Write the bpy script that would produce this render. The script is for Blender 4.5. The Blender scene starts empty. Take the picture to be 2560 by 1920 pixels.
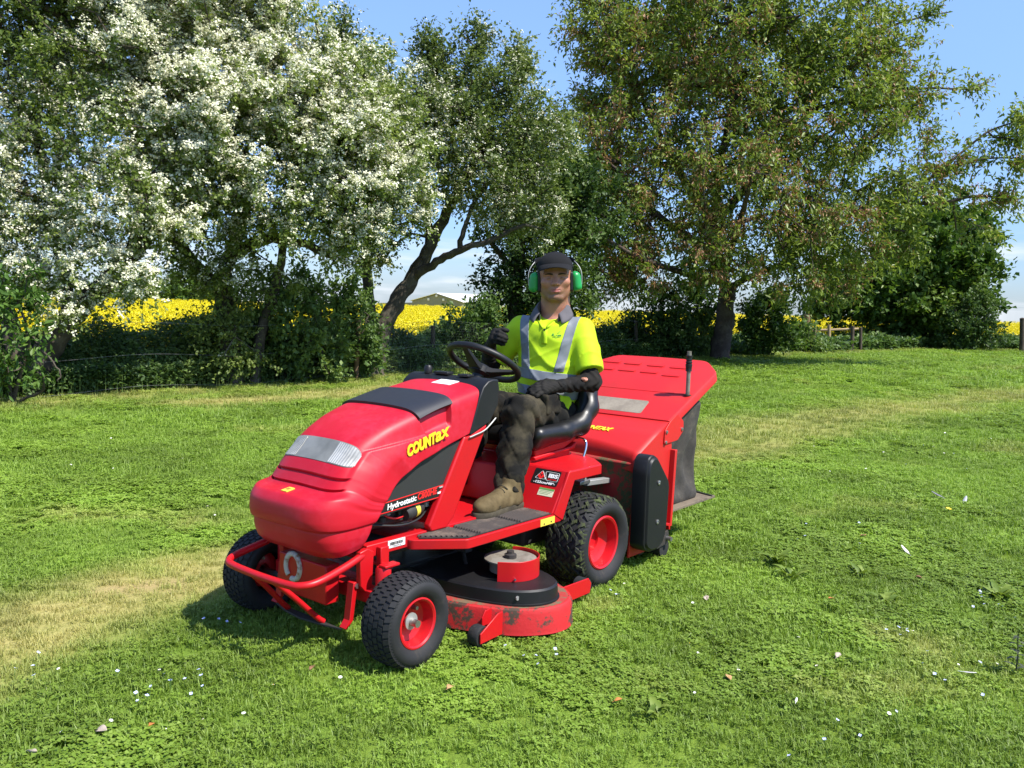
import bpy, bmesh, math, random
import numpy as np
from mathutils import Vector, Matrix, Quaternion
random.seed(7)
RNG = np.random.default_rng(11)
SC = bpy.context.scene
COL = SC.collection

# ------------------------------------------------------------------ camera
CAM_H, PITCH, ROLL, FPX = 1.43, math.radians(5.5), math.radians(1.5), 2215.0
_R = Matrix.Rotation(math.pi / 2 - PITCH, 3, 'X') @ Matrix.Rotation(ROLL, 3, 'Z')
cam_d = bpy.data.cameras.new('camera')
cam_d.sensor_width = 36.0
cam_d.lens = 36.0 * FPX / 2560.0
cam_d.clip_start, cam_d.clip_end = 0.05, 3000.0
cam = bpy.data.objects.new('camera', cam_d)
COL.objects.link(cam)
cam.matrix_world = Matrix.Translation((0, 0, CAM_H)) @ _R.to_4x4()
SC.camera = cam
SC.render.resolution_x, SC.render.resolution_y = 1024, 768

# ------------------------------------------------------------------ world, sun, exposure
SUN_H = Vector((0.86, -0.51)).normalized()
SUN_EL = math.radians(54.0)
world = bpy.data.worlds.new('World')
SC.world = world
world.use_nodes = True
wt = world.node_tree
wt.nodes.clear()
w_out = wt.nodes.new('ShaderNodeOutputWorld')
w_bg = wt.nodes.new('ShaderNodeBackground')
w_sky = wt.nodes.new('ShaderNodeTexSky')
w_sky.sky_type = 'NISHITA'
w_sky.sun_disc = False
w_sky.sun_elevation = SUN_EL
w_sky.sun_rotation = math.atan2(SUN_H.x, SUN_H.y)
w_sky.altitude = 50
w_sky.air_density, w_sky.dust_density, w_sky.ozone_density = 1.0, 0.35, 2.5
w_bg.inputs['Strength'].default_value = 0.138
# clouds: soft fair-weather banks, thicker towards the horizon
w_tc = wt.nodes.new('ShaderNodeTexCoord')
w_sep = wt.nodes.new('ShaderNodeSeparateXYZ')
wt.links.new(w_tc.outputs['Generated'], w_sep.inputs[0])
def wmath(op, a, b=None, c=None):
    n = wt.nodes.new('ShaderNodeMath'); n.operation = op
    for i, x in enumerate((a, b, c)):
        if x is None: continue
        if isinstance(x, (int, float)): n.inputs[i].default_value = x
        else: wt.links.new(x, n.inputs[i])
    return n.outputs[0]
zc = wmath('MAXIMUM', w_sep.outputs[2], 0.0)
den = wmath('ADD', zc, 0.10)
cx = wmath('DIVIDE', w_sep.outputs[0], den)
cy = wmath('DIVIDE', w_sep.outputs[1], den)
w_cmb = wt.nodes.new('ShaderNodeCombineXYZ')
wt.links.new(cx, w_cmb.inputs[0]); wt.links.new(cy, w_cmb.inputs[1])
w_n = wt.nodes.new('ShaderNodeTexNoise')
w_n.inputs['Scale'].default_value = 0.55
w_n.inputs['Detail'].default_value = 7.0
w_n.inputs['Roughness'].default_value = 0.55
wt.links.new(w_cmb.outputs[0], w_n.inputs['Vector'])
hor = wmath('SUBTRACT', 0.34, zc)
thr = wmath('MULTIPLY_ADD', hor, 0.52, w_n.outputs['Fac'])
w_mr = wt.nodes.new('ShaderNodeMapRange')
w_mr.interpolation_type = 'SMOOTHSTEP'
w_mr.inputs['From Min'].default_value = 0.63
w_mr.inputs['From Max'].default_value = 0.87
w_mr.inputs['To Max'].default_value = 0.85
wt.links.new(thr, w_mr.inputs['Value'])
w_mix = wt.nodes.new('ShaderNodeMix'); w_mix.data_type = 'RGBA'
w_tint = wt.nodes.new('ShaderNodeMix'); w_tint.data_type = 'RGBA'; w_tint.blend_type = 'MULTIPLY'
w_tint.inputs['Factor'].default_value = 1.0
w_tint.inputs['B'].default_value = (0.92, 0.97, 1.12, 1)
w_el = wt.nodes.new('ShaderNodeMapRange'); w_el.interpolation_type = 'SMOOTHSTEP'     # thin the bright band low in the sky
w_el.inputs['From Min'].default_value = 0.0; w_el.inputs['From Max'].default_value = 0.40
w_el.inputs['To Min'].default_value = 0.0; w_el.inputs['To Max'].default_value = 1.0
wt.links.new(zc, w_el.inputs['Value'])
w_low = wt.nodes.new('ShaderNodeMix'); w_low.data_type = 'RGBA'; w_low.blend_type = 'MULTIPLY'; w_low.inputs['Factor'].default_value = 1.0
wt.links.new(w_sky.outputs[0], w_low.inputs['A']); w_lc = wt.nodes.new('ShaderNodeMix'); w_lc.data_type = 'RGBA'; w_lc.inputs['A'].default_value = (0.44, 0.52, 0.66, 1); w_lc.inputs['B'].default_value = (1, 1, 1, 1)
wt.links.new(w_el.outputs[0], w_lc.inputs['Factor']); wt.links.new(w_lc.outputs['Result'], w_low.inputs['B'])
wt.links.new(w_low.outputs['Result'], w_tint.inputs['A'])
wt.links.new(w_mr.outputs[0], w_mix.inputs['Factor'])
wt.links.new(w_tint.outputs['Result'], w_mix.inputs['A'])
w_mix.inputs['B'].default_value = (4.2, 4.45, 4.8, 1)
wt.links.new(w_mix.outputs['Result'], w_bg.inputs['Color'])
wt.links.new(w_bg.outputs[0], w_out.inputs[0])

sun_d = bpy.data.lights.new('sun', 'SUN')
sun_d.energy = 4.8
sun_d.angle = math.radians(0.53)
sun_d.color = (1.0, 0.955, 0.88)
sun = bpy.data.objects.new('sun', sun_d)
COL.objects.link(sun)
to_sun = Vector((SUN_H.x * math.cos(SUN_EL), SUN_H.y * math.cos(SUN_EL), math.sin(SUN_EL)))
sun.rotation_euler = to_sun.to_track_quat('Z', 'Y').to_euler()
sun.location = to_sun * 40

SC.view_settings.view_transform = 'Standard'
SC.view_settings.look = 'None'
SC.view_settings.gamma = 1.0
SC.view_settings.use_curve_mapping = False
SC.view_settings.exposure = 0.84
SC.cycles.use_denoising = True
SC.cycles.max_bounces = 8
SC.cycles.transmission_bounces = 6
SC.cycles.transparent_max_bounces = 12

# ------------------------------------------------------------------ picture -> place
_RN = np.array(_R)
def ray(u, v):
    return _RN @ np.array([(u - 1280) / FPX, -(v - 960) / FPX, -1.0])
def gnd(u, v, z=0.0):
    d = ray(u, v); t = (z - CAM_H) / d[2]
    return np.array([0, 0, CAM_H]) + t * d
def at(u, v, Y):
    d = ray(u, v); t = Y / d[1]
    return np.array([0, 0, CAM_H]) + t * d

# ------------------------------------------------------------------ materials
MATS = {}
def nodes_of(name):
    m = bpy.data.materials.new(name); m.use_nodes = True
    t = m.node_tree; b = t.nodes['Principled BSDF']
    return m, t, b
def N(t, kind, **kw):
    n = t.nodes.new(kind)
    for k, v in kw.items(): setattr(n, k, v)
    return n
def ramp(t, fac, stops, interp='LINEAR'):
    r = N(t, 'ShaderNodeValToRGB'); r.color_ramp.interpolation = interp
    el = r.color_ramp.elements
    while len(el) < len(stops): el.new(0.5)
    for e, (p, c) in zip(el, stops):
        e.position = p; e.color = (*c, 1) if len(c) == 3 else c
    t.links.new(fac, r.inputs[0]); return r.outputs[0]
def noise(t, scale, detail=4, rough=0.6, coord='Object', dist=0.0, vec=None):
    tc = N(t, 'ShaderNodeTexCoord'); n = N(t, 'ShaderNodeTexNoise')
    n.inputs['Scale'].default_value = scale; n.inputs['Detail'].default_value = detail
    n.inputs['Roughness'].default_value = rough; n.inputs['Distortion'].default_value = dist
    t.links.new(vec if vec is not None else tc.outputs[coord], n.inputs['Vector'])
    return n.outputs['Fac']
def mixc(t, fac, a, b, blend='MIX'):
    m = N(t, 'ShaderNodeMix'); m.data_type = 'RGBA'; m.blend_type = blend
    for key, x in (('Factor', fac), ('A', a), ('B', b)):
        if isinstance(x, (int, float)): m.inputs[key].default_value = x
        elif isinstance(x, tuple): m.inputs[key].default_value = (*x, 1) if len(x) == 3 else x
        else: t.links.new(x, m.inputs[key])
    return m.outputs['Result']
def bumpy(t, b, h, strength=0.3, dist=0.01):
    n = N(t, 'ShaderNodeBump'); n.inputs['Strength'].default_value = strength
    n.inputs['Distance'].default_value = dist
    t.links.new(h, n.inputs['Height']); t.links.new(n.outputs[0], b.inputs['Normal'])
def worn(name, col, col2, rough=0.4, rough2=0.6, scale=6.0, lo=0.45, hi=0.7, spec=0.5, metal=0.0, fine=60.0, bump=0.0, coat=0.0):
    """base colour with irregular dirt / fading of a second colour and uneven gloss"""
    m, t, b = nodes_of(name)
    n1 = noise(t, scale, 8, 0.65)
    n2 = noise(t, fine, 4, 0.6)
    f = N(t, 'ShaderNodeMath', operation='MULTIPLY_ADD')
    t.links.new(n2, f.inputs[0]); f.inputs[1].default_value = 0.35; t.links.new(n1, f.inputs[2])
    mr = N(t, 'ShaderNodeMapRange', interpolation_type='SMOOTHSTEP')
    mr.inputs['From Min'].default_value = lo + 0.17; mr.inputs['From Max'].default_value = hi + 0.17
    t.links.new(f.outputs[0], mr.inputs['Value'])
    t.links.new(mixc(t, mr.outputs[0], col, col2), b.inputs['Base Color'])
    r = N(t, 'ShaderNodeMapRange'); r.inputs['To Min'].default_value = rough; r.inputs['To Max'].default_value = rough2
    t.links.new(f.outputs[0], r.inputs['Value']); t.links.new(r.outputs[0], b.inputs['Roughness'])
    b.inputs['Specular IOR Level'].default_value = spec; b.inputs['Metallic'].default_value = metal
    b.inputs['Coat Weight'].default_value = coat
    if bump: bumpy(t, b, n2, bump, 0.004)
    MATS[name] = m; return m
def plain(name, col, rough=0.5, metal=0.0, spec=0.5):
    m, t, b = nodes_of(name)
    n = noise(t, 25, 4)
    t.links.new(mixc(t, n, tuple(c * 0.85 for c in col), tuple(min(1, c * 1.15) for c in col)), b.inputs['Base Color'])
    b.inputs['Roughness'].default_value = rough; b.inputs['Metallic'].default_value = metal
    b.inputs['Specular IOR Level'].default_value = spec
    MATS[name] = m; return m

# ------------------------------------------------------------------ object helpers
def tag(o, label=None, cat=None, group=None, kind=None):
    if label: o['label'] = label
    if cat: o['category'] = cat
    if group: o['group'] = group
    if kind: o['kind'] = kind
    return o
def empty(name, loc=(0, 0, 0), rz=0.0, scale=1.0):
    o = bpy.data.objects.new(name, None); COL.objects.link(o)
    o.location = loc; o.rotation_euler = (0, 0, rz); o.scale = (scale,) * 3
    o.empty_display_size = 0.2
    return o
def link(name, me, mat=None, parent=None, smooth=None):
    o = bpy.data.objects.new(name, me); COL.objects.link(o)
    if mat is not None and not me.materials:
        for m in (mat if isinstance(mat, (list, tuple)) else [mat]): me.materials.append(m)
    if parent: o.parent = parent
    if smooth is not None and len(me.polygons):
        me.polygons.foreach_set('use_smooth', np.ones(len(me.polygons), bool))
        if smooth < 180: me.set_sharp_from_angle(angle=math.radians(smooth))
    return o
def mesh_np(name, V, F, tint=None):
    """V (n,3), F (m,k) fixed-size faces"""
    me = bpy.data.meshes.new(name)
    V = np.asarray(V, np.float32); F = np.asarray(F, np.int32)
    k = F.shape[1]
    me.vertices.add(len(V)); me.vertices.foreach_set('co', V.ravel())
    me.loops.add(F.size); me.loops.foreach_set('vertex_index', F.ravel())
    me.polygons.add(len(F)); me.polygons.foreach_set('loop_start', np.arange(0, F.size, k, dtype=np.int32))
    if tint is not None:
        a = me.attributes.new('tint', 'FLOAT', 'POINT'); a.data.foreach_set('value', np.asarray(tint, np.float32))
    me.update(calc_edges=True); me.validate()
    return me

class MB:
    def __init__(s): s.v = []; s.f = []
    def add(s, V, F):
        n = len(s.v); s.v += [tuple(map(float, p)) for p in V]; s.f += [tuple(i + n for i in f) for f in F]; return s
    def box(s, c, d, rot=None):
        x, y, z = (q / 2 for q in d)
        V = [Vector(p) for p in ((-x,-y,-z),(x,-y,-z),(x,y,-z),(-x,y,-z),(-x,-y,z),(x,-y,z),(x,y,z),(-x,y,z))]
        if rot is not None: V = [rot @ p for p in V]
        c = Vector(c)
        return s.add([p + c for p in V], [(0,3,2,1),(4,5,6,7),(0,1,5,4),(1,2,6,5),(2,3,7,6),(3,0,4,7)])
    def loft(s, rings, closed=True, caps=True):
        n = len(rings[0]); V = [p for r in rings for p in r]; F = []
        for i in range(len(rings) - 1):
            for j in range(n if closed else n - 1):
                a, b = i * n + j, i * n + (j + 1) % n
                F.append((a, b, b + n, a + n))
        if caps and closed:
            F.append(tuple(range(n - 1, -1, -1))); F.append(tuple(range((len(rings) - 1) * n, len(rings) * n)))
        return s.add(V, F)
    def prism(s, pts, axis, a, b):
        """extrude a closed outline; axis 'x': pts are (y,z); 'y': (x,z); 'z': (x,y)"""
        def P(p, h):
            return {'x': (h, p[0], p[1]), 'y': (p[0], h, p[1]), 'z': (p[0], p[1], h)}[axis]
        return s.loft([[P(p, a) for p in pts], [P(p, b) for p in pts]])
    def tube(s, path, r, n=10, closed=False, caps=True):
        P = [Vector(p) for p in path]; m = len(P)
        rr = r if isinstance(r, (list, tuple)) else [r] * m
        rings = []; up = None
        for i in range(m):
            if closed: d = P[(i + 1) % m] - P[i - 1]
            else: d = P[min(i + 1, m - 1)] - P[max(i - 1, 0)]
            d.normalize()
            if up is None: up = d.orthogonal().normalized()
            up = (up - d * up.dot(d))
            up = up.normalized() if up.length > 1e-6 else d.orthogonal().normalized()
            w = d.cross(up)
            rings.append([P[i] + rr[i] * (math.cos(2*math.pi*k/n) * up + math.sin(2*math.pi*k/n) * w) for k in range(n)])
        if closed: rings.append(rings[0]); 
        return s.loft(rings, caps=caps and not closed)
    def lathe(s, prof, c=(0,0,0), axis='y', n=40, close=False):
        """prof: (radius, height along axis)"""
        c = Vector(c); rings = []
        for k in range(n):
            a = 2 * math.pi * k / n; ca, sa = math.cos(a), math.sin(a)
            rings.append([c + Vector({'y': (r*ca, h, r*sa), 'z': (r*ca, r*sa, h), 'x': (h, r*ca, r*sa)}[axis]) for r, h in prof])
        m = len(prof); V = [p for r in rings for p in r]; F = []
        for k in range(n):
            for j in range(m if close else m - 1):
                a, b = k * m + j, k * m + (j + 1) % m
                c2, d2 = ((k + 1) % n) * m + (j + 1) % m, ((k + 1) % n) * m + j
                F.append((a, b, c2, d2))
        return s.add(V, F)
    def mesh(s, name, fix=True):
        me = bpy.data.meshes.new(name); me.from_pydata(s.v, [], s.f); me.validate()
        if fix:
            bm = bmesh.new(); bm.from_mesh(me)
            bmesh.ops.remove_doubles(bm, verts=bm.verts, dist=1e-5)
            bmesh.ops.recalc_face_normals(bm, faces=bm.faces); bm.to_mesh(me); bm.free()
        return me
    def build(s, name, mat, parent=None, smooth=35, bevel=0.0, seg=2, fix=True):
        o = link(name, s.mesh(name, fix), mat, parent, smooth)
        if bevel:
            m = o.modifiers.new('bevel', 'BEVEL'); m.width = bevel; m.segments = seg
            m.limit_method = 'ANGLE'; m.angle_limit = math.radians(32); m.harden_normals = False
        return o

def smoothline(pts, n=8, closed=False):
    """Catmull-Rom through points"""
    P = [np.array(p, float) for p in pts]; m = len(P); out = []
    for i in range(m if closed else m - 1):
        if closed: p0, p1, p2, p3 = P[i-1], P[i], P[(i+1) % m], P[(i+2) % m]
        else: p0, p1, p2, p3 = P[max(i-1,0)], P[i], P[i+1], P[min(i+2,m-1)]
        for k in range(n):
            t = k / n
            out.append(0.5 * ((2*p1) + (-p0+p2)*t + (2*p0-5*p1+4*p2-p3)*t*t + (-p0+3*p1-3*p2+p3)*t**3))
    if not closed: out.append(P[-1])
    return [tuple(p) for p in out]
def rounded(pts, r, n=5):
    """round the corners of a closed 2-D outline"""
    out = []; m = len(pts); rr = r if isinstance(r, (list, tuple)) else [r] * m
    for i in range(m):
        a, b, c = (np.array(pts[j % m], float) for j in (i - 1, i, i + 1))
        u, w = a - b, c - b; lu, lw = np.linalg.norm(u), np.linalg.norm(w)
        k = min(rr[i], lu * 0.45, lw * 0.45)
        if k <= 1e-6: out.append(tuple(b)); continue
        p, q = b + u / lu * k, b + w / lw * k
        for j in range(n + 1):
            t = j / n; out.append(tuple((1-t)**2 * p + 2*t*(1-t) * b + t*t * q))
    return out
def text_mesh(txt, size, shear=0.0, bold=0.0, ext=0.0008, sx=1.0):
    c = bpy.data.curves.new('lettering', 'FONT'); c.body = txt; c.size = size; c.shear = shear
    c.offset = bold; c.extrude = ext; c.resolution_u = 3
    o = bpy.data.objects.new('tmp_text', c); COL.objects.link(o)
    bpy.context.view_layer.update()
    me = bpy.data.meshes.new_from_object(o.evaluated_get(bpy.context.evaluated_depsgraph_get()))
    bpy.data.objects.remove(o); bpy.data.curves.remove(c)
    if sx != 1.0: me.transform(Matrix.Diagonal((sx, 1, 1, 1)))
    me.name = 'lettering'
    me.materials.clear()
    return me
def place(me, origin, xdir, ydir):
    x = Vector(xdir).normalized(); y = Vector(ydir); y = (y - x * y.dot(x)).normalized(); z = x.cross(y)
    M = Matrix((x, y, z)).transposed().to_4x4(); M.translation = Vector(origin)
    me.transform(M); return me

# ------------------------------------------------------------------ implicit surfaces -> mesh (surface nets)
def sd_mesh(f, lo, hi, step, name='form'):
    lo, hi = np.array(lo, float), np.array(hi, float)
    n = np.ceil((hi - lo) / step).astype(int) + 1
    ax = [lo[i] + step * np.arange(n[i]) for i in range(3)]
    X, Y, Z = np.meshgrid(*ax, indexing='ij')
    # coarse pass first, fine values only near the surface
    q = 4; nc = (n + q - 1) // q + 1
    cax = [lo[i] + step * q * np.arange(nc[i]) for i in range(3)]
    Cg = np.stack([g.ravel() for g in np.meshgrid(*cax, indexing='ij')], 1)
    Dc = f(Cg).reshape(nc)
    near = np.abs(Dc) < step * q * 1.9 + 0.012
    up = lambda A: np.repeat(np.repeat(np.repeat(A, q, 0), q, 1), q, 2)
    def shiftup(A): return up(A)[q//2:q//2+n[0], q//2:q//2+n[1], q//2:q//2+n[2]]
    D = np.where(shiftup(Dc) < 0, -1.0, 1.0); mk = shiftup(near)
    D[mk] = f(np.stack([X[mk], Y[mk], Z[mk]], 1))
    ins = D < 0
    c = np.zeros(tuple(n - 1), int)
    for i in (0, 1):
        for j in (0, 1):
            for k in (0, 1):
                c += ins[i:n[0]-1+i, j:n[1]-1+j, k:n[2]-1+k]
    cell = (c > 0) & (c < 8)
    idx = -np.ones(cell.shape, int); ids = np.argwhere(cell); idx[cell] = np.arange(len(ids))
    acc = np.zeros((len(ids), 3)); cnt = np.zeros(len(ids))
    cor = [(0,0,0),(1,0,0),(0,1,0),(1,1,0),(0,0,1),(1,0,1),(0,1,1),(1,1,1)]
    edges = [(0,1),(2,3),(4,5),(6,7),(0,2),(1,3),(4,6),(5,7),(0,4),(1,5),(2,6),(3,7)]
    dv = [D[ids[:,0]+a, ids[:,1]+b, ids[:,2]+d] for a, b, d in cor]
    for a, b in edges:
        s = (dv[a] < 0) != (dv[b] < 0)
        t = np.where(s, dv[a] / np.where(s, dv[a] - dv[b], 1), 0)
        pa, pb = np.array(cor[a], float), np.array(cor[b], float)
        acc += np.where(s[:, None], pa + t[:, None] * (pb - pa), 0); cnt += s
    V = lo + step * (ids + acc / cnt[:, None])
    F = []
    for axn in range(3):
        A = [slice(None)] * 3; B = [slice(None)] * 3
        A[axn] = slice(0, -1); B[axn] = slice(1, None)
        s0, s1 = ins[tuple(A)], ins[tuple(B)]
        e = np.argwhere(s0 != s1)
        o1, o2 = (axn + 1) % 3, (axn + 2) % 3
        ok = (e[:, o1] > 0) & (e[:, o2] > 0) & (e[:, o1] < n[o1]-1) & (e[:, o2] < n[o2]-1)
        e = e[ok]
        flip = s0[tuple(e.T)]
        q = []
        for d1, d2 in ((0,0),(1,0),(1,1),(0,1)):
            k = e.copy(); k[:, o1] -= 1 - d1; k[:, o2] -= 1 - d2
            q.append(idx[tuple(k.T)])
        q = np.stack(q, 1); q[~flip] = q[~flip][:, ::-1]
        F.append(q)
    F = np.concatenate(F)
    return mesh_np(name, V, F)
def smin(a, b, k):
    h = np.clip(0.5 + 0.5 * (b - a) / k, 0, 1); return b * (1 - h) + a * h - k * h * (1 - h)
def smax(a, b, k): return -smin(-a, -b, k)
def s_ball(P, c, r): return np.linalg.norm(P - np.array(c), axis=1) - r
def s_ell(P, c, r, R=None):
    q = P - np.array(c)
    if R is not None: q = q @ np.array(R)
    r = np.array(r); k0 = np.linalg.norm(q / r, axis=1); k1 = np.linalg.norm(q / (r * r), axis=1)
    return np.where(k1 > 1e-9, k0 * (k0 - 1) / np.maximum(k1, 1e-9), -r.min())
def s_cone(P, a, b, r1, r2):
    a, b = np.array(a, float), np.array(b, float); ba = b - a
    t = np.clip((P - a) @ ba / (ba @ ba), 0, 1)
    return np.linalg.norm(P - a - t[:, None] * ba, axis=1) - (r1 + (r2 - r1) * t)
def s_box(P, c, h, r=0.0, R=None):
    q = P - np.array(c)
    if R is not None: q = q @ np.array(R)
    q = np.abs(q) - (np.array(h) - r)
    return np.linalg.norm(np.maximum(q, 0), axis=1) + np.minimum(q.max(1), 0) - r
def s_chain(P, pts, rad, k=0.02):
    d = None
    for i in range(len(pts) - 1):
        e = s_cone(P, pts[i], pts[i+1], rad[i], rad[i+1])
        d = e if d is None else smin(d, e, k)
    return d
def rotz(a): c, s = math.cos(a), math.sin(a); return np.array([[c,-s,0],[s,c,0],[0,0,1]])
def roty(a): c, s = math.cos(a), math.sin(a); return np.array([[c,0,s],[0,1,0],[-s,0,c]])
def rotx(a): c, s = math.cos(a), math.sin(a); return np.array([[1,0,0],[0,c,-s],[0,s,c]])
# =================================================================== GROUND
FENCE = np.array([(-16, 1.0), (-9.5, 7.6), (-6.4, 10.75), (-4.6, 12.9), (-2.64, 14.95), (-1.9, 16.3), (3.0, 21.7), (8.2, 26.6), (11.5, 29.6), (15.0, 32.5), (19.0, 33.2), (60.0, 36.0)])
def beyond(x, y):
    """signed distance to the boundary line, positive on the field side"""
    P = np.stack([np.asarray(x, float).ravel(), np.asarray(y, float).ravel()], 1)
    best = np.full(len(P), 1e9); sign = np.ones(len(P))
    for a, b in zip(FENCE[:-1], FENCE[1:]):
        ab = b - a; t = np.clip((P - a) @ ab / (ab @ ab), 0, 1)
        q = P - a - t[:, None] * ab; d = np.linalg.norm(q, axis=1)
        s = np.sign(ab[0] * (P[:, 1] - a[1]) - ab[1] * (P[:, 0] - a[0]))
        m = d < best; best[m] = d[m]; sign[m] = s[m]
    return (best * sign).reshape(np.shape(x))
def sstep(a, b, x): t = np.clip((x - a) / (b - a), 0, 1); return t * t * (3 - 2 * t)
def vnoise(x, y, s, seed=0):
    r = np.random.default_rng(seed); g = r.random((64, 64))
    u, v = np.asarray(x) * s, np.asarray(y) * s
    i, j = np.floor(u).astype(int), np.floor(v).astype(int); fu, fv = u - i, v - j
    fu, fv = fu * fu * (3 - 2 * fu), fv * fv * (3 - 2 * fv)
    G = lambda a, b: g[a % 64, b % 64]
    return (G(i, j) * (1 - fu) + G(i+1, j) * fu) * (1 - fv) + (G(i, j+1) * (1 - fu) + G(i+1, j+1) * fu) * fv
def fbm(x, y, s, seed=0, o=4):
    t = 0; a = 0.5; n = 0
    for k in range(o): t = t + a * vnoise(x, y, s * 2**k, seed + k); n += a; a *= 0.5
    return t / n
def height(x, y):
    d = beyond(x, y)
    z = -0.75 * sstep(0.8, 3.2, d)
    r = np.hypot(x, y)
    z = z - 4.0 * sstep(95, 190, r) * (d > 0) - 12.0 * sstep(180, 600, r)
    return z + 0.02 * (fbm(x, y, 0.35, 3) - 0.5) * sstep(4.0, 9.0, r)
def polyd(x, y, pts):
    P = np.stack([np.asarray(x, float).ravel(), np.asarray(y, float).ravel()], 1); best = np.full(len(P), 1e9)
    for a, b in zip(pts[:-1], pts[1:]):
        a, b = np.array(a), np.array(b); ab = b - a; t = np.clip((P - a) @ ab / (ab @ ab), 0, 1)
        best = np.minimum(best, np.linalg.norm(P - a - t[:, None] * ab, axis=1))
    return best.reshape(np.shape(x))
gp = lambda u, v: tuple(gnd(u, v)[:2])
DRY1 = [gp(-200, 1700), gp(40, 1600), gp(250, 1500), gp(480, 1440), gp(700, 1400), gp(900, 1370)]
DRY2 = [gp(1500, 1160), gp(1800, 1100), gp(2000, 1062), gp(2250, 1020), gp(2560, 985), gp(2800, 965)]
DRY3 = [gp(480, 1010), gp(700, 998), gp(860, 985), gp(1000, 965)]
BARE = [gp(290, 1480), gp(360, 1470), gp(440, 1462)]
def dryness(x, y):
    n = fbm(x, y, 1.1, 21) ; f = fbm(x, y, 5.0, 31)
    d = 0.0
    d = np.maximum(d, 0.78 * (1 - sstep(0.08, 0.62, polyd(x, y, DRY1) + 0.5 * (n - 0.5))))
    d = np.maximum(d, 0.50 * (1 - sstep(0.10, 1.2, polyd(x, y, DRY2) + 1.2 * (n - 0.5))))
    d = np.maximum(d, 0.75 * (1 - sstep(0.10, 0.75, polyd(x, y, DRY3) + 0.7 * (n - 0.5))))
    bd = beyond(x, y)
    d = np.maximum(d, 0.45 * sstep(-1.6, -0.2, bd) * f * 1.6)
    d = np.maximum(d, 0.40 * sstep(0.64, 0.80, n) * f * 1.3)
    d = d * (0.45 + 1.1 * f)
    return np.clip(d, 0, 1)
def bareness(x, y):
    n = fbm(x, y, 6.0, 41)
    return np.clip(0.65 * (1 - sstep(0.02, 0.20, polyd(x, y, BARE) + 0.25 * (n - 0.5))), 0, 1)
gx = np.sinh(np.linspace(-7.2, 7.2, 260)) * 0.9; gx = gx / gx.max() * 900
gy = np.concatenate([[-60, -20, -8, -3], np.linspace(0, 9, 90)[1:], 9 + (np.exp(np.linspace(0, 5.1, 130)) - 1) * 6.2])
GX, GY = np.meshgrid(gx, gy, indexing='ij'); nx, ny = GX.shape
Vg = np.stack([GX.ravel(), GY.ravel(), height(GX, GY).ravel()], 1)
ii = (np.arange(nx - 1)[:, None] * ny + np.arange(ny - 1)[None, :]).ravel()
me = mesh_np('lawn', Vg, np.stack([ii, ii + ny, ii + ny + 1, ii + 1], 1))
for nm, val in (('dry', dryness(GX, GY)), ('bare', bareness(GX, GY)), ('field', sstep(-0.1, 0.7, beyond(GX, GY) + 0.5 * (fbm(GX, GY, 1.5, 8) - 0.5)))):
    a = me.attributes.new(nm, 'FLOAT', 'POINT'); a.data.foreach_set('value', val.ravel().astype(np.float32))
m, t, b = nodes_of('lawn_turf')
def attr(t, nm, kind='GEOMETRY'):
    n = N(t, 'ShaderNodeAttribute'); n.attribute_name = nm; n.attribute_type = kind; return n.outputs['Fac']
n1 = noise(t, 0.5, 5, 0.6); n2 = noise(t, 4.0, 6, 0.65); n3 = noise(t, 45, 4, 0.7)
c = ramp(t, n1, [(0.3, (0.112, 0.176, 0.020)), (0.7, (0.168, 0.238, 0.034))])
c = mixc(t, ramp(t, n2, [(0.40, (0, 0, 0)), (0.75, (1, 1, 1))]), c, (0.135, 0.225, 0.03))
c = mixc(t, ramp(t, n3, [(0.50, (0, 0, 0)), (0.8, (0.8, 0.8, 0.8))]), c, (0.045, 0.08, 0.012))
c = mixc(t, attr(t, 'dry'), c, ramp(t, n3, [(0.3, (0.30, 0.26, 0.085)), (0.7, (0.44, 0.37, 0.145))]))
c = mixc(t, attr(t, 'bare'), c, (0.38, 0.27, 0.13))
c = mixc(t, attr(t, 'field'), c, ramp(t, n2, [(0.3, (0.035, 0.030, 0.016)), (0.7, (0.055, 0.060, 0.022))]))
t.links.new(c, b.inputs['Base Color']); b.inputs['Roughness'].default_value = 0.95; b.inputs['Specular IOR Level'].default_value = 0.1
bumpy(t, b, n3, 0.6, 0.03)
lawn = link('lawn', me, m, None, 180); tag(lawn, kind='structure')

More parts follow.
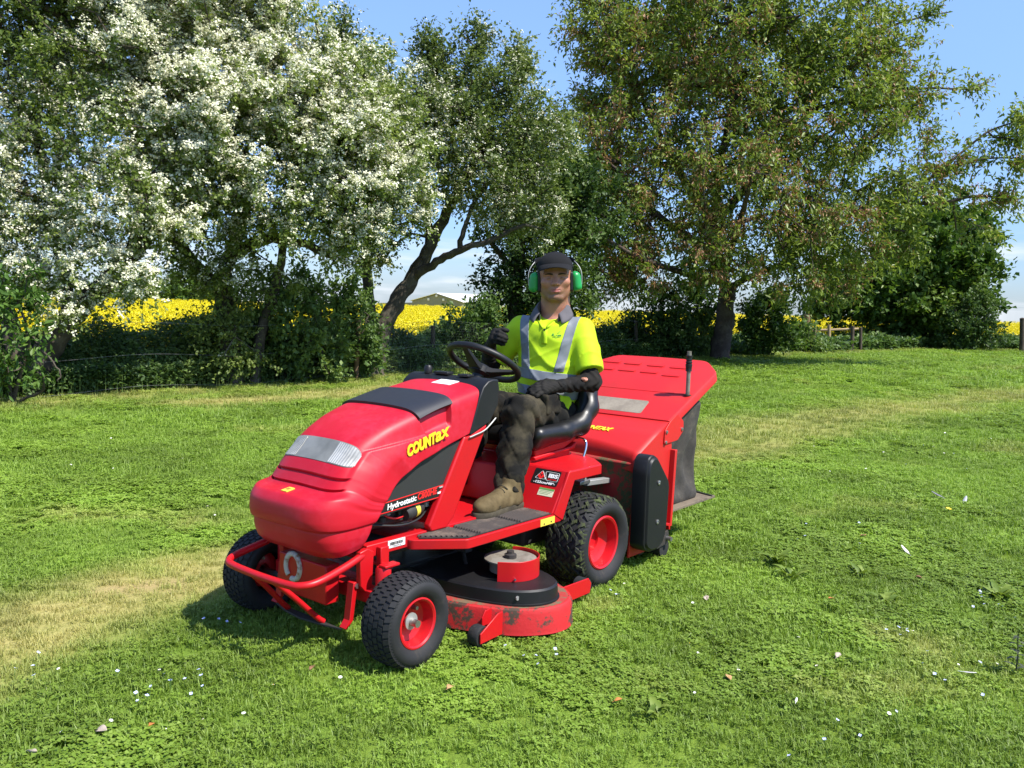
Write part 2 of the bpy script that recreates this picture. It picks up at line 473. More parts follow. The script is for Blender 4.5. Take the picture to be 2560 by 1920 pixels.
# ------------------------------------------------------------------ instancing through geometry nodes (grass, crop)
def scatter(name, pts, rot, scl, idx, protos, attrs, mat_label=None):
    """pts with rotation / scale / pick index; protos: list of meshes"""
    col = bpy.data.collections.new(name + '_pieces')
    for k, pm in enumerate(protos):
        o = bpy.data.objects.new('%s_piece_%02d' % (name, k), pm); col.objects.link(o)
    me = bpy.data.meshes.new(name); me.vertices.add(len(pts)); me.vertices.foreach_set('co', np.asarray(pts, np.float32).ravel())
    for nm, val, ty in [('rot', rot, 'FLOAT_VECTOR'), ('scl', scl, 'FLOAT'), ('idx', idx, 'INT')] + [(k, v, 'FLOAT') for k, v in attrs.items()]:
        a = me.attributes.new(nm, ty, 'POINT')
        if ty == 'FLOAT_VECTOR': a.data.foreach_set('vector', np.asarray(val, np.float32).ravel())
        else: a.data.foreach_set('value', np.asarray(val, np.int32 if ty == 'INT' else np.float32))
    o = bpy.data.objects.new(name, me); COL.objects.link(o)
    ng = bpy.data.node_groups.new(name + '_scatter', 'GeometryNodeTree')
    ng.interface.new_socket('Geometry', in_out='INPUT', socket_type='NodeSocketGeometry')
    ng.interface.new_socket('Geometry', in_out='OUTPUT', socket_type='NodeSocketGeometry')
    gi, go = ng.nodes.new('NodeGroupInput'), ng.nodes.new('NodeGroupOutput')
    ci = ng.nodes.new('GeometryNodeCollectionInfo'); ci.inputs['Collection'].default_value = col
    ci.inputs['Separate Children'].default_value = True; ci.inputs['Reset Children'].default_value = True
    ip = ng.nodes.new('GeometryNodeInstanceOnPoints'); ip.inputs['Pick Instance'].default_value = True
    def na(nm, ty):
        n = ng.nodes.new('GeometryNodeInputNamedAttribute'); n.data_type = ty; n.inputs['Name'].default_value = nm; return n.outputs['Attribute']
    e2r = ng.nodes.new('FunctionNodeEulerToRotation')
    ng.links.new(na('rot', 'FLOAT_VECTOR'), e2r.inputs[0])
    ng.links.new(gi.outputs[0], ip.inputs['Points']); ng.links.new(ci.outputs[0], ip.inputs['Instance'])
    ng.links.new(e2r.outputs[0], ip.inputs['Rotation']); ng.links.new(na('scl', 'FLOAT'), ip.inputs['Scale'])
    ng.links.new(na('idx', 'INT'), ip.inputs['Instance Index'])
    ng.links.new(ip.outputs[0], go.inputs[0])
    md = o.modifiers.new('scatter', 'NODES'); md.node_group = ng
    return o

# ------------------------------------------------------------------ grass
def leafy(name, stops, trans=0.3, dry=None, rough=0.5, tint_from='tint'):
    m, t, b = nodes_of(name)
    a = attr(t, 'tint')
    c = ramp(t, a, stops)
    if dry:
        c = mixc(t, attr(t, 'dry', 'INSTANCER'), c, ramp(t, a, dry))
        v = attr(t, 'vary', 'INSTANCER')
        hsv = N(t, 'ShaderNodeHueSaturation'); t.links.new(c, hsv.inputs['Color'])
        mr = N(t, 'ShaderNodeMapRange'); mr.inputs['To Min'].default_value = 0.72; mr.inputs['To Max'].default_value = 1.28
        t.links.new(v, mr.inputs['Value']); t.links.new(mr.outputs[0], hsv.inputs['Value']); c = hsv.outputs[0]
    t.links.new(c, b.inputs['Base Color']); b.inputs['Roughness'].default_value = rough
    b.inputs['Specular IOR Level'].default_value = 0.35
    tr = N(t, 'ShaderNodeBsdfTranslucent'); mx = N(t, 'ShaderNodeMixShader'); mx.inputs[0].default_value = trans
    cc = mixc(t, 1.0, c, (1.0, 1.05, 0.55), 'MULTIPLY')
    t.links.new(cc, tr.inputs[0]); t.links.new(b.outputs[0], mx.inputs[1]); t.links.new(tr.outputs[0], mx.inputs[2])
    t.links.new(mx.outputs[0], t.nodes['Material Output'].inputs[0])
    return m
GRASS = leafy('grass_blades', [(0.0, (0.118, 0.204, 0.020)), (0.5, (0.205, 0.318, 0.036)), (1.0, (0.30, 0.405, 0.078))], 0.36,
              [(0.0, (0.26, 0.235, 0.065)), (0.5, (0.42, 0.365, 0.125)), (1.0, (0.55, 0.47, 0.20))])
def tuft(seed, nb, nl, rad, hgt, wid):
    r = np.random.default_rng(seed); V = []; F = []; T = []
    for k in range(nb):
        a = r.uniform(0, 6.283); d = rad * math.sqrt(r.random()); x, y = d * math.cos(a), d * math.sin(a)
        th = r.uniform(0, 6.283); h = hgt * r.uniform(0.5, 1.15); lean = h * r.uniform(0.2, 1.1); w = wid * r.uniform(0.7, 1.2)
        dx, dy = math.cos(th), math.sin(th); px, py = -dy * w / 2, dx * w / 2
        n = len(V); t = r.uniform(0.1, 0.9)
        V += [(x - px, y - py, -0.004), (x + px, y + py, -0.004), (x + dx * lean * 0.35 + px * 0.8, y + dy * lean * 0.35 + py * 0.8, h * 0.62), (x + dx * lean * 0.35 - px * 0.8, y + dy * lean * 0.35 - py * 0.8, h * 0.62), (x + dx * lean, y + dy * lean, h * r.uniform(0.7, 1.0))]
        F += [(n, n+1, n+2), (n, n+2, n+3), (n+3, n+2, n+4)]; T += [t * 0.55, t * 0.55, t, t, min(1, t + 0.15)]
    for k in range(nl):                                  # clover and small broad leaves
        a = r.uniform(0, 6.283); d = rad * math.sqrt(r.random()); x, y = d * math.cos(a), d * math.sin(a); z = hgt * r.uniform(0.35, 0.85)
        t = r.uniform(0.15, 0.8)
        for q in range(3):
            th = a + q * 2.094 + r.uniform(-.3, .3); L = wid * r.uniform(2.6, 4.4); w = L * 0.42
            dx, dy = math.cos(th), math.sin(th); n = len(V)
            V += [(x, y, z), (x + dx * L * 0.6 - dy * w, y + dy * L * 0.6 + dx * w, z + L * r.uniform(-.1, .35)), (x + dx * L, y + dy * L, z + L * r.uniform(-.2, .3)), (x + dx * L * 0.6 + dy * w, y + dy * L * 0.6 - dx * w, z + L * r.uniform(-.1, .35))]
            F += [(n, n+1, n+2), (n, n+2, n+3)]; T += [t, t, min(1, t + .1), t]
    me = mesh_np('grass_tuft', V, F, T); me.materials.append(GRASS); return me
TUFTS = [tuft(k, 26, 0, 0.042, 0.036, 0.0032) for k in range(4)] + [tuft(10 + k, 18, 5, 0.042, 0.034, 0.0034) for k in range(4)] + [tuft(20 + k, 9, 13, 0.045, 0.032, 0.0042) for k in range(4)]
def grass_zone(y0, y1, per_m2, sc, seed):
    r = np.random.default_rng(seed)
    # only the wedge the camera (or one a step aside) can see
    n = int((y1 - y0) * (y1 * 0.66 * 2 + 4) * per_m2)
    y = r.uniform(y0, y1, n); x = r.uniform(-1, 1, n) * (y1 * 0.66 + 2.0)
    ok = np.abs(x) < y * 0.66 + 1.6
    x, y = x[ok], y[ok]
    bd = beyond(x, y); dr = dryness(x, y); br = bareness(x, y)
    keep = (bd < 0.15) & (r.random(len(x)) > np.maximum(br * 0.85, dr * 0.35))
    x, y, dr, br = x[keep], y[keep], dr[keep], br[keep]
    n = len(x)
    cl = fbm(x, y, 1.6, 55); clover = sstep(0.50, 0.62, cl + 0.12 * (r.random(n) - 0.5)) * (dr < 0.4)
    pick = np.where(r.random(n) < clover * 0.85, 8 + r.integers(0, 4, n), np.where(r.random(n) < 0.45, 4 + r.integers(0, 4, n), r.integers(0, 4, n)))
    pick = np.where(dr > 0.35, r.integers(0, 4, n), pick)
    lush = fbm(x, y, 0.8, 77)
    s = sc * 0.9 * (0.68 + 0.60 * lush) * r.uniform(0.8, 1.25, n) * (1 - 0.35 * dr)
    rot = np.stack([r.uniform(-.18, .18, n), r.uniform(-.18, .18, n), r.uniform(0, 6.283, n)], 1)
    vary = np.clip(0.5 + 0.75 * (fbm(x, y, 2.2, 91) - 0.5) * 2 + 0.35 * (fbm(x, y, 0.45, 95) - 0.5) * 2 + 0.25 * (r.random(n) - 0.5), 0, 1)
    return np.stack([x, y, height(x, y)], 1), rot, s, pick, np.clip(dr + 0.18 * (r.random(n) - 0.5) * (dr > 0.05), 0, 1), vary
Z = [grass_zone(2.2, 5.0, 950, 1.0, 1), grass_zone(5.0, 9.0, 420, 1.25, 2), grass_zone(9.0, 16.0, 130, 1.9, 3), grass_zone(16.0, 34.0, 26, 3.2, 4)]
P_, R_, S_, I_, D_, Vv = (np.concatenate([z[k] for z in Z]) for k in range(6))
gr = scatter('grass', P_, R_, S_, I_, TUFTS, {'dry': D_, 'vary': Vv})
tag(gr, 'short mown green grass with clover covering the lawn', 'grass', kind='stuff')

# ------------------------------------------------------------------ rapeseed field
RAPE = leafy('rape_plants', [(0.0, (0.028, 0.060, 0.020)), (0.35, (0.070, 0.125, 0.040)), (0.5, (0.16, 0.20, 0.05)), (0.52, (0.56, 0.46, 0.004)), (1.0, (0.70, 0.60, 0.008))], 0.22)
def rape(seed):
    r = np.random.default_rng(seed); V = []; F = []; T = []
    def quad(c, d, w, L, t):
        d = np.array(d) / np.linalg.norm(d); s = np.cross(d, r.normal(size=3)); s /= np.linalg.norm(s) + 1e-9; n = len(V); c = np.array(c)
        V.extend([c, c + d * L * 0.5 + s * w, c + d * L, c + d * L * 0.5 - s * w]); F.extend([(n, n+1, n+2), (n, n+2, n+3)]); T.extend([t] * 4)
    for s_ in range(5):
        x, y = r.uniform(-.22, .22, 2); h = r.uniform(0.95, 1.25)
        V0 = len(V)
        V.extend([np.array([x - .006, y, 0]), np.array([x + .006, y, 0]), np.array([x + r.uniform(-.08, .08), y + r.uniform(-.08, .08), h])]); F.append((V0, V0+1, V0+2)); T.extend([0.3] * 3)
        for k in range(9):
            z = h * r.uniform(0.15, 0.82); a = r.uniform(0, 6.283); quad((x, y, z), (math.cos(a), math.sin(a), r.uniform(-.3, .6)), 0.028, r.uniform(.10, .2), r.uniform(0.0, 0.4))
        for k in range(20):
            a = r.uniform(0, 6.283); rr = r.uniform(0, .13); z = h - r.uniform(-0.04, .22) - rr * 0.5
            quad((x + rr * math.cos(a), y + rr * math.sin(a), z), (math.cos(a), math.sin(a), r.uniform(-.1, .9)), 0.026, r.uniform(.04, .07), r.uniform(0.6, 1.0))
    me = mesh_np('rape_plant', V, F, T); me.materials.append(RAPE); return me
RP = [rape(100 + k) for k in range(5)]
r = np.random.default_rng(5)
pts = []
for y0, y1, dens in ((11, 22, 9.0), (22, 40, 5.5), (40, 75, 2.6), (75, 125, 1.0)):
    n = int((y1 - y0) * (y1 * 1.4) * dens); y = r.uniform(y0, y1, n); x = r.uniform(-0.72, 0.72, n) * y1
    ok = (np.abs(x) < y * 0.70 + 1) & (beyond(x, y) > 1.9 + 0.5 * (fbm(x, y, 0.9, 13) - 0.5)); pts.append(np.stack([x[ok], y[ok]], 1))
xy = np.concatenate(pts); n = len(xy)
far = np.hypot(xy[:, 0], xy[:, 1])
crop = scatter('rapeseed_crop', np.stack([xy[:, 0], xy[:, 1], height(xy[:, 0], xy[:, 1])], 1), np.stack([r.uniform(-.06, .06, n), r.uniform(-.06, .06, n), r.uniform(0, 6.28, n)], 1),
               r.uniform(0.9, 1.08, n) * (0.94 + 0.12 * fbm(xy[:, 0], xy[:, 1], 0.3, 17)), r.integers(0, 5, n), RP, {})
tag(crop, 'field of bright yellow rapeseed in flower beyond the hedge', 'crop field', kind='stuff')
# closed canopy farther out, where single plants cannot be told apart
cx_ = np.linspace(-190, 190, 230); cy_ = 14 + (np.exp(np.linspace(0, 3.6, 130)) - 1) * 4.6
CX, CY = np.meshgrid(cx_, cy_, indexing='ij'); dd = beyond(CX, CY)
cz_ = height(CX, CY) + (0.96 + 0.06 * fbm(CX, CY, 0.8, 19)) * sstep(2.5, 3.2, dd) - 0.05
nx, ny = CX.shape; ii = (np.arange(nx - 1)[:, None] * ny + np.arange(ny - 1)[None, :]); keep = (dd[:-1, :-1] > 2.2)
ii = ii[keep]
me = mesh_np('crop_canopy', np.stack([CX.ravel(), CY.ravel(), cz_.ravel()], 1), np.stack([ii, ii + ny, ii + ny + 1, ii + 1], 1))
m, t, b = nodes_of('rape_canopy')
nn_ = noise(t, 2.2, 8, 0.75); t.links.new(ramp(t, nn_, [(0.30, (0.17, 0.19, 0.02)), (0.42, (0.46, 0.385, 0.006)), (0.7, (0.58, 0.49, 0.006))]), b.inputs['Base Color'])
b.inputs['Roughness'].default_value = 0.9; b.inputs['Specular IOR Level'].default_value = 0.1; bumpy(t, b, noise(t, 9, 6, 0.7), 1.0, 0.15)
cc = link('rapeseed_field', me, m, None, 180); tag(cc, 'closed yellow flower canopy of the far rapeseed field', 'crop field', kind='stuff')
# =================================================================== TREES, SHRUBS, HEDGE
BARK = worn('bark', (0.055, 0.045, 0.034), (0.11, 0.095, 0.070), 0.85, 1.0, 5.0, 0.4, 0.7, spec=0.15, fine=30, bump=0.9)
CBARK = worn('cherry_bark', (0.050, 0.036, 0.030), (0.10, 0.080, 0.066), 0.75, 0.95, 4.0, 0.4, 0.7, spec=0.2, fine=24, bump=0.9)
HAW = leafy('hawthorn_leaves', [(0.0, (0.085, 0.130, 0.024)), (0.5, (0.185, 0.245, 0.060)), (1.0, (0.33, 0.38, 0.13))], 0.44)
HAWD = leafy('hawthorn_leaves_dull', [(0.0, (0.080, 0.118, 0.028)), (0.5, (0.165, 0.215, 0.062)), (1.0, (0.31, 0.345, 0.14))], 0.42)
CHER = leafy('cherry_leaves', [(0.0, (0.100, 0.145, 0.026)), (0.5, (0.185, 0.245, 0.048)), (0.85, (0.28, 0.345, 0.080)), (1.0, (0.33, 0.24, 0.08))], 0.44, rough=0.40)
SPENT = leafy('spent_cherry_blossom', [(0.0, (0.19, 0.085, 0.036)), (0.6, (0.33, 0.165, 0.078)), (1.0, (0.44, 0.26, 0.135))], 0.25)
DARKL = leafy('dark_tree_leaves', [(0.0, (0.030, 0.064, 0.016)), (0.5, (0.066, 0.118, 0.028)), (1.0, (0.140, 0.205, 0.048))], 0.34)
SYC = leafy('maple_leaves', [(0.0, (0.038, 0.085, 0.014)), (0.5, (0.085, 0.155, 0.024)), (1.0, (0.19, 0.255, 0.048))], 0.36)
HEDGEL = leafy('hedge_leaves', [(0.0, (0.052, 0.102, 0.024)), (0.5, (0.115, 0.190, 0.046)), (1.0, (0.22, 0.295, 0.080))], 0.38)
ELDL = leafy('elder_leaves', [(0.0, (0.045, 0.10, 0.016)), (0.5, (0.090, 0.175, 0.028)), (1.0, (0.16, 0.25, 0.045))], 0.34)
m, t, b = nodes_of('white_blossom')
t.links.new(ramp(t, attr(t, 'tint'), [(0.0, (0.42, 0.45, 0.22)), (0.5, (0.70, 0.69, 0.48)), (1.0, (0.86, 0.84, 0.70))]), b.inputs['Base Color'])
b.inputs['Roughness'].default_value = 0.7
tr = N(t, 'ShaderNodeBsdfTranslucent'); tr.inputs[0].default_value = (0.8, 0.8, 0.6, 1); mx = N(t, 'ShaderNodeMixShader'); mx.inputs[0].default_value = 0.25
t.links.new(b.outputs[0], mx.inputs[1]); t.links.new(tr.outputs[0], mx.inputs[2]); t.links.new(mx.outputs[0], t.nodes['Material Output'].inputs[0])
BLOOM = m

def unit(v): return v / (np.linalg.norm(v, axis=-1, keepdims=True) + 1e-9)
def leaf_mesh(name, pos, dirv, up, L, W, tint, fold=0.25, mat=None, curl=0.0):
    """folded four-point leaves"""
    d = unit(dirv); s = unit(np.cross(d, up)); nrm = np.cross(s, d)
    L = np.asarray(L)[:, None]; W = np.asarray(W)[:, None]
    mid = pos + d * L * 0.45
    V = np.stack([pos, mid + s * W * 0.5 + nrm * W * fold, pos + d * L - nrm * L * curl, mid - s * W * 0.5 + nrm * W * fold], 1).reshape(-1, 3)
    n = len(pos); k = np.arange(n) * 4
    F = np.stack([np.stack([k, k + 1, k + 2], 1), np.stack([k, k + 2, k + 3], 1)], 1).reshape(-1, 3)
    me = mesh_np(name, V, F, np.repeat(tint, 4))
    if mat: me.materials.append(mat)
    return me
def in_blobs(r, blobs, n, shell=0.45):
    w = np.array([b[2] if len(b) > 2 else np.prod(b[1]) ** 0.7 for b in blobs], float); w /= w.sum()
    k = r.choice(len(blobs), n, p=w); d = unit(r.normal(size=(n, 3)))
    rad = r.random(n) ** shell
    c = np.array([b[0] for b in blobs])[k]; R_ = np.array([b[1] for b in blobs])[k]
    return c + d * R_ * rad[:, None]
def grow(r, limbs, targets, seg=0.35, wig=0.10, droop=0.0):
    """join every target to the nearest wood; returns nodes, parents, tip flags"""
    nodes, par, rad0 = [], [], []
    for pts, r0, r1 in limbs:
        pts = [np.array(p, float) for p in pts]
        pl = np.array(smoothline(pts, 5)); 
        if nodes:
            j = int(np.argmin(np.linalg.norm(np.array(nodes) - pl[0], axis=1))); prev = j
        else: prev = -1
        for i, p in enumerate(pl):
            nodes.append(p + r.normal(size=3) * wig * 0.07 * (i > 0)); par.append(prev); rad0.append(r0 + (r1 - r0) * i / (len(pl) - 1)); prev = len(nodes) - 1
    nl = len(nodes)
    A = np.empty((len(targets) * 14 + nl, 3)); A[:nl] = nodes; n = nl
    o = np.argsort(np.min(np.linalg.norm(targets[:, None, :] - np.array(nodes)[None, ::3, :], axis=2), axis=1))
    tips = []
    for i in o:
        T = targets[i]; d = np.linalg.norm(A[:n] - T, axis=1)
        j = int(np.argmin(d)); L = d[j]
        ns = max(1, min(12, int(L / seg))); a = A[j].copy(); prev = j
        bow = r.normal(size=3) * wig * L + np.array([0, 0, -droop * L * 0.3])
        for k in range(1, ns + 1):
            f = k / ns; p = a + (T - a) * f + bow * math.sin(f * math.pi) * 0.8 + (r.normal(size=3) * wig * 0.12 if k < ns else 0)
            A[n] = p; par.append(prev); prev = n; n += 1
        tips.append(prev)
    return A[:n], np.array(par), nl, np.array(rad0), np.array(tips)
def wood(name, A, par, nl, rad0, tips, mat, parent, rt=0.006, kmax=0.10, ns=7, expo=0.46):
    n = len(A); cnt = np.zeros(n); cnt[tips] += 1
    for i in range(n - 1, -1, -1):
        if par[i] >= 0: cnt[par[i]] += cnt[i]
    R_ = np.minimum(rt * np.maximum(cnt, 1) ** expo, kmax); R_[:nl] = rad0
    i = np.arange(n)[par >= 0]; a, b_ = A[par[i]], A[i]; ra, rb = np.minimum(R_[par[i]], R_[i] * 1.6), R_[i]
    d = unit(b_ - a); ref = np.where(np.abs(d[:, 2:3]) > 0.9, np.array([[1.0, 0, 0]]), np.array([[0, 0, 1.0]]))
    u = unit(np.cross(d, ref)); w = np.cross(d, u)
    ang = np.arange(ns) / ns * 2 * math.pi
    c, s = np.cos(ang)[None, :, None], np.sin(ang)[None, :, None]
    off = c * u[:, None, :] + s * w[:, None, :]
    V = np.concatenate([a[:, None, :] - d[:, None, :] * ra[:, None, None] * 0.3 + off * ra[:, None, None], b_[:, None, :] + off * rb[:, None, None]], 1).reshape(-1, 3)
    k = (np.arange(len(i)) * 2 * ns)[:, None]; j = np.arange(ns)[None, :]
    F = np.stack([k + j, k + (j + 1) % ns, k + ns + (j + 1) % ns, k + ns + j], 2).reshape(-1, 4)
    keep = np.repeat(i >= nl, ns); F = F[keep]
    us, inv = np.unique(F, return_inverse=True); V, F = V[us], inv.reshape(F.shape)
    Vs, Fs, off_ = [V], [F], len(V)
    rr = np.random.default_rng(n); i = 0
    while i < nl:                                  # each limb is one continuous gnarled tube
        j = i + 1
        while j < nl and par[j] == j - 1: j += 1
        pth = A[i:j]; rad = rad0[i:j]
        if par[i] >= 0: pth = np.concatenate([A[par[i]][None], pth]); rad = np.concatenate([rad[:1], rad])
        m = 12; tg = unit(np.gradient(pth, axis=0)); up0 = np.array([0.3, 1.0, 0.2]); rg = []
        for q in range(len(pth)):
            u_ = unit(np.cross(tg[q], up0)); w_ = np.cross(tg[q], u_); an = np.arange(m) / m * 2 * math.pi
            rk = rad[q] * (1 + 0.10 * np.sin(3 * an + q * 0.5) + 0.06 * rr.normal(size=m))
            if par[i] < 0: rk = rk * (1 + 0.40 * math.exp(-q / 1.4))
            rg.append(pth[q] + rk[:, None] * (np.cos(an)[:, None] * u_ + np.sin(an)[:, None] * w_))
        Vl = np.concatenate(rg); kk = (np.arange(len(pth) - 1) * m)[:, None]; jj = np.arange(m)[None, :]
        Vs.append(Vl); Fs.append(np.stack([kk + jj, kk + (jj + 1) % m, kk + m + (jj + 1) % m, kk + m + jj], 2).reshape(-1, 4) + off_); off_ += len(Vl)
        i = j
    return link('trunk', mesh_np('trunk', np.concatenate(Vs), np.concatenate(Fs)), mat, parent, 180)
def sprays(r, tips, ctr, per, ln, upb=0.25, spread=0.8):
    """short leafy twigs fanning from every tip"""
    P = np.repeat(tips, per, 0); out = unit(P - ctr)
    d = unit(out * 0.7 + r.normal(size=P.shape) * spread + np.array([0, 0, upb])); L = ln * r.uniform(0.5, 1.2, len(P))
    return P, d, L
def clumpy(pos, s, seed): 
    x, y, z = pos.T
    return fbm(x + z * 0.7, y - z * 0.6, s, seed, 3)
def make_tree(name, label, cat, base, limbs, blobs, seed, ntips, per, tw, nleaf, L, W, leaf_mat, bark=BARK, group=None, hang=0.0, upb=0.25, shell=0.45, bloom=None, spent=0, rt=0.006,
              kmax=0.09, seg=0.35, wig=0.10, spread=0.8, parts=0, tipbias=0.6, curl=0.0, show_twigs=True):
    r = np.random.default_rng(seed); base = np.array(base, float)
    root = empty(name, tuple(base)); tag(root, label, cat, group)
    lim = [([np.array(p) - base for p in pts], a, b_) for pts, a, b_ in limbs]
    bl = [(np.array(b[0]) - base,) + tuple(b[1:]) for b in blobs]
    T = in_blobs(r, bl, ntips, shell)
    T = T[T[:, 2] > 0.15]
    A, par, nl, rad0, tips = grow(r, lim, T, seg, wig, hang)
    wood(name, A, par, nl, rad0, tips, bark, root, rt, kmax)
    ctr = np.mean([b[0] for b in bl], 0)
    tp = A[tips]
    P, d, TL_ = sprays(r, tp, ctr, per, tw, upb, spread)
    k = np.repeat(np.arange(len(P)), nleaf); f = r.random(len(k)) ** 0.8
    pos = P[k] + d[k] * (TL_[k] * f)[:, None] + np.array([0, 0, -1.0]) * (hang * TL_[k] * f * f * 0.6)[:, None] + r.normal(size=(len(k), 3)) * L * 0.25
    dl = unit(d[k] * 0.5 + r.normal(size=pos.shape) * 0.7 + np.array([0, 0, -hang * 1.6]))
    upv = unit(np.array([0, 0, 1.0]) + r.normal(size=pos.shape) * 0.55)
    sz = r.uniform(0.6, 1.2, len(pos)); tint = np.clip(0.45 + 1.1 * (clumpy(pos + base, 1.1, seed) - 0.5) + r.normal(size=len(pos)) * 0.17, 0, 1)
    ok = pos[:, 2] > 0.05
    pos, dl, upv, sz, tint = pos[ok], dl[ok], upv[ok], sz[ok], tint[ok]
    me = leaf_mesh('crown', pos, dl, upv, L * sz, W * sz, tint, 0.22, leaf_mat, curl)
    # the largest-looking leaves, nearest the viewer on the outside, are single pieces
    if parts:
        wp = pos + base; dist = np.linalg.norm(wp - np.array([0, 0, CAM_H]), axis=1) / sz
        sel = np.argsort(dist)[:parts]
    cr = link('crown', me, None, root, 180); cr['kind'] = 'stuff'
    if parts:
        lm = bpy.data.meshes.new('leaf')
        Vl, Fl = [], []
        for i_, (x, w_, z) in enumerate(((0, 0.03, 0), (0.2, 0.34, 0.04), (0.45, 0.5, 0.06), (0.75, 0.30, 0.02), (1.0, 0.0, -0.06))):
            Vl += [(x, -w_ * W / L, z + 0.1 * w_ * W / L), (x, 0, z - 0.10 * w_), (x, w_ * W / L, z + 0.1 * w_ * W / L)]
        for i_ in range(4):
            for j_ in range(2): a_ = i_ * 3 + j_; Fl.append((a_, a_ + 1, a_ + 4, a_ + 3))
        lms = []
        for tv in (0.3, 0.5, 0.65, 0.8):
            q = mesh_np('leaf', Vl, Fl, np.full(len(Vl), tv)); q.materials.append(leaf_mat); lms.append(q)
        for i_ in sel:
            o = bpy.data.objects.new('leaf', lms[int(np.clip(tint[i_] * 4, 0, 3))]); COL.objects.link(o); o.parent = root
            x_ = Vector(dl[i_]).normalized(); y_ = Vector(upv[i_]).cross(x_).normalized(); z_ = x_.cross(y_)
            M = Matrix((x_, y_, z_)).transposed().to_4x4(); o.matrix_local = Matrix.Translation(Vector(pos[i_]) + Vector(dl[i_]) * 0.01) @ M @ Matrix.Scale(float(L * sz[i_]), 4)
    if bloom:
        nb, size, nper, bias = bloom
        # white corymbs ride on the sprays' upper, outer and sunlit sides, in streaks
        sw = clumpy(P + base, 0.55, seed + 3); w = np.clip((sw - bias) * 5, 0.02, 1) * (0.25 + np.clip(d[:, 2] + 0.4, 0, 1.2))
        outw = np.clip(((P - ctr) @ np.array([0.35, -0.85, 0.25])) / 2.0 + 0.65, 0.08, 1)
        w = w * outw; w /= w.sum(); kk = r.choice(len(P), nb, p=w)
        cpos = P[kk] + d[kk] * (TL_[kk] * r.uniform(0.2, 1.05, nb))[:, None] + np.array([0, 0, 0.03]) + r.normal(size=(nb, 3)) * 0.02
        cn = unit(np.array([0.15, -0.35, 0.8]) + 0.4 * d[kk] + r.normal(size=(nb, 3)) * 0.35)
        q = np.repeat(np.arange(nb), nper); off = r.normal(size=(len(q), 3)) * size * 0.36
        off -= cn[q] * (np.sum(off * cn[q], 1) * 0.6)[:, None]
        fp_ = cpos[q] + off; fn_ = unit(cn[q] + r.normal(size=fp_.shape) * 0.45)
        dd_ = unit(np.cross(fn_, r.normal(size=fp_.shape)))
        s2 = size * r.uniform(0.26, 0.54, len(q)); tb_ = np.clip(0.62 + 0.25 * r.normal(size=len(q)), 0, 1)
        bm_ = leaf_mesh('blossom', fp_ - dd_ * s2[:, None] * 0.5, dd_, fn_, s2, s2 * 0.95, tb_, 0.10, BLOOM)
        o = link('blossom', bm_, None, root, 180); o['kind'] = 'stuff'
    if spent:
        sw = np.clip((clumpy(P + base, 0.7, seed + 5) - 0.42) * 6, 0.03, 1) * np.clip(1.25 - (P[:, 2] + base[2]) / 9.0, 0.25, 1); kk = r.choice(len(P), spent, p=sw / sw.sum()); q = np.repeat(kk, 9); c_ = np.repeat(P[kk] + d[kk] * (TL_[kk] * r.uniform(0.0, 0.8, spent))[:, None], 9, 0)
        ps = c_ + r.normal(size=c_.shape) * np.array([0.085, 0.085, 0.05]); dn = unit(r.normal(size=ps.shape) * 0.6 + np.array([0, 0, -0.8]))
        s2 = r.uniform(0.05, 0.10, len(ps))
        o = link('spent_blossom', leaf_mesh('spent_blossom', ps, dn, unit(r.normal(size=ps.shape)), s2, s2 * 0.35, r.random(len(ps)), 0.2, SPENT), None, root, 180); o['kind'] = 'stuff'
    return root
def blob(u, v, Y, rx, ry=None, rz=None, w=None):
    r_ = (rx, ry or rx, rz or rx); return (tuple(at(u, v, Y)), r_, w or np.prod(r_) ** 0.7)
G0 = lambda u, v: tuple(gnd(u, v))

# ---- hawthorns along the boundary
b0 = at(60, 985, 11.4); b0[2] = 0
make_tree('hawthorn_tree', 'blossoming hawthorn with thick trunk leaning right at the end of the hedge', 'tree', b0,
    [([b0 + (0, 0, -0.2), at(110, 880, 11.6), at(175, 800, 11.8), at(241, 728, 12.0), at(330, 640, 12.2), at(395, 560, 12.3)], 0.19, 0.08),
     ([at(175, 800, 11.8), at(150, 640, 12.0), at(120, 480, 12.3), at(90, 300, 12.6)], 0.10, 0.04),
     ([b0 + (0, 0, -0.1), at(20, 800, 11.7), at(-40, 600, 12.0), at(-60, 400, 12.4)], 0.14, 0.05),
     ([at(330, 640, 12.2), at(360, 480, 12.4), at(330, 300, 12.8)], 0.11, 0.05)],
    [blob(120, 60, 12.6, 1.35), blob(330, 80, 12.9, 1.4), blob(-60, 230, 12.3, 1.3), blob(230, 250, 12.3, 1.25), blob(430, 290, 12.4, 1.2), blob(30, 430, 12.0, 0.95), blob(330, 470, 11.9, 0.9), blob(430, 560, 11.8, 0.34),
     blob(290, 640, 11.5, 0.42), blob(360, 700, 11.5, 0.36), blob(120, 560, 11.9, 0.8), blob(-60, 620, 11.9, 0.8), blob(60, 690, 11.8, 0.45), blob(170, 690, 11.5, 0.45), blob(130, 800, 11.3, 0.28), blob(240, -130, 13, 1.4), blob(0, -80, 12.8, 1.4)],
    41, 900, 12, 0.38, 10, 0.060, 0.044, HAW, bloom=(30000, 0.074, 9, 0.24), wig=0.16, hang=0.22)
b1 = at(585, 958, 13.6); b1[2] = 0
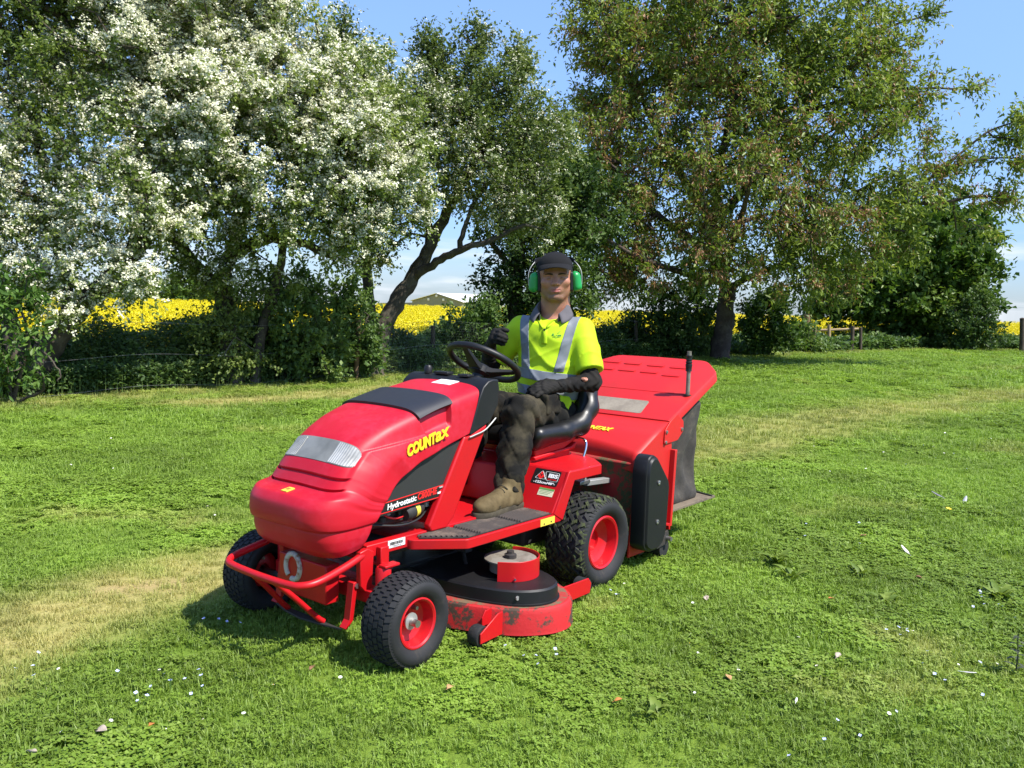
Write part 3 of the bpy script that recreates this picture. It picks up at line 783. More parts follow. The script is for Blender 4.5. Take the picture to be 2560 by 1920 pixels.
make_tree('hawthorn_tree', 'tall hawthorn white with blossom on an upright ivy-dark trunk mid hedge', 'tree', b1,
    [([b1 + (0, 0, -0.2), at(570, 860, 13.6), at(560, 740, 13.6), at(575, 640, 13.6), at(610, 520, 13.5), at(600, 380, 13.4)], 0.17, 0.06),
     ([at(575, 640, 13.6), at(660, 600, 13.5), at(760, 610, 13.3), at(830, 640, 13.2)], 0.10, 0.045),
     ([at(560, 740, 13.6), at(470, 640, 13.3), at(420, 560, 13.1)], 0.12, 0.05),
     ([b1 + (0.25, 0.1, -0.2), at(650, 840, 13.8), at(690, 720, 13.8), at(720, 560, 13.7), at(760, 380, 13.6)], 0.10, 0.04)],
    [blob(545, 50, 13.4, 1.3), blob(745, 215, 13.4, 1.0), blob(620, 240, 13.0, 1.2), blob(830, 290, 13.3, 1.15), blob(700, 400, 12.8, 1.1), blob(560, 420, 12.7, 1.0), blob(880, 450, 13.1, 0.95), blob(740, 540, 12.8, 0.7), blob(950, 400, 13.4, 0.8),
     blob(600, 570, 12.9, 0.34), blob(480, 500, 12.7, 0.8), blob(1010, 480, 13.5, 0.55), blob(870, 590, 13.2, 0.5), blob(640, 700, 13.5, 0.55), blob(560, 780, 13.4, 0.5), blob(480, 650, 12.9, 0.5), blob(545, 690, 13.0, 0.45), blob(600, 860, 13.2, 0.4), blob(450, -150, 13.5, 1.5), blob(590, -120, 13.6, 1.2), blob(930, 250, 13.8, 0.8)],
    43, 1000, 12, 0.38, 10, 0.060, 0.044, HAW, bloom=(25000, 0.074, 9, 0.33), wig=0.16, hang=0.22)
b2 = at(935, 925, 15.6); b2[2] = 0
make_tree('hawthorn_tree', 'hawthorn with few flowers on a trunk leaning right, behind the wire fence', 'tree', b2,
    [([b2 + (0, 0, -0.2), at(945, 850, 15.7), at(985, 760, 15.8), at(1035, 690, 15.9), at(1075, 610, 15.9), at(1130, 510, 15.9), at(1190, 400, 15.9)], 0.19, 0.06),
     ([at(1025, 700, 15.9), at(1090, 655, 15.6), at(1150, 625, 15.4), at(1230, 600, 15.2), at(1310, 560, 15.1)], 0.085, 0.03),
     ([at(1150, 625, 15.4), at(1165, 560, 15.4), at(1200, 470, 15.5)], 0.05, 0.025),
     ([b2 + (-0.15, 0.3, -0.2), at(920, 760, 16.2), at(915, 640, 16.3), at(930, 500, 16.3), at(950, 330, 16.3)], 0.12, 0.05),
     ([at(1075, 610, 15.9), at(1060, 480, 16.1), at(1050, 330, 16.3), at(1060, 250, 16.3)], 0.08, 0.03)],
    [blob(1130, 235, 16.2, 0.85), blob(1010, 290, 16.3, 0.95), blob(1250, 270, 16.2, 0.8), blob(1180, 330, 15.8, 1.1), blob(1060, 380, 15.9, 1.0), blob(1320, 350, 15.9, 0.9), blob(1270, 450, 15.5, 0.9), blob(1140, 480, 15.5, 0.34), blob(960, 520, 15.6, 0.7),
     blob(1330, 540, 15.6, 0.6), blob(900, 620, 15.7, 0.55), blob(1180, 130, 16.4, 0.42, 0.4, 0.5, 0.28), blob(1075, 150, 16.4, 0.25, 0.3, 0.45, 0.28), blob(900, 215, 16.4, 0.7), blob(862, 110, 16.4, 0.18, 0.2, 0.5, 0.28), blob(1290, 170, 16.3, 0.25, 0.3, 0.4, 0.28), blob(860, 330, 16.3, 0.9), blob(1240, 560, 15.3, 0.3)],
    47, 800, 11, 0.40, 9, 0.066, 0.046, HAWD, bloom=(7500, 0.066, 6, 0.40), wig=0.18)
# hanging spray below the leaning limb
b3 = at(1290, 850, 19.3); b3[2] = -0.1
make_tree('dark_tree', 'dense dark ivy-clad tree growing behind the driver', 'tree', b3,
    [([b3, at(1285, 780, 19.3), at(1292, 680, 19.3), at(1300, 560, 19.3), at(1310, 420, 19.3)], 0.22, 0.10), ([at(1285, 780, 19.3), at(1380, 680, 19.4), at(1430, 560, 19.5)], 0.10, 0.05),
     ([at(1292, 680, 19.3), at(1230, 610, 19.0), at(1215, 560, 19)], 0.07, 0.03)],
    [blob(1300, 560, 19.2, 1.0), blob(1400, 600, 19.2, 1.1), blob(1280, 690, 19.0, 0.34), blob(1390, 720, 19.1, 0.85), blob(1230, 720, 19.0, 0.45), blob(1330, 790, 19.2, 0.6), blob(1370, 470, 19.4, 1.1), blob(1460, 520, 19.6, 1.0), blob(1250, 790, 19.2, 0.5), blob(1310, 420, 19.5, 0.9)],
    53, 480, 10, 0.42, 8, 0.095, 0.068, DARKL, wig=0.16)

# ---- the cherry
bc_ = np.array(gnd(1800, 902)); bc_[2] = 0
Yc = bc_[1]
make_tree('cherry_tree', 'big cherry with rusty spent blossom and a stout bare trunk on the lawn', 'tree', bc_,
    [([bc_ + (0, 0, -0.15), at(1803, 860, Yc), at(1810, 800, Yc), at(1818, 745, Yc), at(1822, 715, Yc)], 0.245, 0.20),
     ([at(1820, 725, Yc), at(1790, 660, Yc), at(1785, 560, Yc), at(1800, 420, Yc), at(1830, 250, Yc), at(1840, 60, Yc)], 0.15, 0.05),
     ([at(1822, 720, Yc), at(1880, 690, Yc - .3), at(1970, 650, Yc - .6), at(2090, 560, Yc - 1), at(2200, 500, Yc - 1.2), at(2330, 440, Yc - 1.4), at(2470, 330, Yc - 1.4), at(2560, 300, Yc - 1.5)], 0.085, 0.012),
     ([at(2200, 500, Yc - 1.2), at(2340, 510, Yc - 1.5), at(2440, 490, Yc - 1.8), at(2550, 500, Yc - 2.0)], 0.06, 0.012),
     ([at(2020, 280, Yc + .4), at(2180, 230, Yc), at(2320, 220, Yc - .4), at(2430, 225, Yc - .6)], 0.06, 0.012),
     ([at(2120, 120, Yc + .4), at(2240, 60, Yc + .3), at(2370, 30, Yc + .2)], 0.04, 0.012),
     ([at(2330, 440, Yc - 1.4), at(2440, 400, Yc - 1.6), at(2560, 395, Yc - 1.8)], 0.04, 0.010),
     ([at(1800, 640, Yc), at(1700, 580, Yc - .6), at(1600, 500, Yc - 1), at(1500, 400, Yc - 1.3)], 0.12, 0.035),
     ([at(1785, 560, Yc), at(1900, 430, Yc + .3), at(2020, 280, Yc + .4), at(2120, 120, Yc + .4)], 0.12, 0.04),
     ([at(1785, 560, Yc), at(1680, 400, Yc + .5), at(1600, 240, Yc + .7), at(1520, 100, Yc + .8)], 0.11, 0.035),
     ([at(1810, 690, Yc), at(1830, 610, Yc - 1.5), at(1860, 520, Yc - 3.0), at(1880, 430, Yc - 3.8)], 0.11, 0.03),
     ([at(1822, 712, Yc), at(1700, 680, Yc - 1.6), at(1590, 640, Yc - 2.6), at(1500, 590, Yc - 3)], 0.09, 0.03)],
    [blob(1850, 230, Yc, 3.4, 3.4, 2.6), blob(1640, 330, Yc - .6, 2.2, 2.4, 1.8), blob(2080, 330, Yc - .4, 2.4, 2.6, 1.9), blob(1560, 520, Yc - 1, 1.5, 1.9, 1.1), blob(1880, 500, Yc - 1.6, 2.2, 2.6, 1.5), blob(2130, 560, Yc - 1.2, 1.8, 2.0, 1.1),
     blob(1800, 20, Yc, 2.8, 2.8, 2.0), blob(2020, 50, Yc, 2.2, 2.4, 1.9), blob(1600, 130, Yc, 1.9, 2.2, 1.7), blob(2260, 520, Yc - 1.3, 1.2, 1.5, 0.9), blob(2370, 410, Yc - 1.4, 1.0, 0.8, 0.45), blob(2480, 345, Yc - 1.4, 0.8, 0.5, 0.28, 0.34), blob(2545, 400, Yc - 1.8, 0.4, 0.4, 0.12, 0.34), blob(2480, 495, Yc - 1.8, 0.7, 0.4, 0.14, 0.34), blob(2390, 222, Yc - .5, 0.6, 0.4, 0.14, 0.34), blob(2330, 45, Yc + .2, 0.5, 0.4, 0.2, 0.34), blob(2540, 305, Yc - 1.5, 0.3, 0.3, 0.12, 0.34), blob(2250, 600, Yc - 1.0, 0.8, 0.9, 0.4),
     blob(1690, 640, Yc - 1.8, 1.6, 1.7, 0.8), blob(1980, 660, Yc - 1.8, 1.6, 1.7, 0.8), blob(2230, 250, Yc - .5, 1.1, 1.2, 0.8), blob(2200, 90, Yc, 0.8, 1.0, 0.9), blob(1480, 380, Yc - 1.2, 0.9, 1.2, 1.0), blob(1530, 200, Yc, 0.9, 1.1, 1.0), blob(1490, 60, Yc, 0.8, 1, 1.0),
     blob(1560, 690, Yc - 1.5, 1.0, 1.2, 0.5), blob(2420, 570, Yc - 1.0, 0.5, 0.6, 0.25)],
    59, 1300, 11, 0.64, 8, 0.140, 0.060, CHER, CBARK, hang=0.18, upb=0.12, shell=0.38, spent=5600, rt=0.009, kmax=0.10, seg=0.45, wig=0.09, parts=300, curl=0.12)

# ---- trees and shrubs beyond the lawn on the right
bF = at(2265, 866, 33.5); bF[2] = -0.2
make_tree('maple_tree', 'round leafy green tree standing beyond the cherry at the field edge', 'tree', bF,
    [([bF, at(2262, 800, 33.6), at(2275, 740, 33.6), at(2310, 660, 33.7), at(2330, 580, 33.8)], 0.28, 0.12), ([at(2262, 800, 33.6), at(2190, 750, 33.4), at(2130, 730, 33.2)], 0.14, 0.06), ([at(2275, 740, 33.6), at(2380, 690, 33.5), at(2440, 690, 33.4)], 0.12, 0.05)],
    [blob(2330, 570, 33.6, 1.7, 2, 1.3), blob(2390, 600, 33.5, 1.3), blob(2300, 660, 33.3, 1.8), blob(2400, 690, 33.3, 1.4), blob(2220, 700, 33.2, 1.5), blob(2300, 750, 33.2, 1.6), blob(2380, 770, 33.3, 1.1), blob(2130, 740, 33.0, 1.2), blob(2080, 765, 33.0, 0.9, 1, .6), blob(2455, 740, 33.3, 0.7), blob(2200, 780, 33.2, 0.8), blob(2290, 810, 33.4, 0.7), blob(2265, 845, 33.4, 0.5)],
    61, 480, 10, 0.60, 9, 0.21, 0.16, SYC, rt=0.010, wig=0.14, shell=0.4)
for k, (u, v, Y, w, h, n, mat, lab) in enumerate([
        (2425, 868, 31.5, 0.95, 1.3, 90, DARKL, 'small dark pointed bush rising above the low hedge'),
        (1915, 892, 24.6, 0.75, 1.15, 120, SYC, 'bright green bush right of the cherry trunk'),
        (1640, 892, 22.9, 0.8, 1.05, 110, DARKL, 'dark thicket bush in shade left of the cherry trunk'),
        (1725, 890, 23.6, 0.8, 1.35, 110, HEDGEL, 'twiggy bush directly behind the cherry trunk'),
        (720, 952, 14.3, 0.80, 1.05, 170, HEDGEL, 'broad leafy bush between the two hawthorn trunks'),
        (860, 940, 15.0, 0.60, 0.95, 110, HEDGEL, 'leafy bush behind the tan fence post'),
        (1180, 905, 18.2, 0.80, 0.80, 110, HEDGEL, 'low leafy bush under the hawthorn limb behind the fence'),
        (2010, 884, 27.2, 0.55, 0.55, 60, HEDGEL, 'small weedy bush at the foot of the rail fence')]):
    bb_ = np.array(at(u, v, Y)); bb_[2] = -0.05
    st = [([bb_, bb_ + (dx * 0.5, 0, h * 0.5), bb_ + (dx, 0.1, h * 1.2)], 0.03, 0.012) for dx in (-w * 0.6, -w * 0.2, w * 0.25, w * 0.65)]
    make_tree('bush', lab, 'bush', bb_, st, [(tuple(bb_ + (0, 0, h * 0.9)), (w, w * 0.8, h * 0.75)), (tuple(bb_ + (-w * 0.5, -.1, h * 0.6)), (w * 0.7, w * 0.6, h * 0.55)), (tuple(bb_ + (w * 0.5, -.1, h * 0.55)), (w * 0.7, w * 0.6, h * 0.5)), (tuple(bb_ + (0.1 * w, 0, h * 1.35)), (w * 0.55, w * 0.5, h * 0.45))],
              200 + k, n, 9, 0.30, 7, 0.06 + 0.0022 * Y, (0.06 + 0.0022 * Y) * 0.62, mat, rt=0.005, group=None, wig=0.15)

# ---- elder at the far left with large pinnate leaves
be = np.array(at(30, 1000, 10.7)); be[2] = 0
make_tree('elder_shrub', 'elder shrub with large green leaves in front of the leaning hawthorn', 'shrub', be,
    [([be, at(60, 900, 10.7), at(70, 830, 10.6), at(40, 740, 10.6)], 0.025, 0.012), ([be, at(10, 900, 10.6), at(-30, 800, 10.6)], 0.025, 0.012), ([at(70, 830, 10.6), at(110, 880, 10.4), at(150, 935, 10.3), at(142, 952, 10.25)], 0.012, 0.006), ([be, at(100, 980, 10.5), at(105, 940, 10.4), at(85, 930, 10.4)], 0.02, 0.008), ([at(60, 900, 10.7), at(45, 925, 10.4), at(20, 930, 10.3)], 0.010, 0.005)],
    [blob(35, 760, 10.5, 0.34), blob(20, 850, 10.4, 0.36), blob(-20, 720, 10.6, 0.35), blob(85, 960, 10.4, 0.16), blob(60, 800, 10.5, 0.25), blob(-20, 940, 10.4, 0.25), blob(75, 870, 10.4, 0.20), blob(95, 700, 10.6, 0.18)],
    67, 60, 4, 0.16, 7, 0.105, 0.042, ELDL, hang=0.25, parts=260, rt=0.004, wig=0.1)
# =================================================================== HEDGE BOTTOM, FENCES, SHED
def along(s0, s1):
    seg = np.linalg.norm(np.diff(FENCE, axis=0), axis=1); cum = np.concatenate([[0], np.cumsum(seg)]); return cum
_cum = along(0, 0)
def fpt(s):
    s = np.asarray(s, float); return np.stack([np.interp(s, _cum, FENCE[:, 0]), np.interp(s, _cum, FENCE[:, 1])], -1)
def s_of(x, y):
    ss = np.linspace(0, _cum[-1], 6000); p = fpt(ss); return float(ss[np.argmin(np.hypot(p[:, 0] - x, p[:, 1] - y))])
def understorey(name, label, s0, s1, d0, d1, hfun, dens, L, W, mat, seed, group=None):
    """tangled leaves and stems along the boundary"""
    r = np.random.default_rng(seed); n = int((s1 - s0) * (d1 - d0) * dens)
    s = r.uniform(s0, s1, n); p = fpt(s); tg = unit(fpt(s + 0.1) - p); nr = np.stack([-tg[:, 1], tg[:, 0]], 1)
    dd = r.uniform(d0, d1, n); xy = p + nr * dd[:, None]
    hmax = hfun(s, dd) * (0.55 + 0.9 * fbm(xy[:, 0], xy[:, 1], 1.3, seed)); z = hmax * r.random(n) ** 0.55
    pos = np.stack([xy[:, 0], xy[:, 1], z + np.minimum(0, height(xy[:, 0], xy[:, 1]))], 1)
    dl = unit(r.normal(size=(n, 3)) * np.array([1, 1, 0.5]) + np.array([0.1, -0.25, 0.05])); upv = unit(np.array([0.1, -0.3, 1.0]) + r.normal(size=(n, 3)) * 0.45)
    sz = r.uniform(0.5, 1.3, n); tint = np.clip(0.40 + 1.2 * (clumpy(pos, 1.4, seed) - 0.5) + 0.16 * r.normal(size=n), 0, 1)
    me = leaf_mesh(name, pos, dl, upv, L * sz, W * sz, tint, 0.2, mat)
    o = link(name, me, None, None, 180); tag(o, label, 'undergrowth', group, 'stuff')
    k = r.choice(n, n // 40); a = pos[k].copy(); a[:, 2] = np.minimum(0, height(a[:, 0], a[:, 1])) - 0.02; b_ = pos[k] + np.array([0, 0, 0.05]); u = np.array([[0.006, 0.002, 0]])
    V = np.stack([a - u, a + u, b_], 1).reshape(-1, 3); F = np.arange(len(V)).reshape(-1, 3)
    st = link('stems', mesh_np('stems', V, F, np.full(len(V), 0.75)), mat, o, 180); st['kind'] = 'stuff'
    return o
sA, sB, sC, sD = s_of(-9, 8.1), s_of(-2.64, 14.95), s_of(4, 22.7), s_of(8.3, 26.7)
understorey('undergrowth', 'nettles and tall weeds below the hawthorns along the left boundary', sA, sB + 0.4, 0.05, 1.7, lambda s, d: 0.42 + 0.42 * sstep(0.1, 1.0, d), 5600, 0.075, 0.038, HEDGEL, 301)
understorey('undergrowth', 'leafy weeds growing through the chicken wire behind the driver', sB + 0.4, sC, 0.05, 1.5, lambda s, d: 0.40 + 0.35 * sstep(0.1, 0.9, d), 4200, 0.085, 0.050, HEDGEL, 302)
understorey('undergrowth', 'low weeds by the rail fence past the cherry', sC, sD + 1.5, 0.0, 1.3, lambda s, d: 0.30 + 0.25 * sstep(0.1, 0.9, d), 2200, 0.11, 0.05, HEDGEL, 303)
understorey('low_hedge', 'low green bramble hedge along the far right lawn edge', sD + 1.3, _cum[-1] - 18, -0.3, 2.4, lambda s, d: 0.35 + 0.42 * sstep(0.0, 1.4, d) * (0.6 + 0.4 * np.sin(s * 0.9)), 900, 0.16, 0.10, HEDGEL, 304)

# ---- chicken-wire fence
WOOD = worn('weathered_post', (0.20, 0.115, 0.055), (0.11, 0.075, 0.045), 0.8, 0.95, 6, 0.4, 0.7, bump=0.6)
OLDW = worn('dark_old_post', (0.055, 0.040, 0.028), (0.09, 0.07, 0.05), 0.85, 1.0, 6, 0.4, 0.7, bump=0.6)
TANW = worn('sawn_rail', (0.36, 0.26, 0.14), (0.26, 0.19, 0.11), 0.8, 0.95, 6, 0.4, 0.7, bump=0.4)
WIRE = plain('galvanised_wire', (0.17, 0.17, 0.165), 0.55, 0.5)
def post(mb, u, vt, vb, Y, w, lean=0.0):
    p = np.array(at(u, vb, Y)); q = np.array(at(u + lean, vt, Y)); p[2] = -0.2
    mb.tube([tuple(p), tuple(p * 0.5 + q * 0.5 + (0.006, 0, 0)), tuple(q)], [w * 1.05, w, w * 0.95], 9); return mb
wf_ = empty('wire_fence', tuple(gnd(888, 950))); tag(wf_, 'chicken wire fence on wooden posts in front of the hawthorns', 'fence')
def child_world(o, parent): o.parent = parent; o.matrix_parent_inverse = Matrix.Translation(parent.location).inverted(); return o
s888 = s_of(*gnd(888, 950)[:2])
for u, vt, vb, Y, w, ln, mat in ((888, 800, 950, gnd(888, 950)[1], 0.040, 8, WOOD), (1082, 814, 905, 17.2, 0.045, 0, OLDW), (1590, 800, 890, 22.4, 0.045, 0, OLDW)):
    child_world(post(MB(), u, vt, vb, Y, w, ln).build('post', mat, None, 60), wf_)
def hexmesh(s0, s1, h, c=0.058):
    V, F = [], []
    rows = int(h / (c * 0.87)); cols = int((s1 - s0) / (c * 1.0))
    segs = []
    for i in range(cols):
        for j in range(rows):
            x = s0 + (i + 0.5 * (j % 2)) * c; z = 0.02 + j * c * 0.87
            a, b_, d_ = (x, z + c * 0.29), (x + c * 0.5, z + c * 0.58), (x + c, z + c * 0.29)
            segs += [(a, b_), (b_, d_), (a, (x, z - c * 0.29))]
    S0 = np.array([q[0] for q in segs]); S1 = np.array([q[1] for q in segs])
    def W3(q): 
        p = fpt(q[:, 0]); sag = 0.03 * np.sin(q[:, 0] * 2.1); return np.stack([p[:, 0] + 0.04 * np.sin(q[:, 0] * 3 + q[:, 1] * 5), p[:, 1] - 0.03, q[:, 1] + sag], 1)
    a, b_ = W3(S0), W3(S1); d = unit(b_ - a); u = unit(np.cross(d, np.array([0.68, -0.73, 0.0]))); r_ = 0.0007
    V = np.stack([a + u * r_, a - u * r_, b_ - u * r_, b_ + u * r_], 1).reshape(-1, 3); F = np.arange(len(V)).reshape(-1, 4)
    return mesh_np('wire_mesh', V, F)
wm = link('wire_mesh', hexmesh(s888 - 1.3, s888 + 7.0, 0.92), WIRE, None); child_world(wm, wf_); wm['kind'] = 'stuff'
for z in (0.94, 0.5, 0.06):
    pts = [(*fpt(s) , z + 0.03 * math.sin(s * 2.1)) for s in np.linspace(s888 - 6.0, s888 + 9.0, 80)]
    child_world(MB().tube([(p[0], p[1] - 0.03, p[2]) for p in pts], 0.0022, 5).build('line_wire', WIRE, None, 60), wf_)
# ---- post and rail fence on the right
rf = empty('rail_fence', tuple(at(2033, 880, 27.6) * np.array([1, 1, 0]))); tag(rf, 'short post and rail fence with a pale rail beside the cherry tree', 'fence')
for u, vt, vb, Y, w, ln, mat in ((2035, 806, 880, 27.6, 0.05, 3, WOOD), (2018, 787, 862, 28.8, 0.10, 0, WOOD), (2073, 812, 868, 28.6, 0.055, 0, TANW), (2129, 815, 872, 28.8, 0.06, 3, OLDW), (1983, 805, 862, 28.6, 0.05, 0, TANW), (2152, 818, 866, 29.0, 0.05, 0, OLDW)):
    child_world(post(MB(), u, vt, vb, Y, w, ln).build('post', mat, None, 60), rf)
a, b_ = at(1990, 826, 28.7), at(2146, 822, 28.9)
child_world(MB().tube([tuple(a), tuple(a * 0.5 + b_ * 0.5 - (0, 0, 0.01)), tuple(b_)], 0.038, 6).build('rail', TANW, None, 60), rf)
a, b_ = at(1960, 832, 28.4), at(2016, 826, 28.7)
child_world(MB().tube([tuple(a), tuple(b_)], 0.03, 6).build('rail', OLDW, None, 60), rf)
gate_p = empty('fence_post', tuple(at(2554, 860, 31.8) * np.array([1, 1, 0]))); tag(gate_p, 'lone dark fence post in the low hedge by the far field edge', 'post')
child_world(post(MB(), 2556, 796, 868, 31.8, 0.09, 0).build('shaft', OLDW, None, 60), gate_p)
q = at(2556, 796, 31.8); child_world(MB().lathe([(0, 0.03), (0.05, 0.02), (0.088, -0.01), (0.088, -0.04)], tuple(q), 'z', 12).build('cap', OLDW, None, 40), gate_p)

# ---- farm shed behind the field
Ysh = 150.0
sh0 = at(1092, 752, Ysh); shed = empty('farm_shed', (float(sh0[0]), float(sh0[1]), -4.6)); shed.rotation_euler = (0, 0, math.radians(-28)); tag(shed, 'long farm shed with white roof and grey-green gable beyond the field', 'shed')
SHW = worn('shed_cladding', (0.20, 0.21, 0.16), (0.16, 0.17, 0.13), 0.7, 0.8, 0.5); SHR_ = worn('shed_roof', (0.72, 0.72, 0.70), (0.62, 0.62, 0.60), 0.5, 0.6, 0.4)
ridge, eave, gw, dp = 6.45, 5.2, 5.0, 14.0
MB().prism([(-gw, 0), (gw, 0), (gw, eave), (0, ridge), (-gw, eave)], 'y', -0.0, dp).build('wall', SHW, shed, 20)
for sg in (1, -1):
    rr = MB().loft([[(0, -0.3, ridge + 0.12), (sg * (gw + 0.3), -0.3, eave - 0.0), (sg * (gw + 0.3), -0.3, eave + 0.10), (0, -0.3, ridge + 0.22)], [(0, dp + 0.3, ridge + 0.12), (sg * (gw + 0.3), dp + 0.3, eave), (sg * (gw + 0.3), dp + 0.3, eave + 0.10), (0, dp + 0.3, ridge + 0.22)]]).build('roof', SHR_, shed, 20)
for x in (-1.6, 1.4, 0.0): MB().box((x, -0.12, 5.55 if x else 6.2), (0.35, 0.2, 0.4)).build('vent', SHR_, shed, 20, 0.03)
MB().prism([(-gw - 9, 0), (-gw, 0), (-gw, 4.95), (-gw - 9, 4.65)], 'y', 2, dp).build('lean_to', SHW, shed, 20)
# ---- hedgerow trees far beyond the field
for k, (u, v, Y, w, h) in enumerate(((470, 715, 140, 3.4, 2.6), (395, 722, 145, 2.8, 1.9), (530, 722, 150, 3.0, 1.8), (250, 718, 150, 3.5, 2.0), (60, 715, 150, 4.0, 2.2))):
    c = np.array(at(u, v, Y)); bz = -5.0; base = np.array([c[0], c[1], bz])
    make_tree('distant_tree', 'small rounded pale green tree on the skyline behind the field', 'tree', base, [([base, base + (0, 0, (c[2] - bz) * 0.8)], 0.25, 0.12)], [(tuple(c), (w, w, h)), (tuple(c + (w * 0.8, 0, -0.7)), (w * 0.7, w, h * 0.7)), (tuple(c + (-w * 0.8, 0, -0.9)), (w * 0.7, w, h * 0.6)), (tuple(c + (0, 0, -h)), (w * 1.1, w, h * 0.8))], 400 + k, 70, 8, 1.2, 6, 0.55, 0.40, SYC, rt=0.02, group='distant trees behind the field', seg=1.5)
# =================================================================== RIDING MOWER
K = 1.43 / 1.55
RED = worn('red_paint', (0.47, 0.006, 0.010), (0.39, 0.008, 0.012), 0.26, 0.45, 3.0, 0.4, 0.8, spec=0.35)
REDP = worn('red_plastic', (0.45, 0.004, 0.016), (0.50, 0.016, 0.038), 0.28, 0.58, 3.5, 0.42, 0.72, spec=0.4, fine=45)
REDC = worn('red_collector', (0.52, 0.010, 0.010), (0.43, 0.017, 0.012), 0.40, 0.58, 2.0, 0.4, 0.8)
REDD = worn('red_deck_paint', (0.44, 0.008, 0.010), (0.050, 0.030, 0.018), 0.35, 0.9, 9.0, 0.50, 0.60, bump=0.3)
REDW = worn('red_rim_paint', (0.50, 0.006, 0.012), (0.34, 0.010, 0.012), 0.22, 0.4, 5.0, 0.5, 0.8, spec=0.5)
BLKP = worn('black_plastic', (0.008, 0.008, 0.009), (0.028, 0.025, 0.022), 0.34, 0.55, 5.0, 0.55, 0.9, spec=0.4)
PADM = worn('slate_plastic', (0.015, 0.016, 0.021), (0.028, 0.028, 0.032), 0.45, 0.6, 4.0, 0.5, 0.85)
PANEL = worn('charcoal_panel', (0.020, 0.0205, 0.019), (0.032, 0.032, 0.029), 0.55, 0.62, 4.0, 0.5, 0.85)
RUBBER = worn('tyre_rubber', (0.010, 0.010, 0.011), (0.045, 0.037, 0.027), 0.55, 0.85, 7.0, 0.55, 0.85, bump=0.15)
RUBG = worn('grassy_tyre_rubber', (0.011, 0.011, 0.010), (0.050, 0.064, 0.016), 0.6, 0.95, 16.0, 0.48, 0.62, bump=0.4)
MATM = worn('dusty_rubber_mat', (0.055, 0.044, 0.038), (0.14, 0.108, 0.082), 0.7, 0.95, 8.0, 0.45, 0.75, bump=0.2)
MATD = worn('mat_grooves', (0.012, 0.010, 0.009), (0.05, 0.038, 0.028), 0.8, 0.95, 8.0, 0.5, 0.8)
STEEL = worn('bare_steel', (0.42, 0.41, 0.39), (0.20, 0.15, 0.10), 0.3, 0.55, 12.0, 0.5, 0.8, metal=1.0)
CHROME = plain('chrome', (0.75, 0.75, 0.76), 0.12, 1.0)
GREYM = worn('galvanised', (0.40, 0.40, 0.38), (0.22, 0.18, 0.14), 0.4, 0.6, 10.0, 0.55, 0.8, metal=0.6)
DARK = worn('oily_dark_metal', (0.02, 0.019, 0.018), (0.05, 0.035, 0.025), 0.5, 0.8, 8.0)
YEL = plain('yellow_lettering', (0.80, 0.58, 0.02), 0.4)
WHT = plain('white_lettering', (0.75, 0.75, 0.73), 0.45)
BLK = plain('black_print', (0.012, 0.012, 0.012), 0.4)
REDL = plain('red_lettering', (0.70, 0.02, 0.02), 0.4)
PAPER = plain('white_sticker', (0.78, 0.76, 0.74), 0.55)
CREAM = plain('cream_sticker', (0.62, 0.58, 0.40), 0.55)
GRNS = plain('green_print', (0.12, 0.30, 0.08), 0.5)
YELS = plain('yellow_sticker', (0.72, 0.56, 0.06), 0.45)
SEATM = worn('black_vinyl', (0.007, 0.007, 0.0075), (0.018, 0.017, 0.015), 0.32, 0.42, 5.0, 0.5, 0.9)
CLIP = worn('grass_clippings', (0.13, 0.085, 0.045), (0.30, 0.020, 0.016), 0.8, 1.0, 12.0, 0.45, 0.58, bump=0.5)

mower = empty('riding_mower', (0.092 * K, 5.048 * K, 0.0), math.radians(-129.0), K)
tag(mower, 'red ride-on lawn mower with black seat and steering wheel, carrying the driver', 'mower')

# ---- bonnet surface  S(t, s)
ROWS = np.array([
 # Cx     Cz     Ex     Ez     w     n
 (0.645, 1.136, 0.803, 0.893, 0.275, 9.0),
 (0.785, 1.112, 0.865, 0.877, 0.276, 9.0),
 (0.920, 1.086, 0.930, 0.860, 0.276, 9.0),
 (1.160, 1.034, 1.050, 0.828, 0.270, 8.0),
 (1.300, 0.992, 1.150, 0.799, 0.260, 7.0),
 (1.400, 0.948, 1.220, 0.767, 0.252, 6.0),
 (1.458, 0.914, 1.265, 0.742, 0.248, 5.4),
 (1.500, 0.866, 1.300, 0.717, 0.250, 5.0),
 (1.542, 0.820, 1.325, 0.694, 0.254, 4.8),
 (1.580, 0.765, 1.345, 0.670, 0.262, 4.6),
 (1.616, 0.714, 1.368, 0.650, 0.272, 4.4),
 (1.640, 0.699, 1.380, 0.635, 0.286, 4.2),
 (1.696, 0.688, 1.391, 0.620, 0.298, 3.9),
 (1.726, 0.658, 1.402, 0.606, 0.305, 3.8),
 (1.732, 0.608, 1.414, 0.592, 0.307, 3.7),
 (1.724, 0.574, 1.426, 0.577, 0.305, 3.7),
 (1.706, 0.566, 1.442, 0.566, 0.297, 3.7),
 (1.706, 0.552, 1.446, 0.553, 0.297, 3.7),
 (1.702, 0.520, 1.458, 0.525, 0.296, 3.7),
 (1.684, 0.474, 1.474, 0.492, 0.288, 3.7),
 (1.648, 0.443, 1.488, 0.466, 0.275, 3.7)])
_th = np.linspace(0, math.pi / 2, 500)
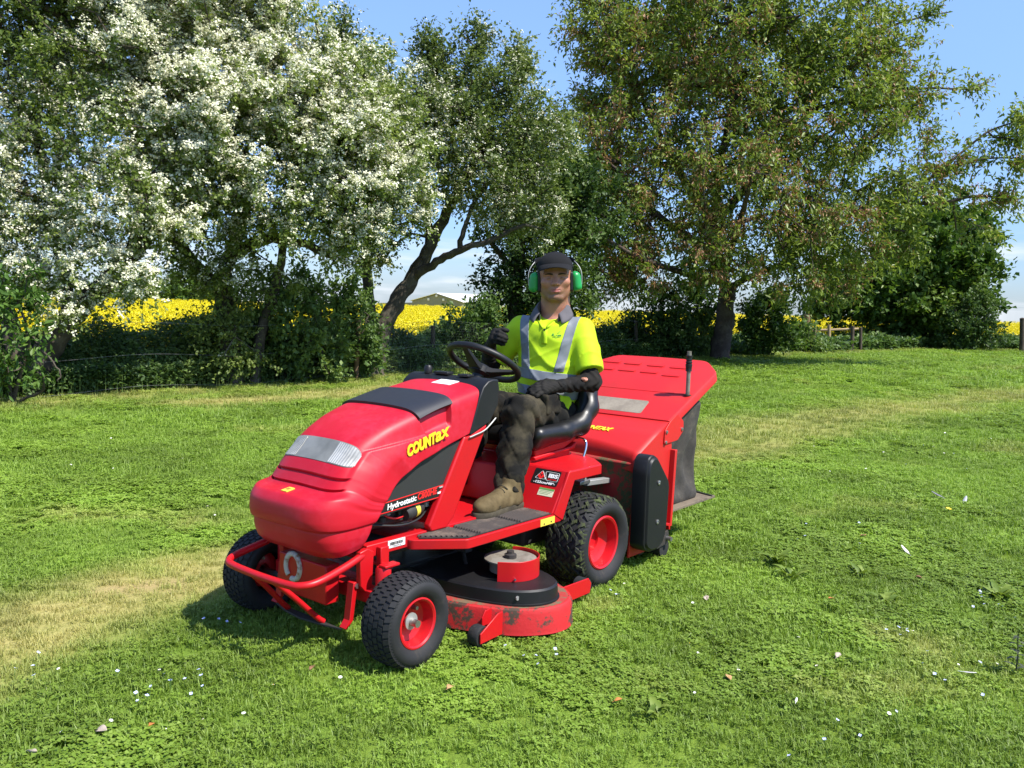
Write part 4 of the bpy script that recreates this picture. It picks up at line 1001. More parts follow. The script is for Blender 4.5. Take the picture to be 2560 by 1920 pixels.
def _row(t):
    t = min(max(t, 0.0), len(ROWS) - 1.0)
    i = min(int(t), len(ROWS) - 2); f = t - i
    p = [ROWS[min(max(i + k, 0), len(ROWS) - 1)] for k in (-1, 0, 1, 2)]
    m1, m2 = (p[2] - p[0]) * 0.34, (p[3] - p[1]) * 0.34
    r = (2*f**3-3*f*f+1)*p[1] + (f**3-2*f*f+f)*m1 + (-2*f**3+3*f*f)*p[2] + (f**3-f*f)*m2
    cx_, cz_, ex, ez, w, n = r
    y = w * np.sin(_th) ** (2 / n); a = 1 - np.cos(_th) ** (2 / n)
    x = cx_ + (ex - cx_) * a; z = cz_ + (ez - cz_) * a
    z = z - 0.012 * (y / w) ** 2 * (1 - a)          # light crown
    bl = 0.030 * max(0.0, min(1.0, (t - 2.6) / 2.2)) * (1 - min(1.0, max(0.0, (t - 9.5) / 3.0)))
    q_ = np.clip((a - 0.22) / 0.45, 0, 1); y = y + bl * q_ * q_ * (3 - 2 * q_)
    lift = 0.036 * min(1.0, max(0.0, (t - 6.0) / 3.0)) * (1 - min(1.0, max(0.0, (t - 12.2) / 1.6)))
    z = z + lift * np.exp(-((a - 0.40) / 0.30) ** 2) * (1 - a) * 1.6
    L = np.concatenate([[0], np.cumsum(np.sqrt(np.diff(x)**2 + np.diff(y)**2 + np.diff(z)**2))]); L /= L[-1]
    return x, y, z, L
def S(t, s):
    x, y, z, L = _row(t); a = abs(s)
    return np.array([np.interp(a, L, x), math.copysign(np.interp(a, L, y), s), np.interp(a, L, z)])
def Sn(t, s):
    e = 0.02
    a = S(t + e, s) - S(t - e, s); b = S(t, min(s + e, 1)) - S(t, max(s - e, -1))
    n = np.cross(b, a); n /= np.linalg.norm(n) + 1e-12
    c = np.array([1.15, 0, 0.75]); p = S(t, s)
    return n if n @ (p - c) > 0 else -n
def sst(a, b, x): x = min(max((x - a) / (b - a), 0), 1); return x * x * (3 - 2 * x)
def band(x, lo, hi, e): return sst(lo - e, lo + e, x) * (1 - sst(hi - e, hi + e, x))
def bonnet_pt(t, s):
    p = S(t, s); a = abs(s); off = 0.0
    for tc in (9.05, 9.95): off -= 0.017 * band(t, tc - 0.12, tc + 0.12, 0.05) * (1 - sst(0.50, 0.56, a))
    off -= 0.026 * band(t, 2.1, 2.95, 0.04) * band(a, 0.52, 0.80, 0.035)
    line = 0.868 + (1.46 - p[0]) * 0.14
    off += 0.012 * (1 - sst(line - 0.004, line + 0.004, p[2])) * sst(0.50, 0.57, a) * (1 - sst(7.6, 10.5, t)) * sst(2.0, 3.0, t)
    return p + off * Sn(t, s) if off else p
ts = np.unique(np.round(np.concatenate([np.arange(0, 20.01, 0.16), np.arange(8.7, 10.3, 0.04), np.arange(2.0, 8.0, 0.07)]), 3))
ss = np.linspace(-1, 1, 181)
V = [bonnet_pt(t, s) for t in ts for s in ss]
F = [(i*181+j, i*181+j+1, (i+1)*181+j+1, (i+1)*181+j) for i in range(len(ts)-1) for j in range(180)]
# turned-in rim along the lower edge
b = MB(); b.add(V, F)
bonnet = b.build('bonnet', REDP, mower, 50)
sol = bonnet.modifiers.new('thickness', 'SOLIDIFY'); sol.thickness = 0.006; sol.offset = -1

def patch(t0, t1, s0, s1, off, nt=14, ns=20, edge=True):
    """a skin lying off the bonnet surface; t0/t1 may be functions of s"""
    f0 = t0 if callable(t0) else (lambda s: t0); f1 = t1 if callable(t1) else (lambda s: t1)
    V, F = [], []
    def pt(a, c):
        s = s0 + (s1 - s0) * c; t = f0(s) + (f1(s) - f0(s)) * a
        o = off
        if edge and (a <= 0 or a >= 1 or c <= 0 or c >= 1): o = -0.006
        return S(t, s) + o * Sn(t, s)
    A = [0] + list(np.linspace(0.004, 0.996, nt)) + [1]; Cc = [0] + list(np.linspace(0.004, 0.996, ns)) + [1]
    for a in A:
        for c in Cc: V.append(pt(a, c))
    n = len(Cc)
    F = [(i*n+j, i*n+j+1, (i+1)*n+j+1, (i+1)*n+j) for i in range(len(A)-1) for j in range(n-1)]
    m = MB(); m.add(V, F); return m
# headlight: reflector under ribbed clear lens
m, t, bs = nodes_of('lamp_lens')
wv = N(t, 'ShaderNodeTexWave'); wv.wave_type = 'BANDS'; wv.bands_direction = 'Y'; wv.inputs['Scale'].default_value = 26
wv.inputs['Distortion'].default_value = 0.0
t.links.new(N(t, 'ShaderNodeTexCoord').outputs['Object'], wv.inputs['Vector'])
bs.inputs['Base Color'].default_value = (0.36, 0.37, 0.36, 1); bs.inputs['Roughness'].default_value = 0.2
bs.inputs['Metallic'].default_value = 0.25
nz = noise(t, 9, 5)
t.links.new(ramp(t, nz, [(0.3, (0.30, 0.29, 0.265)), (0.7, (0.60, 0.58, 0.53))]), bs.inputs['Base Color'])
bumpy(t, bs, wv.outputs['Fac'], 0.5, 0.004)
LENS = m
m, t, bs = nodes_of('lamp_reflector')
bs.inputs['Metallic'].default_value = 0.3; bs.inputs['Roughness'].default_value = 0.22
t.links.new(ramp(t, noise(t, 7, 6), [(0.3, (0.20, 0.195, 0.17)), (0.75, (0.36, 0.35, 0.31))]), bs.inputs['Base Color'])
GLASSY = m
tt = lambda s: 6.12 + 1.15 * sst(0.40, 0.66, abs(s)) ** 1.5
tb = lambda s: 8.02 - 0.70 * sst(0.42, 0.66, abs(s)) ** 1.2
hl = patch(tt, tb, -0.60, 0.60, 0.002, 14, 60).build('headlight_panel', GLASSY, mower, 60)
hl['label'] = 'wide grey headlight strip across the bonnet front'
for sg in (1, -1):
    e = patch(lambda s: tt(s) + 0.08, lambda s: tb(s) - 0.08, sg * 0.24, sg * 0.57, 0.004, 12, 24).build('headlight', LENS, hl, 60)
# rubber pad on the bonnet top
pad = patch(2.03, 2.97, -0.60, 0.60, 0.012, 16, 60).build('engine_cover', PADM, mower, 60)
# raised centre crown of the cover
patch(0.30, 0.85, -0.05, 0.20, 0.0025, 5, 6).build('paper_label', PAPER, bonnet, 40)
# badge shield
sh = patch(11.0, 11.75, -0.035, 0.04, 0.004, 6, 6).build('badge', YELS, bonnet, 40)
patch(11.25, 11.5, -0.015, 0.02, 0.006, 3, 3).build('badge_emblem', plain('badge_brown', (0.30, 0.16, 0.03), 0.5), sh, 40)
def side_y(x, z):
    """outer bonnet side y at (x, z)"""
    best = None
    for t in np.arange(0, 8, 0.1):
        X, Y, Z, L = _row(t); i = int(np.argmin((X - x)**2 + (Z - z)**2 + 0.0 * Y)); d = (X[i]-x)**2 + (Z[i]-z)**2
        if best is None or d < best[0]: best = (d, Y[i])
    return best[1]
def letters(txt, p0, p1, size, mat, parent, name='lettering', shear=0.25, bold=0.0, y=None, sx=1.0, off=0.004, ext=0.001, face=1):
    me = text_mesh(txt, size, shear, bold, ext, sx)
    a, c = np.array(p0, float), np.array(p1, float)
    w = max(v.co.x for v in me.vertices) - min(v.co.x for v in me.vertices)
    L = np.linalg.norm(c - a); me.transform(Matrix.Diagonal((L / w, 1, 1, 1)))
    d = c - a; n = np.array([0, face, 0.0]); up = np.cross(n, d)
    place(me, a + n * off, d, up)
    return link(name, me, mat, parent)
yb = side_y(1.09, 0.875) + 0.004
yb += 0.014
letters('COUNT', (1.240, yb, 0.836), (1.052, yb - 0.002, 0.884), 0.066, YEL, bonnet, 'maker_lettering', 0.30, 0.0034, off=0.002, ext=0.002)
letters('ax', (1.062, yb, 0.882), (0.962, yb - 0.002, 0.908), 0.086, YEL, bonnet, 'maker_lettering', 0.30, 0.0020, off=0.002, ext=0.002)

# ---- charcoal side panels, one each side
pan = [(0.838, 0.868), (0.88, 0.862), (1.0, 0.838), (1.132, 0.80), (1.235, 0.757), (1.30, 0.715), (1.341, 0.673), (1.37, 0.636), (1.39, 0.578), (1.30, 0.584), (0.972, 0.604), (0.95, 0.665)]
for sg in (1, -1):
    p = MB().prism(pan, 'y', sg * 0.245, sg * 0.262).build('side_panel', PANEL, mower, 30, 0.003)
    if sg > 0:
        st = MB().prism([(1.372, 0.634), (1.386, 0.592), (0.974, 0.612), (0.953, 0.664)], 'y', 0.2635, 0.2650).build('model_stripe', BLK, p, 20)
        st['label'] = 'black stripe with white and red model lettering'
        MB().prism([(1.372, 0.6375), (1.372, 0.634), (0.953, 0.664), (0.953, 0.6675)], 'y', 0.2635, 0.2656).build('red_line', REDL, st, 20)
        MB().prism([(1.386, 0.594), (1.387, 0.590), (0.974, 0.609), (0.974, 0.613)], 'y', 0.2635, 0.2656).build('red_line', REDL, st, 20)
        letters('Hydrostatic', (1.330, 0.2655, 0.604), (1.148, 0.2655, 0.6195), 0.036, WHT, st, 'model_lettering', 0.2, 0.0008, off=0.0005, ext=0.0006)
        letters('C800HE', (1.142, 0.2655, 0.620), (1.014, 0.2655, 0.631), 0.040, REDL, st, 'model_lettering', 0.2, 0.0012, off=0.0005, ext=0.0006)
        letters('TWIN II', (1.000, 0.2655, 0.652), (0.965, 0.2655, 0.655), 0.010, WHT, st, 'model_lettering', 0.1, 0.0, off=0.0005, ext=0.0006)
        MB().prism([(0.984, 0.646), (1.006, 0.632), (0.984, 0.616), (0.962, 0.633)], 'y', 0.2655, 0.2662).build('diamond_emblem', REDL, st, 20)
        MB().prism([(1.010, 0.636), (1.010, 0.627), (0.958, 0.629), (0.958, 0.638)], 'y', 0.2662, 0.2668).build('diamond_emblem', WHT, st, 20)

# ---- black dash cowl and red tower legs
cowl = MB()
ring = []
cw = [(0.675, 1.142), (0.640, 1.150), (0.600, 1.148), (0.590, 1.10), (0.596, 1.02), (0.655, 0.938), (0.800, 0.884), (0.806, 0.890), (0.742, 1.06), (0.712, 1.115)]
for y, k in ((-0.281, 0), (-0.272, 1), (-0.26, 1), (0.26, 1), (0.272, 1), (0.281, 0)):
    cc = np.mean(cw, axis=0)
    ring.append([(cc[0] + (x - cc[0]) * (0.97 if not k else 1.0), y, cc[1] + (z - cc[1]) * (0.97 if not k else 1.0)) for x, z in cw])
cowl.loft(ring); dash = cowl.build('dashboard', BLKP, mower, 40, 0.006)
MB().box((0.645, 0.10, 1.156), (0.05, 0.07, 0.012)).build('switch', BLKP, dash, 30, 0.003)
MB().lathe([(0.0, 0.0), (0.022, 0.0), (0.022, 0.03), (0.014, 0.04), (0, 0.04)], (0.64, -0.17, 1.15), 'z', 16).build('switch', BLKP, dash, 40)
MB().box((0.64, -0.06, 1.158), (0.05, 0.10, 0.014)).build('switch', BLKP, dash, 30, 0.003)
cable = smoothline([(0.62, 0.285, 0.955), (0.70, 0.288, 0.905), (0.78, 0.288, 0.885), (0.815, 0.287, 0.878)], 6)
MB().tube(cable, 0.004, 8).build('cable', GREYM, dash, 60)
legp = [(0.672, 0.930), (0.815, 0.879), (0.842, 0.885), (1.075, 0.485), (1.06, 0.455), (0.955, 0.455), (0.905, 0.50)]
for sg in (1, -1):
    MB().prism(legp, 'y', sg * 0.236, sg * 0.279).build('tower_leg', RED, mower, 30, 0.010, 3)
MB().prism([(0.70, 0.92), (0.82, 0.88), (1.03, 0.48), (0.97, 0.47)], 'y', -0.235, 0.235).build('tower_panel', RED, mower, 30, 0.005)

# ---- engine bay
eng = MB(); eng.box((1.18, 0, 0.60), (0.36, 0.38, 0.20)); eng.build('engine', DARK, mower, 30, 0.02)
of = MB(); of.lathe([(0, 0), (0.034, 0), (0.038, 0.008), (0.038, 0.10), (0.030, 0.115), (0, 0.115)], (0, 0, 0), 'x', 24)
fo = of.build('oil_filter', DARK, mower, 50); fo.location = (1.08, 0.215, 0.575); fo.rotation_euler = (0, math.radians(10), math.radians(8))
MB().lathe([(0.0392, 0.035), (0.0392, 0.062)], (0, 0, 0), 'x', 24).build('filter_band', YELS, fo, 50)
for k, (x, y, z) in enumerate([(1.30, 0.20, 0.535), (1.25, 0.18, 0.555), (1.20, 0.21, 0.53), (1.02, 0.2, 0.56)]):
    MB().lathe([(0, 0), (0.018, 0), (0.018, 0.02), (0.010, 0.02), (0.010, 0.05), (0, 0.05)], (x, y, z), 'z', 10).build('engine_bolt', GREYM if k % 2 else DARK, mower, 40)
MB().tube(smoothline([(1.36, 0.20, 0.53), (1.22, 0.235, 0.51), (1.10, 0.235, 0.52), (1.0, 0.2, 0.56)], 8), 0.006, 8).build('hose', BLK, mower, 60)
MB().tube(smoothline([(1.34, 0.16, 0.60), (1.25, 0.22, 0.545), (1.14, 0.22, 0.56), (1.06, 0.18, 0.60)], 8), 0.005, 8).build('hose', REDL, mower, 60)

# ---- chassis
for sg in (1, -1):
    MB().box((0.95, sg * 0.235, 0.435), (0.98, 0.05, 0.055)).build('chassis_rail', RED, mower, 30, 0.004)
    MB().prism([(1.455, 0.46), (1.50, 0.45), (1.495, 0.30), (1.47, 0.27), (1.43, 0.27), (1.42, 0.44)], 'y', sg * 0.255, sg * 0.285).build('front_bracket', RED, mower, 30, 0.004)
    MB().box((1.36, sg * 0.275, 0.40), (0.05, 0.03, 0.10)).build('frame_upright', RED, mower, 30, 0.004)
MB().box((0.6, 0, 0.40), (1.5, 0.40, 0.06)).build('chassis_pan', DARK, mower, 30, 0.005)
bc = MB().box((1.265, 0.2615, 0.443), (0.105, 0.002, 0.034)).build('barcode_label', PAPER, mower, 20)
bb = MB(); x = 1.305
while x > 1.228:
    w = random.choice((0.0015, 0.003, 0.0045)); bb.box((x - w/2, 0.2630, 0.445), (w, 0.001, 0.014)); x -= w + random.choice((0.0015, 0.0025))
bb.build('barcode', BLK, bc, 20)
letters('17002910', (1.30, 0.2628, 0.4285), (1.24, 0.2628, 0.4285), 0.010, BLK, bc, 'label_print', 0, 0, off=0.0004, ext=0.0003)

# ---- front axle, spindles
MB().box((1.43, 0, 0.25), (0.07, 0.72, 0.06)).build('front_axle', RED, mower, 30, 0.006)
for sg in (1, -1):
    MB().lathe([(0, 0.20), (0.034, 0.20), (0.034, 0.375), (0.028, 0.385), (0, 0.385)], (1.42, sg * 0.345, 0), 'z', 20).build('spindle_housing', RED, mower, 40)
    MB().box((1.40, sg * 0.36, 0.392), (0.085, 0.045, 0.012)).build('steering_arm', RED, mower, 30, 0.003)
    MB().lathe([(0, -0.10), (0.016, -0.10), (0.016, 0.10), (0, 0.10)], (1.43, sg * 0.47, 0.19), 'y', 12).build('stub_axle', STEEL, mower, 40)
MB().tube([(1.37, -0.34, 0.372), (1.37, 0.34, 0.372)], 0.011, 10).build('track_rod', RED, mower, 50)

# ---- wheels
def tyre_profile(R, rr, w):
    h = w / 2
    p = [(rr - 0.010, -h * 0.52), (rr, -h * 0.66), (rr + 0.010, -h * 0.80), (rr + (R - rr) * 0.40, -h * 1.0), (rr + (R - rr) * 0.68, -h * 0.985),
         (R - 0.016, -h * 0.86), (R - 0.006, -h * 0.70), (R - 0.001, -h * 0.35), (R, 0)]
    return p + [(r, -y) for r, y in p[-2::-1]]
def crown(y, R, h):
    a = abs(y) / h
    return R - 0.0005 - 0.007 * a**2 - (0.02 * ((a - 0.72) / 0.2) ** 2 if a > 0.72 else 0)
def lug(m, th, y, dth, dy, skew, R, h, hgt):
    V = []
    for r_ in (0, 1):
        for (i, j) in ((-1, -1), (1, -1), (1, 1), (-1, 1)):
            yy = y + j * dy * (1 - 0.10 * r_); a = th + i * dth * (1 - 0.12 * r_) + skew * j
            rad = crown(yy, R, h) - 0.004 + r_ * (hgt + 0.004)
            V.append((rad * math.cos(a), yy, rad * math.sin(a)))
    m.add(V, [(4,5,6,7),(0,1,5,4),(1,2,6,5),(2,3,7,6),(3,0,4,7)])
def wheel(c, R, rr, w, sg, rear):
    t = empty('wheel', c); t.parent = mower
    h = w / 2
    tyre = MB().lathe(tyre_profile(R, rr, w), (0, 0, 0), 'y', 72).build('tyre', RUBBER, t, 60)
    m = MB()
    if not rear:
        rows, nb = 6, 38
        for r_ in range(rows):
            y = -h * 0.74 + r_ * h * 1.48 / (rows - 1)
            for k in range(nb):
                th = 2 * math.pi * (k + 0.5 * (r_ % 2)) / nb
                lug(m, th, y, math.pi / nb * 0.78, h * 0.128, 0.010 if r_ % 2 else -0.010, R, h, 0.006)
        for sd in (-1, 1):
            for k in range(nb * 2):
                th = 2 * math.pi * k / (nb * 2)
                lug(m, th, sd * h * 0.90, math.pi / nb * 0.28, h * 0.06, 0, R, h, 0.004)
    else:
        rows, nb = 9, 32
        for r_ in range(rows):
            y = -h * 0.80 + r_ * h * 1.60 / (rows - 1)
            for k in range(nb):
                th = 2 * math.pi * (k + 0.5 * (r_ % 2) + random.uniform(-.06, .06)) / nb
                lug(m, th, y, math.pi / nb * 0.50, h * 0.105, (0.045 if (r_ + k) % 2 else -0.045), R, h, 0.011)
        for sd in (-1, 1):
            for k in range(nb * 2):
                lug(m, 2 * math.pi * k / (nb * 2), sd * h * 0.92, math.pi / nb * 0.22, h * 0.055, 0.02, R, h, 0.008)
    tr = m.build('tread', RUBG if rear else RUBBER, tyre, 25, fix=False); tr['kind'] = 'stuff'
    o = sg * h
    if rear: prof = [(rr + 0.004, o * 0.72), (rr + 0.006, o * 0.80), (rr - 0.002, o * 0.84), (rr - 0.012, o * 0.80), (rr - 0.018, o * 0.62), (rr - 0.022, o * 0.38), (rr - 0.036, o * 0.32), (rr - 0.048, o * 0.28), (0.06, o * 0.22), (0.058, o * 0.10), (0.0, o * 0.10)]
    else: prof = [(rr + 0.004, o * 0.68), (rr + 0.005, o * 0.78), (rr - 0.002, o * 0.80), (rr - 0.009, o * 0.74), (rr - 0.014, o * 0.40), (rr - 0.018, o * 0.20), (0.045, o * 0.02), (0.030, o * 0.02), (0.030, o * 0.30), (0.0, o * 0.30)]
    rim = MB().lathe(prof, (0, 0, 0), 'y', 48).build('rim', REDW, t, 40)
    if not rear:
        MB().lathe([(0, o * 0.30), (0.036, o * 0.30), (0.036, o * 0.36), (0.016, o * 0.37), (0.016, o * 0.52), (0, o * 0.54)], (0, 0, 0), 'y', 24).build('hub_cap', GREYM, rim, 40)
        MB().lathe([(0, o * 0.0), (0.009, o * 0.0), (0.009, o * 0.35), (0, o * 0.36)], (-0.05, 0, 0.03), 'y', 12).build('valve', STEEL, rim, 40)
    return t
wf = wheel((1.43, 0.497, 0.192), 0.192, 0.104, 0.185, 1, False); wf.rotation_euler = (0, 0.4, math.radians(2))
wheel((1.43, -0.497, 0.192), 0.192, 0.104, 0.185, -1, False).rotation_euler = (0, 1.1, math.radians(2))
wheel((0, 0.445, 0.246), 0.246, 0.142, 0.26, 1, True)
wheel((0, -0.445, 0.246), 0.246, 0.142, 0.26, -1, True)
MB().lathe([(0, -0.36), (0.04, -0.36), (0.04, 0.36), (0, 0.36)], (0, 0, 0.246), 'y', 14).build('rear_axle', DARK, mower, 40)
MB().box((0.05, 0, 0.32), (0.42, 0.40, 0.24)).build('transmission', DARK, mower, 30, 0.02)

# ---- bumper
def barpath(pts, r, name, parent=mower, mat=RED, n=14):
    return MB().tube(smoothline(pts, 8), r, n).build(name, mat, parent, 60)
bump = barpath([(1.455, 0.262, 0.437), (1.50, 0.275, 0.425), (1.60, 0.283, 0.400), (1.725, 0.285, 0.375), (1.785, 0.255, 0.366), (1.806, 0.19, 0.362), (1.812, 0.0, 0.360), (1.806, -0.19, 0.362), (1.785, -0.255, 0.366), (1.725, -0.285, 0.375), (1.60, -0.283, 0.400), (1.50, -0.275, 0.425), (1.455, -0.262, 0.437)], 0.0165, 'bumper')
for sg in (1, -1):
    barpath([(1.795, sg * 0.075, 0.35), (1.70, sg * 0.095, 0.26), (1.60, sg * 0.115, 0.155), (1.565, sg * 0.125, 0.125)], 0.0125, 'bumper_strut', bump)
    MB().prism([(1.515, 0.315), (1.49, 0.318), (1.515, 0.15), (1.55, 0.118), (1.56, 0.124), (1.535, 0.155)], 'y', sg * 0.222, sg * 0.262).build('bumper_strap', RED, bump, 30, 0.002)
    MB().lathe([(0, 0), (0.012, 0), (0.012, 0.008), (0, 0.008)], (1.498, sg * 0.262, 0.30), 'y', 6).build('bolt', STEEL, bump, 30)
MB().prism([(1.55, -0.24), (1.56, 0.24), (1.585, 0.125), (1.60, 0.0), (1.585, -0.125)], 'z', 0.112, 0.122).build('skid_plate', DARK, bump, 30, 0.002)
plate = MB().box((1.545, -0.005, 0.295), (0.075, 0.33, 0.175)).build('muffler_guard', RED, mower, 30, 0.006)
hs = [(1.5835, -0.065 + 0.050 * math.cos(a), 0.335 + 0.058 * math.sin(a)) for a in np.linspace(-1.15 * math.pi / 2, 2.15 * math.pi / 2 + math.pi / 2 * 0.4, 22)]
MB().tube(hs, 0.013, 8).build('horseshoe_ring', worn('flaky_white_paint', (0.55, 0.53, 0.46), (0.30, 0.17, 0.09), 0.6, 0.9, 22, 0.45, 0.65), plate, 60)

# ---- foot plate with rubber mats
fp = [(0.27, 0.462), (1.005, 0.462), (1.195, 0.285), (1.195, -0.285), (1.005, -0.462), (0.27, -0.462)]
foot = MB().prism(rounded(fp, 0.015, 3), 'z', 0.400, 0.445).build('footplate', RED, mower, 30, 0.006, 3)
for sg in (1, -1):
    o = [(0.335, 0.448), (0.998, 0.448), (1.165, 0.292), (0.86, 0.275), (0.335, 0.265)]
    mt = MB().prism(rounded([(x, sg * y) for x, y in o], 0.012, 3), 'z', 0.4455, 0.4515).build('rubber_mat', MATD, foot, 30, 0.0015)
    for k in range(22):
        y0 = 0.270 + k * 0.0083
        xm = 1.165 - max(0, (y0 - 0.29)) * 1.04
        segs = [(0.35, 0.60), (0.62, 0.90), (0.92, xm - 0.02)]
        for a_, b_ in segs:
            if b_ - a_ < 0.03: continue
            MB().box(((a_ + b_) / 2 + (0.012 if k % 2 else 0), sg * y0, 0.4535), (b_ - a_ - 0.016, 0.0058, 0.0055)).build('mat_rib', MATM, mt, 30)
lab = MB().box((0.40, 0.4635, 0.421), (0.12, 0.002, 0.036)).build('yellow_label', YELS, foot, 20)
MB().box((0.37, 0.4648, 0.415), (0.010, 0.001, 0.008)).build('label_print', BLK, lab, 20)
MB().box((0.43, 0.4648, 0.412), (0.008, 0.001, 0.010)).build('label_print', BLK, lab, 20)

# ---- rear fender and seat plinth
fend = MB()
fy = 0.455
prof = [(0.335, 0.440), (0.205, 0.655)]
fend.prism([(0.355, 0.446), (0.215, 0.655), (0.190, 0.655), (0.325, 0.446)], 'y', -fy, fy)
fo_ = fend.build('fender_front', RED, mower, 30, 0.006)
top = [(0.215, 0.463), (-0.085, 0.463), (-0.20, 0.34), (-0.26, 0.20), (-0.26, -0.20), (-0.20, -0.34), (-0.085, -0.463), (0.215, -0.463)]
MB().prism(rounded(top, 0.02, 3), 'z', 0.642, 0.6565).build('fender_top', RED, mower, 30, 0.006, 3)
for sg in (1, -1):
    MB().prism([(0.222, 0.653), (-0.085, 0.653), (-0.085, 0.600), (0.170, 0.600), (0.270, 0.402), (0.345, 0.446)], 'y', sg * 0.448, sg * 0.4655).build('fender_flange', RED, mower, 30, 0.004)
    MB().box((0.12, sg * 0.16, 0.54), (0.36, 0.012, 0.20)).build('plinth_side', RED, mower, 30, 0.003)
tun = MB().prism([(0.40, 0.455), (0.36, 0.66), (0.10, 0.69), (-0.2, 0.69), (-0.2, 0.45)], 'y', -0.17, 0.17).build('seat_plinth', RED, mower, 30, 0.012)
# stickers on the sloping fender face
fn = np.array([0.209, 0, 0.140]); fn /= np.linalg.norm(fn)
fdir = np.array([0.140, 0, -0.209]); fdir /= np.linalg.norm(fdir)     # down the slope
def on_face(y, d, off=0.0):
    return np.array([0.215, 0, 0.655]) + fdir * d + np.array([0, y, 0]) + fn * off
def face_poly(pts, o0, o1): 
    m = MB(); m.loft([[on_face(y, d, o0) for y, d in pts], [on_face(y, d, o1) for y, d in pts]]); return m
dec = face_poly(rounded([(0.245, 0.012), (0.418, 0.012), (0.418, 0.100), (0.245, 0.100)], 0.01, 3), 0.0005, 0.0015).build('deck_size_decal', BLK, fo_, 20)
def face_text(txt, y0, y1, d, size, mat, parent, bold=0.0008):
    me = text_mesh(txt, size, 0.0, bold, 0.0004)
    w = max(v.co.x for v in me.vertices) - min(v.co.x for v in me.vertices)
    me.transform(Matrix.Diagonal(((y1 - y0) / w, 1, 1, 1)))
    place(me, on_face(y0, d, 0.0019), (0, 1, 0), tuple(-fdir)); return link('decal_print', me, mat, parent)
tri = [(0.262, 0.070), (0.298, 0.020), (0.334, 0.070)]
def face_loop(pts, r, mat, parent, name):
    P = [on_face(y, d, 0.0018) for y, d in pts]; return MB().tube(P, r, 6, closed=True).build(name, mat, parent, 60)
face_loop(rounded(tri, 0.012, 4), 0.0011, WHT, dec, 'decal_outline')
face_loop(rounded([(0.318, 0.024), (0.410, 0.024), (0.410, 0.074), (0.338, 0.074)], 0.01, 4), 0.0011, WHT, dec, 'decal_outline')
for y, d in ((0.298, 0.036), (0.286, 0.053), (0.310, 0.053), (0.298, 0.064)):
    face_poly([(y + 0.009 * math.cos(a), d + 0.009 * math.sin(a)) for a in np.linspace(0, 2 * math.pi, 14)[:-1]], 0.0014, 0.0022).build('decal_dot', REDL, dec, 20)
face_text('IBS', 0.344, 0.404, 0.054, 0.030, WHT, dec, 0.0014)
face_text('SYSTEM', 0.346, 0.402, 0.068, 0.009, REDL, dec, 0.0003)
face_text('-122cm/48"-', 0.262, 0.404, 0.094, 0.018, WHT, dec, 0.0006)
lab = face_poly([(0.318, 0.116), (0.415, 0.116), (0.415, 0.160), (0.318, 0.160)], 0.0005, 0.0015).build('service_label', CREAM, fo_, 20)
face_poly([(0.318, 0.116), (0.415, 0.116), (0.415, 0.127), (0.318, 0.127)], 0.0016, 0.0022).build('label_band', GRNS, lab, 20)
for k in range(3):
    face_poly([(0.325, 0.132 + k * 0.008), (0.405 - k * 0.01, 0.132 + k * 0.008), (0.405 - k * 0.01, 0.134 + k * 0.008), (0.325, 0.134 + k * 0.008)], 0.0016, 0.0021).build('label_print', GRNS, lab, 20)

# ---- seat
def seat_f(P):
    q = P
    tilt = roty(math.radians(7))
    base = s_box(q, (-0.03, 0, 0.800), (0.245, 0.235, 0.055), 0.05, tilt)
    br = roty(math.radians(-14))
    back = s_box(q, (-0.315, 0, 0.95), (0.055, 0.235, 0.185), 0.05, br)
    d = smin(base, back, 0.07)
    for sg in (1, -1):
        d = smin(d, s_chain(q, [(0.17, sg * 0.215, 0.815), (-0.05, sg * 0.225, 0.815), (-0.20, sg * 0.23, 0.845), (-0.285, sg * 0.225, 0.93), (-0.325, sg * 0.20, 1.06)], [0.045, 0.052, 0.058, 0.06, 0.05], 0.03), 0.03)
    dish = s_ell(q, (-0.03, 0, 0.915), (0.30, 0.165, 0.085))
    d = smax(d, -dish, 0.03)
    dish2 = s_ell(q, (-0.20, 0, 1.02), (0.085, 0.155, 0.22))
    return smax(d, -dish2, 0.03)
me = sd_mesh(seat_f, (-0.46, -0.32, 0.70), (0.27, 0.32, 1.18), 0.011, 'seat')
seat = link('seat', me, SEATM, mower, 180)
MB().prism([(0.17, 0.735), (-0.17, 0.755), (-0.25, 0.80), (-0.23, 0.745), (-0.10, 0.70), (0.16, 0.685)], 'y', -0.19, 0.19).build('seat_pan', RED, mower, 30, 0.010)
MB().prism([(0.18, 0.690), (-0.17, 0.712), (-0.21, 0.735), (-0.225, 0.725), (-0.20, 0.695), (0.17, 0.668)], 'y', -0.20, 0.20).build('seat_bracket', RED, mower, 30, 0.006)
for y in (0.15, -0.15):
    MB().tube([(-0.14 + 0.022 * math.cos(a), y + 0.022 * math.sin(a), 0.700 + 0.055 * a / (8 * math.pi)) for a in np.linspace(0, 8 * math.pi, 80)], 0.0035, 6).build('seat_spring', GREYM, mower, 60)
barpath([(-0.20, 0.255, 0.63), (-0.225, 0.26, 0.70), (-0.235, 0.245, 0.745), (-0.22, 0.18, 0.755), (-0.20, 0.0, 0.755)], 0.008, 'lift_lever', mower, CHROME, 10)

